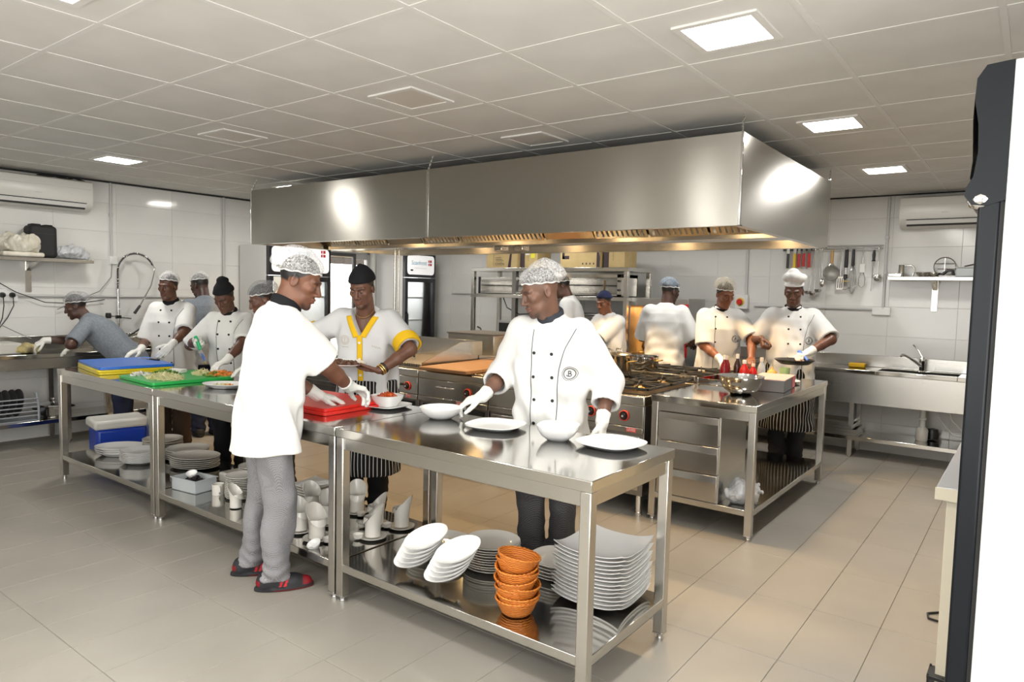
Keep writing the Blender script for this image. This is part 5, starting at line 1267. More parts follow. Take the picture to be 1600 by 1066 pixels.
    if hat:
        kind = hat[0]; hm = hat[1]; n0 = hp_(0, 0, .048 if kind == 'beanie' else .055); nt = unit(hu*.97-hf*(.10 if kind != 'scarf' else .28)); fn_ = Fold(seed+130, .003, up)
        def f_hat(P):
            if kind == 'toque':
                d = ell(P, hp_(0, -.01, .060), A_(.084, .104, .075)*k, HF)
                for (l, f, u, r) in ((.045, .03, .135, .055), (-.04, .02, .14, .055), (0, -.05, .135, .062), (.0, .04, .15, .05), (-.06, -.03, .125, .045), (.06, -.03, .125, .045), (-.01, -.01, .175, .05)):
                    d = smin(d, ell(P, hp_(l, f, u), A_(r, r, r*.8)*k, HF), .012)
                return smax(d, (n0-P)@nt, .006)
            if kind == 'bun':
                d = ell(P, hp_(0, -.014, .045), A_(.086, .110, .105)*k, HF)
                d = smin(d, ell(P, hp_(.005, -.035, .150), A_(.052, .055, .042)*k, HF), .018)
                d = d+.003*np.sin(((P-hc)@hu)*150+((P-hc)@hf)*50)
                return smax(d, (n0-P)@nt, .006)
            d = ell(P, hp_(0, -.016, .045), A_(.086, .112, .104 if kind == 'scarf' else .102)*k, HF)
            if kind == 'beanie': d = smin(d, cap(P, hp_(0, -.03, .13), hp_(0, -.015, .158), .030*k, .010*k), .045)
            return smax(d+fn_(P)*.8, (n0-P)@nt, .006)
        Vn, Fn = surface(f_hat, hc-.25*k, hc+.25*k, .006)
        link('headwear', np_mesh('headwear', Vn-base, Fn, hm), root)
    return dict(root=root, base=base, hc=hc, HF=HF, k=k, E=E, W=W, S=S, sl=sl, sf=sf, sp=sp, pel=pel, H=H, fj=fj)
BTN8 = [(s*.052, u) for u in (.435, .325, .215, .105, -.005) for s in (-1, 1)]
BTNR = [(s*.052, u) for u in (.405, .30, .195, .09) for s in (-1, 1)]
# ================================================================ TABLEWARE AND SMALL THINGS
TT = .8805; SH = .2005
def sq(p): # superellipse bend for rounded-square outlines
    def fn(a, r, z): 
        c, s = abs(math.cos(a)), abs(math.sin(a)); return r/((c**p+s**p)**(1/p)), z
    return fn
def plate_prof(R, h=.022, foot=.55, t=.004):
    return [(0, t), (R*foot, t), (R*.72, t+.003), (R*.97, h-.001), (R, h+.001), (R, h-.002), (R*.74, .002), (R*foot+.004, 0), (R*foot-.006, 0), (0, .0005)]
def bowl_prof(R, h, foot=.45, t=.005):
    return [(0, t), (R*foot, t), (R*.75, h*.40), (R*.93, h*.78), (R*.985, h), (R, h), (R*.955, h*.74), (R*.78, h*.33), (R*foot+.006, 0), (0, 0)]
def plate_mesh(R, m, p=None, h=.022, n=40, foot=.55, sy=1): return MB().lathe(plate_prof(R, h, foot), n, fn=sq(p) if p else None, sy=sy).mesh('plate', m, 35)
def put(name, me, loc, label, cat, rot=(0, 0, 0), group=None, scale=None):
    o = link(name, me, None, loc, rot); tag(o, label, cat, group)
    if scale: o.scale = scale
    return o
def stack(name, me, c, n, dz, what, cat, jit=.003, rz=0, tilt=(0, 0), group=None, z0=SH, rnd=None):
    rr = random.Random(hash(what) % 999 if rnd is None else rnd)
    for k_ in range(n):
        put(name, me, (c[0]+rr.uniform(-jit, jit), c[1]+rr.uniform(-jit, jit), z0+k_*dz), f'{what}, {nth(n-1-k_, n)}' if n > 1 else what, cat, (tilt[0], tilt[1], rz+rr.uniform(-.06, .06)), group)
# --- on the near table
PSQ = plate_mesh(.142, CERAM, 3.0, .024, 48, .5)
put('plate', PSQ, (1.035, 1.395, TT), 'rounded-square white plate in front of the chef, left of the small bowl', 'plate', (0, 0, R_(12)))
put('plate', PSQ, (1.672, 1.43, TT), 'rounded-square white plate at the right end of the near table', 'plate', (0, 0, R_(-6)), scale=(1.02, 1.02, 1))
put('bowl', MB().lathe(bowl_prof(.115, .062, .42), 44).mesh('bowl', CERAM, 40), (.655, 1.40, TT), 'wide shallow white bowl under the chef\'s gloved hand', 'bowl')
put('bowl', MB().lathe(bowl_prof(.096, .072, .42), 48, fn=sq(3.2)).mesh('bowl', CERAM, 40), (1.415, 1.385, TT), 'deep square-rimmed white bowl standing between the two plates', 'bowl', (0, 0, R_(20)))
# --- middle table
put('plate', plate_mesh(.125, CERAM, 4.0, .018), (.19, 1.44, TT), 'small square white saucer plate under the bowl of chilli', 'plate', (0, 0, R_(8)))
put('bowl', MB().lathe(bowl_prof(.082, .066, .5), 48, fn=sq(3.6)).mesh('bowl', CERAM, 40), (.185, 1.45, TT+.0055), 'square white bowl heaped with red chilli sauce', 'bowl', (0, 0, R_(8)))
def heap(name, label, cat, c, r, h, n, size, m, seed=1, flat=(1, 1), z0=0):
    rr = random.Random(seed); mb = MB()
    for k_ in range(n):
        a = rr.uniform(0, 6.283); q = math.sqrt(rr.random()); z = z0+h*(1-q*q)*rr.uniform(.35, 1)
        M = Euler((rr.uniform(-1, 1), rr.uniform(-1, 1), rr.uniform(0, 6.28))).to_matrix(); s = [size[i]*rr.uniform(.6, 1.3) for i in range(3)]
        mb.cbox((c[0]+r*q*math.cos(a)*flat[0], c[1]+r*q*math.sin(a)*flat[1], c[2]+z), s, M)
    o = obj(name, mb, m); tag(o, label, cat); o['kind'] = 'stuff'; return o
CHIL = noisy(mat('chilli', (.45, .06, .01), .35), (.32, .03, .006), (.62, .12, .02), 40)
heap('chilli_sauce', 'chunky red chilli sauce heaped in the square bowl', 'food', (.185, 1.45, TT+.05), .066, .035, 260, (.016, .011, .009), CHIL, 4)
REDB = mat('red_board', (.72, .03, .02), .38); 
def cboard(label, c, d, rz, m, t_=.02, z=TT):
    x, y, r = d[0]/2, d[1]/2, .02; poly = []
    for (cx, cy, a0) in ((x-r, y-r, 0), (-x+r, y-r, 90), (-x+r, -y+r, 180), (x-r, -y+r, 270)):
        for k_ in range(4): a = R_(a0+30*k_); poly.append((cx+r*math.cos(a), cy+r*math.sin(a)))
    return tag(obj('cutting_board', MB().prism(poly, 0, t_), m, bevel=.003, loc=(c[0], c[1], z), rot=(0, 0, R_(rz))), label, 'cutting board')
cboard('upper red plastic cutting board beside the chef with his back turned', (-.135, 1.235), (.58, .46), 3, REDB, .018, TT+.0185)
cboard('lower red plastic cutting board, the bottom one of the red pair', (-.125, 1.23), (.60, .47), 2, REDB, .018)
put('platter', MB().lathe(plate_prof(.16, .030, .55), 44, sy=.68).mesh('platter', CERAM, 35), (-1.13, 1.22, TT), 'oval white platter with scraps of cabbage and carrot', 'platter', (0, 0, R_(30)))
VEG = noisy(mat('cabbage', (.70, .66, .34), .5), (.62, .58, .28), (.78, .75, .48), 30); CAR = mat('carrot', (.75, .25, .04), .5); GRN = noisy(mat('herb', (.10, .28, .04), .5), (.05, .16, .02), (.22, .42, .08), 25)
heap('cabbage_shreds', 'few shreds of cabbage on the oval platter', 'food', (-1.15, 1.21, TT+.012), .07, .008, 60, (.03, .004, .003), VEG, 6)
heap('carrot_bits', 'scrap of orange carrot on the oval platter', 'food', (-1.12, 1.23, TT+.016), .03, .008, 16, (.02, .006, .004), CAR, 7)
# --- left table boards
GREENB = mat('green_board', (.02, .42, .08), .35); BLUEB = mat('blue_board', (.02, .15, .62), .35); YELB = mat('yellow_board', (.78, .62, .02), .35)
cboard('green plastic cutting board covered with chopped vegetables', (-1.77, 1.215), (.56, .58), -3, GREENB, .022)
cboard('lower yellow board, bottom of the coloured stack on the far left table', (-2.585, 1.215), (.66, .52), -9, YELB, .018)
cboard('upper yellow board directly under the blue board', (-2.595, 1.215), (.66, .52), -10, YELB, .018, TT+.0185)
cboard('blue plastic board on top of the yellow boards', (-2.585, 1.22), (.66, .52), -9, BLUEB, .022, TT+.037)
gz = TT+.022
heap('cabbage_shreds', 'large pale heap of shredded cabbage at the front of the green board', 'food', (-1.68, 1.08, gz), .17, .035, 420, (.05, .004, .003), VEG, 8, (1, .6))
heap('cabbage_shreds', 'small pale heap of shredded cabbage beside the carrots', 'food', (-1.72, 1.38, gz), .07, .035, 160, (.04, .004, .003), VEG, 9)
heap('herb_leaves', 'dark green chopped herbs across the back of the green board', 'food', (-1.90, 1.20, gz), .12, .03, 160, (.03, .012, .002), GRN, 10, (1, .7))
heap('onion_slices', 'pale onion slices at the left end of the green board', 'food', (-1.97, 1.05, gz), .07, .02, 70, (.03, .012, .003), mat('onion', (.75, .72, .70), .4), 11)
heap('carrot_slices', 'orange carrot slices heaped on the right of the green board', 'food', (-1.60, 1.44, gz), .09, .035, 90, (.028, .022, .004), CAR, 12, (.8, 1.2))
heap('cucumber_slices', 'green cucumber slices between the carrots', 'food', (-1.60, 1.40, gz), .08, .03, 50, (.026, .020, .004), GRN, 13)
tag(obj('cheese_block', MB().box(-.06, -.035, 0, .06, .035, .03), mat('white_cheese', (.8, .79, .74), .5), bevel=.006, loc=(-1.93, 1.30, gz), rot=(0, 0, .4)), 'white block standing at the back of the green board', 'food')
def knife(label, loc, rz, hm, L_=.2, rx=0, ry=0):
    t = thing('chef_knife', label, 'knife', loc, rz); t.rotation_euler = (rx, ry, rz)
    obj('blade', MB().add([(0, -.002, 0), (L_, 0, .03), (L_*.8, 0, .044), (0, -.002, .044), (0, .002, 0), (L_, .0005, .03), (L_*.8, .0005, .044), (0, .002, .044)], [(0, 1, 2, 3), (7, 6, 5, 4), (0, 4, 5, 1), (1, 5, 6, 2), (2, 6, 7, 3), (3, 7, 4, 0)]), CHROME, t)
    obj('handle', MB().box(-.12, -.010, .016, 0, .010, .044), hm, t, bevel=.006); return t
knife('kitchen knife with a green handle held by the woman with the black head wrap', (-2.065, 1.535, 1.040), R_(12), mat('green_handle', (.04, .5, .2), .4), .125, 0, R_(62))
knife('dark knife lying across the far edge of the blue board', (-2.62, 1.40, TT+.061), R_(185), BLACK, .2, R_(90))
# --- near table shelf
stack('plate', plate_mesh(.155, CERAM2, 2.7, .028), (.775, 1.275), 4, .017, 'rounded-square cream plate in the low stack behind the dip dishes', 'plate', .006, .3)
stack('plate', plate_mesh(.142, CERAM2, None, .022), (1.075, 1.335), 10, .0125, 'round rimmed cream plate in the stack behind the baskets', 'plate', .003)
stack('plate', plate_mesh(.13, CERAM2, 3, .022), (1.37, 1.46), 5, .016, 'pale plate between the baskets and the square plates', 'plate', .003)
dip = MB().lathe([(0, .006), (.05, .008), (.085, .022), (.108, .042), (.112, .043), (.112, .040), (.088, .016), (.05, 0), (0, 0)], 40, sy=.68)
dip.lathe([(.0, -.012), (.010, -.012), (.012, 0), (0, .001)], 10, (-.04, 0, 0)).lathe([(.0, -.012), (.010, -.012), (.012, 0), (0, .001)], 10, (.04, 0, 0))
dipm = dip.mesh('dip_dish', CERAM, 40)
for (cx, cy, n, w_) in ((.895, 1.06, 5, 'left'), (1.12, 1.035, 5, 'right')):
    for k_ in range(n):
        put('dip_dish', dipm, (cx+.012*k_-.035, cy+.004*k_-.02, SH+.062+k_*.024), f'white oval dip dish of the {w_} leaning pile, {nth(n-1-k_, n)}', 'dish', (R_(22), R_(-20), R_(38)))
WICK = mat('orange_wicker', (.62, .20, .02), .55)
v = coords(WICK, (1, 1, 1)); wv = nd(WICK, 'ShaderNodeTexWave'); wv.bands_direction = 'Z'; wv.inputs['Scale'].default_value = 38; wv.inputs['Distortion'].default_value = 5; lk(WICK, v, wv.inputs['Vector'])
bp = nd(WICK, 'ShaderNodeBump'); bp.inputs['Strength'].default_value = .9; bp.inputs['Distance'].default_value = .002; lk(WICK, wv.outputs['Fac'], bp.inputs['Height']); lk(WICK, bp.outputs[0], P_(WICK).inputs['Normal'])
cr = nd(WICK, 'ShaderNodeValToRGB'); cr.color_ramp.elements[0].color = (.38, .08, .01, 1); cr.color_ramp.elements[1].color = (.72, .25, .03, 1); lk(WICK, wv.outputs['Fac'], cr.inputs[0]); lk(WICK, cr.outputs[0], P_(WICK).inputs['Base Color'])
wob = lambda a, r, z: (r*(1+.018*math.sin(a*22+z*260)), z+.0012*math.sin(a*22))
bk = MB().lathe([(0, .004), (.055, .005), (.062, .012), (.071, .03), (.080, .05), (.088, .066), (.092, .068), (.092, .064), (.084, .048), (.075, .026), (.066, .008), (.058, 0), (0, 0)], 66, fn=wob)
bkm = bk.mesh('basket', WICK, 60)
rim = MB().tube([(.0905*math.cos(a), .0905*math.sin(a), .067+.0018*math.sin(a*30)) for a in [2*math.pi*j/90 for j in range(90)]], .0042, 5, closed=True).mesh('rim', WICK, 60)
rr = random.Random(5); nB = 9
tl = [(0, 0), (.03, .02), (.10, -.06), (-.05, .10), (.14, -.02), (.02, .10), (.10, .12), (.16, .08), (.20, .10)]
for k_ in range(nB):
    b_ = put('bread_basket', bkm, (1.47+rr.uniform(-.006, .006), 1.01+rr.uniform(-.006, .006), SH+.001+k_*.0225+(.008 if k_ > 3 else 0)), f'orange woven bread basket in the pile of nine, {nth(nB-1-k_, nB)}', 'basket', (tl[k_][0]*-.7, tl[k_][1], rr.uniform(0, 6)))
    link('rim', rim, b_)
# big square plates with lifted corners
def square_plate(s, lift, m, n=14, t_=.006):
    mb = MB(); g = np.linspace(-1, 1, n+1)
    def zf(u, v): return lift*(.42*u*u+.42*v*v+.35*u**4*v**4)
    for k_, off in ((0, t_), (1, 0)):
        for u in g:
            for v_ in g: mb.v.append((u*s/2*(1 if k_ == 0 else .985), v_*s/2*(1 if k_ == 0 else .985), zf(u, v_)+off))
    N = n+1
    for i in range(n):
        for j in range(n):
            a = i*N+j; mb.f.append((a, a+N, a+N+1, a+1)); b = N*N+a; mb.f.append((b, b+1, b+N+1, b+N))
    ed = [i*N for i in range(N)]+[n*N+j for j in range(1, N)]+[i*N+n for i in range(n-1, -1, -1)]+[j for j in range(n-1, 0, -1)]
    for k_ in range(len(ed)):
        a, b = ed[k_], ed[(k_+1) % len(ed)]; mb.f.append((a, b, N*N+b, N*N+a))
    return mb.mesh('plate', m, 40)
stack('square_plate', square_plate(.335, .036, CERAM), (1.67, 1.395), 14, .0172, 'large square white plate in the tall stack', 'plate', .004, R_(3), rnd=4)
# --- middle table shelf
def slant_cup():
    mb = MB(); n = 28; H_ = .125
    prof = [(0, .012), (.030, .012), (.031, .05), (.036, .09), (.043, 1.0), (.046, 1.0), (.040, .09), (.035, .05), (.036, .006), (.0, .006)]
    def fn(a, r, z):
        if z == 1.0: return r*(1+.12*max(0, math.cos(a))), .105+.045*math.cos(a)
        return r, z
    mb.lathe(prof, n, fn=fn)
    return mb.mesh('cup', CERAM2, 45)
cupm = slant_cup(); saum = MB().lathe([(0, .006), (.05, .006), (.068, .011), (.072, .014), (.072, .011), (.05, 0), (0, 0)], 32).lathe([(0, .010), (.020, .012), (.027, .026), (.029, .026), (.022, .008), (0, .006)], 18, (-.062, -.045, 0)).mesh('saucer', CERAM2, 45)
cups = [(.335, 1.215, 20, 'beside the table leg with a round side dish'), (.335, 1.43, 10, 'at the back right corner of the middle shelf'), (.20, 1.36, 30, 'standing between its neighbours right of the leg'), (-.06, 1.44, 120, 'pale one at the back behind the table leg'),
        (.13, 1.0, 150, 'nearest the front edge of the middle shelf'), (-.045, 1.02, 160, 'beside the chef\'s trouser leg at the shelf front'), (-.02, 1.20, 140, 'second row behind the front cup of the middle shelf'), (-.24, 1.25, 150, 'far left of the slanted cups')]
for (x, y, a, w_) in cups:
    s_ = put('saucer', saum, (x, y, SH), f'white saucer under slanted cup, {w_}', 'saucer', (0, 0, R_(a)), scale=(1.05, 1.05, 1.1))
    put('slanted_cup', cupm, (x, y, SH+.0075), f'white slant-rimmed cup, {w_}', 'cup', (0, 0, R_(a+20)), scale=(1.22, 1.22, 1.25))
put('dip_dish', MB().lathe(bowl_prof(.038, .026), 24).mesh('bowl', CERAM, 40), (.21, .93, SH), 'tiny white sauce dish at the front edge of the middle shelf', 'dish', (.5, 0, 0))
stack('small_plate', plate_mesh(.098, CERAM2, None, .016), (-.86, 1.16), 13, .011, 'small round plate in the front pile by the checked trousers', 'plate', .002)
stack('small_plate', plate_mesh(.105, CERAM2, None, .016), (-1.02, 1.36), 12, .012, 'small round plate in the rear pile by the checked trousers', 'plate', .002)
stack('square_plate', square_plate(.21, .014, CERAM2, 8), (-.42, 1.40), 8, .0165, 'small square plate in the stack behind the slanted cups', 'plate', .003, R_(5))
put('slanted_cup', cupm, (-.69, 1.02, SH), 'lone slanted cup half hidden behind the chef\'s trousers', 'cup', (0, 0, R_(200)))
t = thing('plastic_tub', 'clear plastic tub of dark olives on the middle table shelf', 'tub', (-1.255, 1.06, SH), R_(8))
CLR = mat('milky_plastic', (.62, .66, .68), .25, 0, .5, alpha=.72)
obj('tub_walls', MB().box(-.115, -.075, 0, .115, .075, .004).box(-.12, -.08, .004, -.115, .08, .085).box(.115, -.08, .004, .12, .08, .085).box(-.115, -.08, .004, .115, -.075, .085).box(-.115, .075, .004, .115, .08, .085), CLR, t)
obj('tub_rim', MB().box(-.127, -.087, .080, .127, -.080, .086).box(-.127, .080, .080, .127, .087, .086).box(-.127, -.080, .080, -.120, .080, .086).box(.120, -.080, .080, .127, .080, .086), CLR, t)
h_ = heap('dark_olives', 'black olives filling the clear plastic tub', 'food', (-1.255, 1.06, SH+.035), .075, .05, 120, (.02, .02, .02), mat('olive_black', (.012, .01, .012), .2), 15, (1.2, .8))
put('dip_dish', MB().lathe(bowl_prof(.036, .028), 24).mesh('bowl', CERAM, 40), (-1.28, 1.06, SH+.082), 'little white dish resting on the olives', 'dish', (.3, .2, 0))
put('mug', MB().lathe([(0, .006), (.034, .006), (.036, .07), (.039, .07), (.037, 0), (0, 0)], 24).tube([(.037, 0, .058), (.058, 0, .052), (.060, 0, .03), (.040, 0, .016)], .005, 8).mesh('mug', CERAM2, 45), (-1.03, 1.10, SH), 'small cream mug beside the plastic tub', 'mug', (0, 0, R_(-20)))
t = thing('serving_tray', 'flat cream tray leaning low behind the plastic tub', 'tray', (-1.13, 1.36, SH)); obj('tray_body', MB().box(-.16, -.11, 0, .16, .11, .075), CERAM2, t, bevel=.015)
# --- far left table shelf
stack('oval_plate', MB().lathe(plate_prof(.19, .02, .6), 44, sy=.78).mesh('plate', CERAM2, 35), (-1.80, 1.36), 6, .0145, 'large oval plate in the stack behind the double legs', 'plate', .004, R_(20))
scl = MB().lathe(plate_prof(.15, .030, .6), 64, fn=lambda a, r, z: (r*(1+.035*math.cos(a*8)*(r/.15)**2), z)).mesh('plate', CERAM, 35)
stack('scalloped_plate', scl, (-2.22, 1.17), 7, .011, 'scalloped white plate in the pile on the far left shelf', 'plate', .002, .2)
stack('oval_platter', MB().lathe(plate_prof(.19, .035, .5), 44, sy=.75).mesh('platter', CERAM, 35), (-2.58, 1.17), 3, .020, 'broad white oval platter at the far left shelf end', 'platter', .01, R_(40))
stack('plate', plate_mesh(.15, CERAM2, None, .022), (-2.42, 1.43), 6, .019, 'cream round plate in the stack behind the platters', 'plate', .006)
stack('plate', plate_mesh(.16, CERAM2, None, .022), (-2.08, 1.45), 5, .016, 'wide pale plate in the stack behind the scalloped plates', 'plate', .006)
# --- cooler box on the floor behind the far left table
t = thing('cooler_box', 'blue cooler box with a white lid on the floor behind the left table', 'cooler', (-3.30, 1.46, 0), R_(80))
obj('tub', MB().box(-.20, -.15, .0, .20, .15, .30), mat('cooler_blue', (.01, .05, .42), .35), t, bevel=.03, seg=3)
obj('lid', MB().box(-.22, -.17, .295, .22, .17, .375), mat('cooler_lid', (.72, .71, .66), .4), t, bevel=.025, seg=3)
# --- under the left sink
t = thing('dish_rack', 'grey dish rack loaded with upright dark plates under the left sink', 'rack', (-4.42, .98, .251))
obj('rack_frame', MB().box(-.13, -.20, 0, .13, .20, .012).tube([(.13, .20, 0), (.13, .20, .16), (.10, .19, .26)], .012, 8).tube([(.13, -.20, 0), (.13, -.20, .16), (.10, -.19, .26)], .012, 8), mat('rack_grey', (.30, .32, .35), .4), t, smooth=60)
for zz in (.05, .09, .13, .17, .21): obj('rack_wire', MB().tube([(.13, -.2, zz), (.13, .2, zz)], .007, 6), mat('rack_grey', (.30, .32, .35), .4), t)
dm = MB().lathe(plate_prof(.13, .02), 28).mesh('plate', mat('dark_plate', (.05, .05, .055), .3), 35)
for k_ in range(4): put('plate', dm, (-4.48, .92+.055*k_, .251+.155), f'dark plate standing on edge in the dish rack, {("first", "second", "third", "fourth")[k_]} from the left', 'plate', (R_(80), 0, R_(5)))
t = thing('cooking_pot', 'shiny lidded cooking pot on the shelf under the left sink', 'pot', (-4.44, 1.36, .251))
obj('pot_body', MB().lathe([(0, 0), (.11, 0), (.135, .03), (.14, .10), (.145, .105), (.135, .10), (.13, .03), (0, .01)], 32), CHROME, t, smooth=45)
lid = obj('lid', MB().lathe([(.146, .108), (.14, .12), (.07, .14), (0, .146)], 32), CHROME, t, smooth=45); obj('lid_knob', MB().lathe([(.010, .145), (.012, .16), (.022, .168), (.018, .18), (0, .183)], 14), CHROME, lid, smooth=50)
for s in (-1, 1): obj('handle', MB().tube([(.03, s*.135, .08), (.03, s*.17, .085), (-.03, s*.17, .085), (-.03, s*.135, .08)], .007, 8), BLACK, t, smooth=50)
tag(obj('blue_drum', MB().lathe([(0, 0), (.12, 0), (.135, .03), (.14, .17), (.13, .30), (.11, .34), (0, .35)], 28), mat('drum_blue', (.02, .02, .20), .35), smooth=45, loc=(-4.40, .66, .251)), 'dark blue plastic drum at the left edge under the sink', 'drum')
# --- left counter and shelf
tag(obj('storage_box', MB().box(-.16, -.20, 0, .16, .20, .10), mat('dull_white', (.62, .60, .55), .5), bevel=.008, loc=(-4.52, .88, .881)), 'low white box at the left end of the left counter', 'box')
def lump(name, label, cat, c, r, m, seed, amp=.012, res=.006):
    f1 = Fold(seed, amp*.8, None); f2 = Fold(seed+1, amp*.75, None); fo = lambda P: f1(P) - .5*np.abs(f2(P*2.0)) - .3*np.abs(f1(P*3.6)); c0 = A_(*c); r = A_(*r)
    def f(P):
        Q = P-c0; d = ell(Q, A_(0, 0, r[2]*.9), r) + fo(P)
        d = smax(d, -Q[:, 2]+.0005, .01); return d
    V, F = surface(f, c0-A_(*(r*1.35)), c0+A_(r[0]*1.35, r[1]*1.35, r[2]*2.5), res)
    o = link(name, np_mesh(name, V-c0, F, m), None, tuple(c0)); return tag(o, label, cat)
CLOTHB = noisy(mat('folded_cloth', (.66, .62, .52), .8), (.58, .54, .44), (.72, .69, .60), 14)
lump('cloth_bundle', 'crumpled cream cloth bundle on the left wall shelf', 'cloth', (-4.54, 1.13, 1.83), (.13, .15, .085), CLOTHB, 3, .016)
tag(obj('folded_cloth', MB().box(-.12, -.17, 0, .12, .17, .045), CLOTHB, bevel=.018, seg=3, loc=(-4.54, 1.14, 1.786)), 'folded cream cloth lying flat under the crumpled bundle', 'cloth')
t = thing('black_case', 'tall black case standing at the back of the left wall shelf', 'case', (-4.60, 1.335, 1.786))
obj('shell', MB().box(-.09, -.12, 0, .09, .12, .31), RUBBER, t, bevel=.035, seg=4); obj('lid_bump', MB().box(-.06, -.09, .30, .06, -.01, .325).box(-.06, .02, .30, .06, .09, .322), RUBBER, t, bevel=.01); obj('seam', MB().box(.0905, -.10, .23, .092, .10, .236), BLACK, t)
BAG = mat('plastic_bag', (.62, .64, .66), .22, 0, .6, alpha=.80)
lump('plastic_bag', 'grey-white plastic bag slumped on the left wall shelf', 'bag', (-4.55, 1.60, 1.786), (.10, .13, .06), BAG, 9, .014)
lump('plastic_bag', 'crumpled clear plastic bag on the shelf of the drawer table', 'bag', (1.675, 3.26, SH), (.085, .13, .075), BAG, 12, .016)
lump('wiping_rag', 'brown and yellow wiping rag under the leaning woman\'s glove', 'cloth', (-4.40, 1.12, .881), (.07, .10, .045), noisy(mat('rag', (.4, .3, .15), .9), (.12, .09, .06), (.66, .55, .25), 9), 14, .012)
# --- drawer table top
t = thing('mixing_bowl', 'large shiny steel mixing bowl at the front of the drawer table', 'bowl', (1.52, 3.58, TT))
obj('bowl_body', MB().lathe([(0, .004), (.07, .005), (.115, .04), (.142, .085), (.152, .128), (.160, .130), (.160, .127), (.155, .124), (.145, .08), (.118, .034), (.072, 0), (0, 0)], 44), CHROME, t, smooth=50)
obj('contents', MB().lathe([(0, .105), (.08, .10), (.146, .09)], 24), mat('yellow_food', (.6, .45, .12), .6), t, smooth=60)
t = thing('bottle_tray', 'flat steel tray of sauce bottles on the drawer table', 'tray', (1.185, 4.16, TT), R_(-4))
obj('tray_body', MB().box(-.10, -.27, 0, .26, .27, .003).box(-.10, -.27, .003, -.092, .27, .045).box(.252, -.27, .003, .26, .27, .045).box(-.092, -.27, .003, .252, -.262, .045).box(-.092, .262, .003, .252, .27, .045), CHROME, t, bevel=.002)
def bottle(label, x, y, h, r, mc, capm, prof=None):
    t = thing('sauce_bottle', label, 'bottle', (x, y, TT+.0035))
    obj('bottle_body', MB().lathe([(0, 0), (r, 0), (r, h*.5), (r*.85, h*.62), (r*.42, h*.78), (r*.40, h*.84), (0, h*.84)], 22), mc, t, smooth=45)
    obj('cap', MB().lathe([(r*.46, h*.83), (r*.46, h*.97), (r*.40, h), (0, h)], 18), capm, t, smooth=45)
KET = mat('ketchup', (.22, .006, .01), .15); SOY = mat('brown_sauce', (.035, .015, .01), .12); SQZ = mat('squeeze_red', (.58, .01, .008), .3); CAPW = mat('white_cap', (.8, .78, .72), .4); CAPC = mat('cream_cap', (.75, .62, .5), .4)
bottle('dark red ketchup bottle with a pale cap, leftmost on the tray', 1.17, 4.20, .21, .034, KET, CAPW); bottle('dark brown sauce bottle behind the ketchup', 1.23, 4.33, .215, .030, SOY, CAPW)
bottle('bright red squeeze bottle with a round white lid', 1.305, 4.28, .175, .038, SQZ, CAPW); bottle('second red squeeze bottle at the right of the tray', 1.35, 4.36, .145, .032, SQZ, CAPC)
bottle('clear shaker bottle with a peach lid beside the squeeze bottles', 1.385, 4.46, .19, .032, CLR, CAPC); bottle('small ketchup bottle half hidden behind the front one', 1.13, 4.37, .19, .028, KET, CAPC)
t = thing('flat_box', 'flat pink-topped carton with a red printed side on the drawer table', 'box', (1.60, 4.06, TT), R_(6))
obj('box_body', MB().box(-.11, -.22, 0, .12, .22, .085), mat('dark_box', (.10, .10, .11), .4), t, bevel=.003); obj('box_top', MB().box(-.122, -.222, .085, .122, .222, .092), mat('pink_card', (.58, .42, .38), .6), t); obj('red_print', MB().box(.1205, .10, .005, .123, .22, .085), RED, t)
put('plate', plate_mesh(.12, CERAM, None, .02), (1.56, 4.50, TT), 'white plate with a sandwich behind the flat carton', 'plate')
tag(obj('sandwich', MB().box(-.05, -.035, 0, .05, .035, .04), mat('bread', (.62, .45, .2), .8), bevel=.012, seg=3, loc=(1.55, 4.50, TT+.006)), 'small brown sandwich on the white plate of the drawer table', 'food')
tag(obj('green_cup', MB().lathe([(0, 0), (.034, 0), (.042, .10), (.038, .10), (.032, .006), (0, .006)], 20), mat('pale_green', (.36, .52, .24), .4), smooth=45, loc=(1.50, 4.72, TT)), 'pale green cup behind the white plate', 'cup')
tag(obj('onion', MB().lathe([(0, 0), (.03, .004), (.048, .035), (.035, .065), (.010, .08), (.006, .10), (0, .101)], 20), mat('onion_skin', (.66, .36, .07), .35), smooth=60, loc=(1.40, 4.70, TT)), 'brown onion on the drawer table beside the green cup', 'vegetable')
# --- utensils on the back wall
t = thing('utensil_rail', 'thin steel rail on the back wall holding utensils on hooks', 'rail', (0, 6.60, 2.09))
obj('rail_bar', MB().tube([(1.20, 0, 0), (1.88, 0, 0)], .006, 8).tube([(1.30, .02, .035), (1.88, .02, .035)], .005, 8), CHROME, t, smooth=60)
for xx in (1.25, 1.55, 1.85): obj('bracket', MB().tube([(xx, 0, 0), (xx, .045, .02)], .006, 8), CHROME, t)
t = thing('knife_strip', 'magnetic strip on the back wall behind the hood corner', 'rail', (1.05, 6.63, 2.10)); obj('strip', MB().box(-.16, -.008, -.02, .16, .015, .02), BLACK, t)
for (x, c, l_, hz) in ((.95, (.02, .02, .02), 'black', .16), (1.02, (.75, .5, .01), 'yellow', .17), (1.065, (.45, .01, .015), 'dark red', .15), (1.115, (.5, .012, .015), 'crimson', .14), (1.17, (.55, .02, .015), 'bright red', .15)):
    k = thing('hanging_knife', f'{l_}-handled knife hanging handle-down from the magnetic strip', 'knife', (x, 6.605, 2.05))
    obj('handle', MB().box(-.014, -.010, -hz, .014, .010, 0), mat('knife_'+l_.replace(' ', '_'), c, .4), k, bevel=.006); obj('blade', MB().box(-.016, -.001, 0, .016, .001, .20), CHROME, k)
def hang(name, label, x, cat='utensil'): return thing(name, label, cat, (x, 6.585, 2.085))
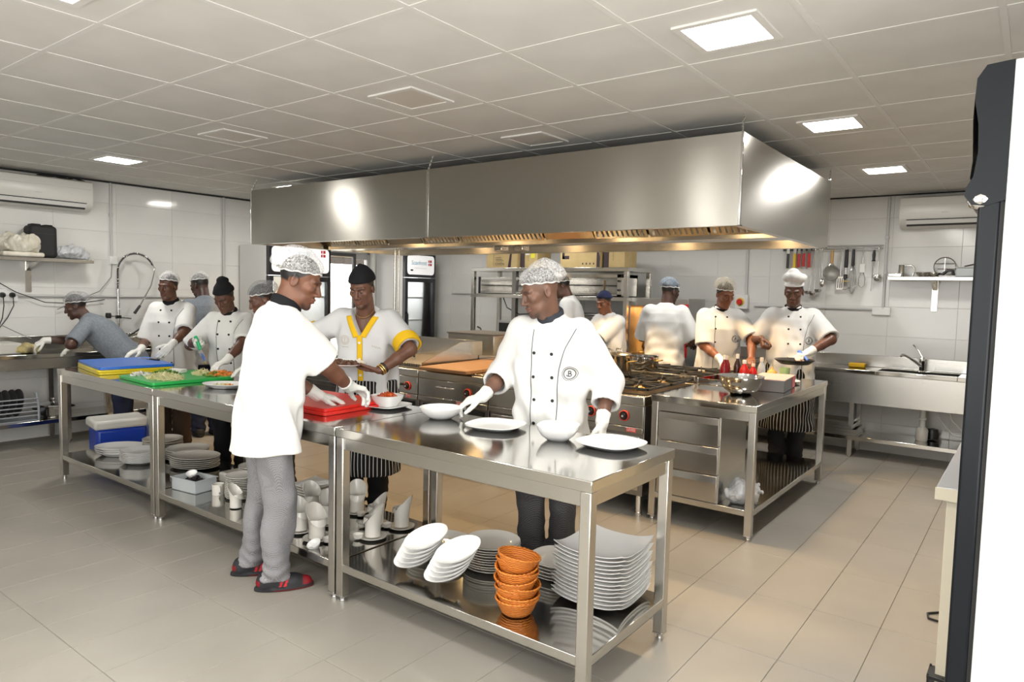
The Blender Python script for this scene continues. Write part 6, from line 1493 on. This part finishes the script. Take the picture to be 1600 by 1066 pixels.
def rod(t, z1, r=.004, m=CHROME, x1=0, nm='shaft'): obj(nm, MB().tube([(0, .012, .012), (0, 0, .018), (0, -.006, .0), (0, 0, -.02), (x1, 0, z1)], r, 7), m, t, smooth=60)
for k_, (x, dx, zz) in enumerate(((1.235, -.045, -.45), (1.255, -.012, -.47), (1.285, .015, -.43))):
    t = hang('ladle', f'steel ladle hanging at the left of the rail, {("left", "middle", "right")[k_]} of the bunch', x); rod(t, zz, .0045, x1=dx)
    obj('ladle_bowl', MB().lathe([(0, -.03), (.022, -.026), (.037, -.008), (.042, .012), (.039, .012), (.03, -.01), (0, -.026)], 20, (dx-.01, -.02, zz)), CHROME, t, smooth=60)
t = hang('serving_spoon', 'slim steel spoon hanging beside the strainer', 1.305); rod(t, -.30, .004, x1=.01); obj('spoon_bowl', MB().lathe([(0, -.055), (.018, -.045), (.026, -.01), (.020, .02), (0, .035)], 16, (.015, -.01, -.34), 1, .35), STEEL, t, smooth=60)
t = hang('strainer', 'round wire strainer with a wooden handle on the rail', 1.405)
obj('handle', MB().tube([(0, 0, 0), (0, 0, -.06), (0, 0, -.15)], [.010, .016, .013], 10), mat('wood_handle', (.55, .33, .12), .5), t, smooth=60)
obj('ring', MB().tube([(.078*math.cos(a), -.01, -.245+.078*math.sin(a)) for a in [2*math.pi*j/32 for j in range(32)]], .005, 6, closed=True).tube([(-.012, 0, -.15), (-.03, -.01, -.173)], .004, 6).tube([(.012, 0, -.15), (.03, -.01, -.173)], .004, 6), CHROME, t, smooth=60)
obj('mesh_cup', MB().lathe([(.077, 0), (.06, .03), (.03, .05), (0, .055)], 28).xform(Matrix.Translation((0, -.01, -.245)) @ Matrix.Rotation(R_(-90), 4, 'X')), mat('wire_mesh', (.42, .41, .38), .5, .5), t, smooth=60)
t = hang('slotted_turner', 'steel slotted turner hanging right of the strainer', 1.495); rod(t, -.28, .004); obj('blade', MB().box(-.035, -.004, -.42, .035, 0, -.28), STEEL, t, bevel=.008)
for s in (-.02, 0, .02): obj('slot', MB().box(s-.004, -.0055, -.40, s+.004, -.004, -.30), RUBBER, t)
t = hang('potato_masher', 'masher with a thick black handle on the rail', 1.545); obj('handle', MB().box(-.018, -.014, -.19, .018, .010, 0), BLACK, t, bevel=.008); rod(t, -.26, .006); obj('black_grip', MB().lathe([(0, -.02), (.022, -.015), (.018, .03), (0, .035)], 12, (0, -.005, -.29)), BLACK, t, smooth=50)
obj('mash_plate', MB().box(-.04, -.02, -.335, .04, .02, -.327), BRASS, t); obj('mash_wire', MB().tube([(-.03, 0, -.33), (-.045, 0, -.40), (.0, 0, -.42), (.045, 0, -.40), (.03, 0, -.33)], .005, 6), CHROME, t, smooth=60)
t = hang('whisk', 'balloon whisk with a black handle on the rail', 1.61); obj('handle', MB().tube([(0, 0, .0), (0, 0, -.17)], [.014, .016], 12), BLACK, t, smooth=60)
mb = MB()
for k_ in range(6):
    a = math.pi*k_/6; mb.tube([((.006+.036*math.sin(s*math.pi)**.8)*math.cos(a)*sg, (.006+.036*math.sin(s*math.pi)**.8)*math.sin(a)*sg, -.17-.29*s) for sg, s in [(1, q/8) for q in range(9)]], .0014, 4); mb.tube([(-(.006+.036*math.sin(s*math.pi)**.8)*math.cos(a), -(.006+.036*math.sin(s*math.pi)**.8)*math.sin(a), -.17-.29*s) for s in [q/8 for q in range(9)]], .0014, 4)
obj('wires', mb, CHROME, t, smooth=60)
t = hang('flat_whisk', 'pale spatula and looped whisk hanging near the right of the rail', 1.70); rod(t, -.16, .004); obj('pale_blade', MB().box(-.026, -.004, -.24, .026, .002, -.15), WHITE, t, bevel=.006); obj('wire_loop', MB().tube([(-.012, 0, -.24), (-.03, 0, -.30), (-.028, 0, -.37), (0, 0, -.395), (.028, 0, -.37), (.03, 0, -.30), (.012, 0, -.24)], .003, 5), CHROME, t, smooth=60)
t = hang('sharpening_steel', 'sharpening steel with a black handle hanging at the rail end', 1.80); obj('handle', MB().tube([(0, 0, -.01), (0, 0, -.06), (0, 0, -.11), (0, 0, -.125)], [.010, .016, .012, .022], 12), BLACK, t, smooth=60); obj('steel_rod', MB().tube([(0, 0, -.125), (-.01, 0, -.43)], [.005, .003], 8), CHROME, t)
t = hang('ladle', 'round steel ladle hanging last on the rail', 1.845); rod(t, -.26, .0045); obj('ladle_bowl', MB().lathe([(0, -.045), (.028, -.036), (.042, 0), (.034, .028), (0, .036)], 20, (0, -.02, -.29)), CHROME, t, smooth=60)
# --- right wall shelf things
zs = 1.801
t = thing('steel_jug', 'small steel jug with a big loop handle on the right shelf', 'jug', (2.10, 6.48, zs)); obj('jug_body', MB().lathe([(0, 0), (.028, 0), (.026, .11), (.03, .115), (0, .112)], 18, (-.03, 0, 0)), STEEL, t, smooth=45); obj('jug_handle', MB().tube([(-.01, 0, .105), (.06, 0, .11), (.09, 0, .07), (.07, 0, .01)], .008, 8), STEEL, t, smooth=60)
tag(obj('steel_tin', MB().box(-.06, -.05, 0, .06, .05, .035), STEEL, bevel=.006, loc=(2.02, 6.50, zs)), 'low steel tin at the left end of the right shelf', 'tin')
put('steel_dish', MB().lathe(bowl_prof(.07, .045), 28).mesh('bowl', STEEL, 45), (2.26, 6.49, zs), 'small steel dish right of the jug', 'dish'); put('steel_dish', MB().lathe(bowl_prof(.06, .04), 28).mesh('bowl', STEEL, 45), (2.35, 6.50, zs), 'second small steel dish beside the round sieve', 'dish')
t = thing('round_sieve', 'round wire sieve standing upright on the right shelf', 'sieve', (2.425, 6.56, zs+.10)); obj('ring', MB().tube([(.09*math.cos(a), 0, .09*math.sin(a)) for a in [2*math.pi*j/32 for j in range(32)]], .006, 6, closed=True), STEEL, t, smooth=60); obj('cross_wire', MB().tube([(-.08, 0, .03), (.08, 0, .03)], .004, 5).tube([(-.08, 0, -.02), (.08, 0, -.02)], .004, 5).tube([(0, 0, -.09), (0, 0, .09)], .004, 5), STEEL, t)
t = thing('opener_tool', 'black-handled kitchen tool lying in front of the round sieve', 'utensil', (2.46, 6.46, zs)); obj('handle', MB().tube([(-.05, 0, .015), (0, 0, .06), (.04, 0, .06), (.05, 0, .015)], .014, 10), BLACK, t, smooth=60); obj('jaw', MB().box(-.07, -.02, 0, .08, .02, .016), STEEL_DARK, t, bevel=.004)
t = thing('food_container', 'clear food container with utensils across its lid on the right shelf', 'container', (2.65, 6.48, zs)); obj('tub', MB().box(-.12, -.09, 0, .12, .09, .085), CLR, t, bevel=.01); obj('lid', MB().box(-.125, -.095, .085, .125, .095, .093), GREYPAINT, t); obj('tongs', MB().tube([(-.06, 0, .10), (.02, 0, .12), (.12, .01, .105)], .008, 6), STEEL_DARK, t, smooth=60)
# ================================================================ THE PEOPLE IN THE KITCHEN
BTNM = [(s*.05, u) for u in (.478, .37, .243, .116, -.011) for s in (-1, 1)]
PIPE2 = [[(.165, .50), (.115, .40), (.085, .28), (.075, .10), (.072, -.16)], [(-.062, .49), (-.066, .25), (-.07, -.16)]]
PIPE1 = [[(.165, .50), (.115, .40), (.085, .28), (.075, .10), (.072, -.16)]]
EMB = (.128, .275, .034, THREAD)
# 1 chef with his back to us
person('chef seen from behind in a white coat and checked grey trousers, reaching to the saucer', H=1.76, pos=(.13, .70), heading=68, lean=7, side=-1, head=(44, 22), tilt_fwd=.018,
       skin=(.17, .072, .042), jacket=C_WHITE, hem=.428, sleeve=(-.10, -.10), sleeve_r=1.24, girth=1.03, jfold=.0075, collar=C_BLACK, collar_h=.105, trousers=C_CHECK, net=(NET, -.004), netpuff=.034, shoes=(.022, .022, .026), red_toe=True, detail=2, seed=3,
       feet=[(A_(-.30, .085, 0), A_(.55, .83, 0)), (A_(-.03, .055, 0), A_(.56, .83, 0))],
       arms=dict(R=dict(w=(.245, 1.19, .975), d=(.05, 1, -.32), n=(.25, .2, -1), glove=True, curl=(.55, .75, .5), spread=.02, pole=(.8, -.3, -.4)), L=dict(w=(.0, 1.10, .965), d=(.5, .8, -.2), n=(0, 0, -1), glove=True, curl=(.3, .3, .2))))
# 2 nearest chef facing us
person('nearest chef in a white double-breasted coat and white hairnet, setting down a bowl', H=1.73, pos=(1.07, 1.84), heading=-73, lean=6, head=(237, 20), tilt_fwd=.030, hair='none',
       skin=(.155, .078, .052), jacket=C_WHITE, hem=.40, sleeve=(.60, .40), sleeve_r=1.12, girth=1.06, jfold=.0062, collar=mat('navy_scarf', (.02, .024, .034), .75), collar_h=.095, buttons=dict(at=BTNM[2:]), piping=PIPE2, emblem=(.138, .262, .036, THREAD),
       trousers=C_CHECKD, net=(NET, -.002), netpuff=.030, detail=2, seed=11,
       arms=dict(R=dict(w=(.835, 1.53, 1.005), d=(-.75, -.50, -.30), n=(-.2, .1, -1), glove=True, curl=(.45, .65, .4), spread=.03, pole=(-.5, .6, -.6)), L=dict(w=(1.43, 1.77, .915), d=(.05, -.1, -1), n=(-1, -.1, 0), s=(.1, -1, 0), glove=True, curl=(.35, .5, .4), pole=(.25, .9, -.3))))
# 3 chef with yellow trim
def yellow_trim(c):
    front, base, jk, sl, sf, sp, H = c['front'], c['base'], c['jk'], c['sl'], c['sf'], c['sp'], c['H']
    def ribbon(inner, outer, nm='trim', m=C_YEL, lift=.003):
        inner, outer = np.array(inner), np.array(outer); n = len(inner); K = 5; V = []; 
        for q in range(K):
            w_ = q/(K-1); p = inner*(1-w_)+outer*w_; V.append(front(p[:, 0], p[:, 1])+sf*lift-base)
        mb = MB()
        for q in range(K): mb.v += [tuple(x) for x in V[q]]
        for q in range(K-1):
            for i in range(n-1): mb.f.append((q*n+i, q*n+i+1, (q+1)*n+i+1, (q+1)*n+i))
        o = obj(nm, mb, m, jk, smooth=60); s = o.modifiers.new('s', 'SOLIDIFY'); s.thickness = .003; s.offset = 1
    u0 = .215*H
    for sg in (-1, 1):
        us = np.linspace(u0-.01, u0+.125, 16); w_ = .55*np.maximum(us-u0, 0)
        ribbon(np.stack([sg*(w_+.006), us], 1), np.stack([sg*(w_+.044), us-.008], 1), 'neck_trim')
    us = np.linspace(u0, -.17, 24)
    ribbon(np.stack([us*0-.018, us], 1), np.stack([us*0+.018, us], 1), 'front_trim')
    for u in (.32, .21, .10, -.01):
        p = front(0, u)[0]+sf*.006-base; b = obj('button', MB().lathe([(0, 0), (.008, 0), (.009, .003), (0, .004)], 10), BTNW, jk, smooth=50)
        b.matrix_local = Matrix(((sl[0], -sp[0], sf[0], p[0]), (sl[1], -sp[1], sf[1], p[1]), (sl[2], -sp[2], sf[2], p[2]), (0, 0, 0, 1)))
    for kk in 'LR':
        e, dr = c['se'][kk]; ux = unit(np.cross(dr, A_(.3, .2, 1))); uy = np.cross(dr, ux); r = .0515*H*1.0
        M = Matrix(((ux[0], uy[0], dr[0], e[0]-base[0]), (ux[1], uy[1], dr[1], e[1]-base[1]), (ux[2], uy[2], dr[2], e[2]-base[2]), (0, 0, 0, 1)))
        obj('cuff', MB().lathe([(r-.012, .006), (r, .006), (r+.003, -.03), (r, -.068), (r-.014, -.070), (r-.012, .006)], 28, fn=lambda a, r_, z: (r_*(1+.03*math.sin(3*a+1)), z+.008*math.sin(2*a))).xform(M), C_YEL, jk, smooth=60)
    mb = MB()
    aa = np.linspace(0, 2*math.pi, 25)[:-1]
    for r in (.030, .020): mb.tube([tuple(x+sf*.001-base) for x in front(-.105+r*np.cos(aa), .335+r*np.sin(aa))], .0013, 4, closed=True)
    mb.tube([tuple(x+sf*.001-base) for x in front(np.array([-.105, -.105]), np.array([.35, .32]))], .0018, 4)
    mb.tube([tuple(x+sf*.001-base) for x in front(np.linspace(-.13, -.08, 6), np.array([.288]*6))], .0013, 4)
    obj('emblem', mb, GOLDTH, jk)
    obj('stitched_name', MB().tube([tuple(x+sf*.001-base) for x in front(np.linspace(.075, .14, 12), .30+.006*np.sin(np.arange(12)*2.2)-.0015*np.arange(12))], .0013, 4), GOLDTH, jk)
    nb = c['nb']; pts = []
    obj('necklace', MB().tube([tuple(nb-base+sl*(.062*math.cos(a))+sf*(.03+.055*math.sin(a)*1.0)+sp*(.02-.055*max(0, math.sin(a)))) for a in np.linspace(0, 2*math.pi, 29)[:-1]], .0024, 5, closed=True), GOLD, c['root'], smooth=60)
    W, E = c['W']['L'], c['E']['L']; d = unit(W-E); ux = unit(np.cross(d, A_(0, 0, 1))); uy = np.cross(d, ux)
    for q, (off, m_) in enumerate(((.0, GOLD), (.016, BLACK), (-.014, GOLD))):
        obj('bracelet', MB().tube([tuple(W-base-d*(.018+off)+(ux*math.cos(a)+uy*math.sin(a))*.0335) for a in np.linspace(0, 2*math.pi, 25)[:-1]], .005, 6, closed=True), m_, c['root'], smooth=60)
person('chef in a grey-white tunic with yellow trim and a black cap, holding a plate', H=1.72, pos=(-.50, 1.90), heading=-60, lean=4, head=(-64, 20), tilt_fwd=.020, skin=(.15, .07, .045), jacket=C_OFFW, hem=.44, sleeve=(-.08, -.08), sleeve_r=1.12, girth=1.06, jfold=.0065,
       vneck=True, extra=yellow_trim, trousers=C_BLACK, apron=True, apron_len=.17, hat=('beanie', C_BLACK), detail=2, seed=21,
       arms=dict(L=dict(w=(-.155, 1.70, 1.045), d=(-.75, -.25, .0), n=(.1, .1, 1), s=(0, -1, .3), curl=(.15, .35, .3), pole=(.8, .3, -.3)), R=dict(w=(-.68, 1.62, 1.06), d=(.9, -.05, -.05), n=(0, .1, 1), s=(0, -1, .3), curl=(.15, .35, .3), pole=(-1, -.2, -.25))))
put('plate', plate_mesh(.15, CERAM, None, .022), (-.405, 1.60, 1.066), 'round plate with pink edge held by the chef in the yellow-trimmed tunic', 'plate', (0, R_(4), 0))
heap('brown_food', 'dark brown food pieces on the plate held up by the chef', 'food', (-.405, 1.60, 1.076), .09, .02, 40, (.03, .02, .012), mat('brown_food', (.12, .05, .025), .5), 22)
# 4 woman chef, far left table
person('woman chef in a white coat and clear hairnet standing behind the blue board', H=1.68, pos=(-3.12, 1.88), heading=-55, lean=3, head=(-60, 6), tilt_fwd=.012, skin=(.125, .055, .034), female=True, jacket=C_WHITE, hem=.40, sleeve=(-.02, -.02), sleeve_r=1.12, girth=1.04, jfold=.006, collar=C_BLACK, collar_h=.085,
       buttons=dict(at=BTNM), piping=PIPE1, emblem=EMB, trousers=C_BROWN, net=(NET, .008), netpuff=.014, detail=1, seed=31,
       arms=dict(R=dict(w=(-3.06, 1.56, .985), d=(.1, -.9, -.2), n=(0, -.1, -1), glove=True, curl=(.25, .4, .3), pole=(-.8, .3, -.4)), L=dict(w=(-2.60, 1.56, .99), d=(.15, -.7, -.6), n=(-.3, -.5, -.6), glove=True, curl=(.4, .5, .3), pole=(.45, .5, -.8))))
# 5 woman with black head wrap
person('woman chef in a white coat with a black knotted head wrap, chopping vegetables', H=1.62, pos=(-2.14, 1.88), heading=-56, lean=6, head=(-62, 28), tilt_fwd=.022, skin=(.115, .05, .032), female=True, jacket=C_WHITE, hem=.40, sleeve=(-.02, .0), sleeve_r=1.10, girth=1.05, jfold=.006, collar=C_BLACK, collar_h=.08,
       buttons=dict(at=BTNM), piping=PIPE2, emblem=EMB, trousers=C_BLACK, hat=('bun', C_BLACK), detail=1, seed=41,
       arms=dict(R=dict(w=(-2.15, 1.58, 1.13), d=(.55, -.45, -.6), n=(.7, .4, .1), s=(.1, -.5, .8), glove=True, curl=(1.1, 1.2, .8), pole=(-.9, .2, -.3)), L=dict(w=(-1.74, 1.58, .985), d=(.05, -.9, -.3), n=(0, 0, -1), glove=True, curl=(.35, .5, .3), pole=(.8, .3, -.3))))
# 6 cook hidden behind the chef
person('cook in a white hairnet mostly hidden behind the chef with his back turned', H=1.62, pos=(-1.52, 1.93), heading=-95, lean=9, head=(-118, 24), tilt_fwd=.022, skin=(.14, .062, .04), jacket=C_WHITE, hem=.40, sleeve=(.02, .02), sleeve_r=1.1, collar=C_BLACK, trousers=C_DARK, net=(NET_GREY, -.006), netpuff=.020, detail=1, seed=51,
       arms=dict(R=dict(w=(-1.36, 1.56, .965), d=(-.35, -.85, -.25), n=(0, 0, -1), glove=True, curl=(.25, .35, .2)), L=dict(w=(-1.12, 1.52, .97), d=(.1, -.9, -.2), glove=True)))
# 7 woman leaning over the left sink
person('woman in a grey polo shirt and hairnet leaning across the left counter to wipe it', H=1.64, pos=(-3.86, 1.80), heading=232, lean=44, head=(238, 20), tilt_fwd=.006, skin=(.075, .035, .024), female=True, jacket=C_GREY, hem=.475, sleeve=(-.12, -.12), sleeve_r=1.0, girth=.98, jfold=.003, trousers=C_JEANS, net=(NET_GREY, -.004), netpuff=.022, detail=1, seed=61,
       arms=dict(L=dict(w=(-4.02, 1.42, .965), d=(-.35, -.75, -.35), n=(-.2, 0, -1), glove=True, curl=(.25, .35, .2), pole=(.8, -.3, .5)), R=dict(w=(-4.34, 1.26, 1.00), d=(-.2, -.8, -.5), n=(-.3, .2, -1), glove=True, curl=(.5, .6, .4), pole=(-.4, .4, -.6))))
# 8 man in grey polo at the sink, back turned
person('man in a grey polo shirt and white hairnet at the left sink, back turned', H=1.72, pos=(-3.62, 2.48), heading=165, lean=10, head=(195, 22), tilt_fwd=.02, skin=(.06, .03, .022), jacket=C_GREY, hem=.44, sleeve=(-.15, -.15), girth=1.02, jfold=.003, trousers=C_JEANS, net=(NET, .012), netpuff=.004, detail=1, seed=71,
       arms=dict(L=dict(w=(-4.08, 2.26, 1.0), d=(-.8, -.1, -.4), curl=(.4, .5, .3)), R=dict(w=(-4.08, 2.62, 1.0), d=(-.8, .1, -.4), curl=(.4, .5, .3))))
# 9 cook behind the nearest chef
person('cook in a cream hairnet and white coat glimpsed behind the nearest chef', H=1.82, pos=(-1.06, 5.48), heading=200, lean=8, head=(215, 22), tilt_fwd=.02, skin=(.12, .055, .035), jacket=C_WHITE, hem=.40, sleeve=(.1, .1), sleeve_r=1.1, collar=C_BLACK, trousers=C_DARK, net=(NET_TAN, -.002), netpuff=.010, detail=0, seed=81)
# 10 woman in navy scarf
person('woman in a navy head scarf and white coat working behind the stock pot', H=1.62, pos=(-.50, 5.32), heading=-105, lean=6, head=(-98, 16), tilt_fwd=.02, skin=(.20, .075, .035), female=True, jacket=C_WHITE, hem=.40, sleeve=(-.02, -.02), sleeve_r=1.15, girth=1.06, jfold=.006, collar=C_BLACK, emblem=(.11, .13, .034, THREAD), trousers=C_DARK, hat=('scarf', C_NAVY), detail=1, seed=91,
       arms=dict(L=dict(w=(-.72, 5.00, 1.10), d=(-.9, -.3, -.1), curl=(.5, .5, .4), pole=(1, .1, -.35)), R=dict(w=(-.80, 5.02, 1.02), d=(.3, -.9, -.2), glove=True, curl=(.4, .4, .3))))
# 11 cook with the blue hairnet, back turned
person('cook in a blue hairnet and white coat standing with his back to us', H=1.76, pos=(.10, 5.36), heading=104, lean=5, head=(70, 16), skin=(.075, .036, .026), jacket=C_WHITE, hem=.42, sleeve=(.0, .0), sleeve_r=1.18, girth=1.03, jfold=.0055, collar=C_BLACK, trousers=C_DARK, net=(NET_BLUE, -.004), netpuff=.010, detail=1, seed=101,
       arms=dict(R=dict(w=(.26, 5.66, 1.05), d=(-.1, .9, .0), curl=(.4, .4, .3), pole=(.5, -.2, -.7)), L=dict(w=(-.08, 5.66, 1.05), d=(.1, .9, 0), curl=(.4, .4, .3), pole=(-.5, -.2, -.7))))
# 12 woman by the sauce tray
person('woman chef in a tan hairnet and white coat bending over the sauce tray', H=1.745, pos=(.72, 5.26), heading=-62, lean=5, head=(-38, 20), tilt_fwd=.018, skin=(.23, .085, .042), female=True, jacket=C_WHITE, hem=.40, sleeve=(-.02, -.02), sleeve_r=1.12, girth=1.06, jfold=.006, collar=C_BLACK, collar_h=.08, buttons=dict(at=[(-.06, u) for u in (.478, .37, .243, .116)]+[(.045, .478)]), piping=[[(-.062, .49), (-.066, .25), (-.07, -.16)]], emblem=EMB,
       trousers=C_DARK, net=(NET_TAN, .002), netpuff=.032, detail=1, seed=111,
       arms=dict(R=dict(w=(.86, 4.95, .985), d=(.55, -.7, -.3), n=(0, 0, -1), glove=True, curl=(.4, .5, .3), pole=(-.8, .2, -.3)), L=dict(w=(1.13, 4.98, 1.02), d=(.3, -.8, -.2), glove=False, curl=(.5, .6, .4), pole=(.8, .3, -.2))))
# 13 chef in the white toque
person('chef in a puffed white toque and white coat holding a black frying pan', H=1.775, pos=(1.36, 5.36), heading=-66, lean=4, head=(-80, 14), tilt_fwd=.014, skin=(.12, .05, .03), jacket=C_WHITE, hem=.445, sleeve=(-.06, -.06), sleeve_r=1.18, girth=1.06, belly=.035, jfold=.006, collar=C_BLACK, collar_h=.08, buttons=dict(at=BTNM), piping=PIPE1, emblem=EMB,
       trousers=C_DARK, apron=True, apron_len=.20, hat=('toque', C_WHITE), detail=1, seed=121,
       arms=dict(R=dict(w=(1.20, 5.01, 1.20), d=(.35, -.4, -.8), n=(.8, .5, .1), s=(.2, -.8, .5), curl=(1.1, 1.3, .9), pole=(-.55, .2, -.6)), L=dict(w=(1.60, 5.06, 1.10), d=(-.5, -.7, -.25), n=(0, .2, -1), glove=True, curl=(.9, 1.0, .7), pole=(.9, .2, -.2))))
t = thing('frying_pan', 'black frying pan with a blue handle held by the chef in the toque', 'pan', (1.535, 4.86, 1.005), R_(30))
obj('pan_body', MB().lathe([(0, .004), (.11, .004), (.158, .040), (.163, .041), (.163, .036), (.114, 0), (0, 0)], 36), mat('pan_black', (.012, .011, .011), .3), t, smooth=45)
obj('pan_handle', MB().tube([(.12, .04, .03), (.10, .10, .075), (.07, .15, .10)], [.010, .012, .013], 10), mat('blue_grip', (.06, .18, .65), .4), t, smooth=60)
obj('pan_food', MB().lathe([(0, .010), (.10, .009), (.125, .014)], 24), mat('pan_food', (.35, .18, .08), .5), t, smooth=60)
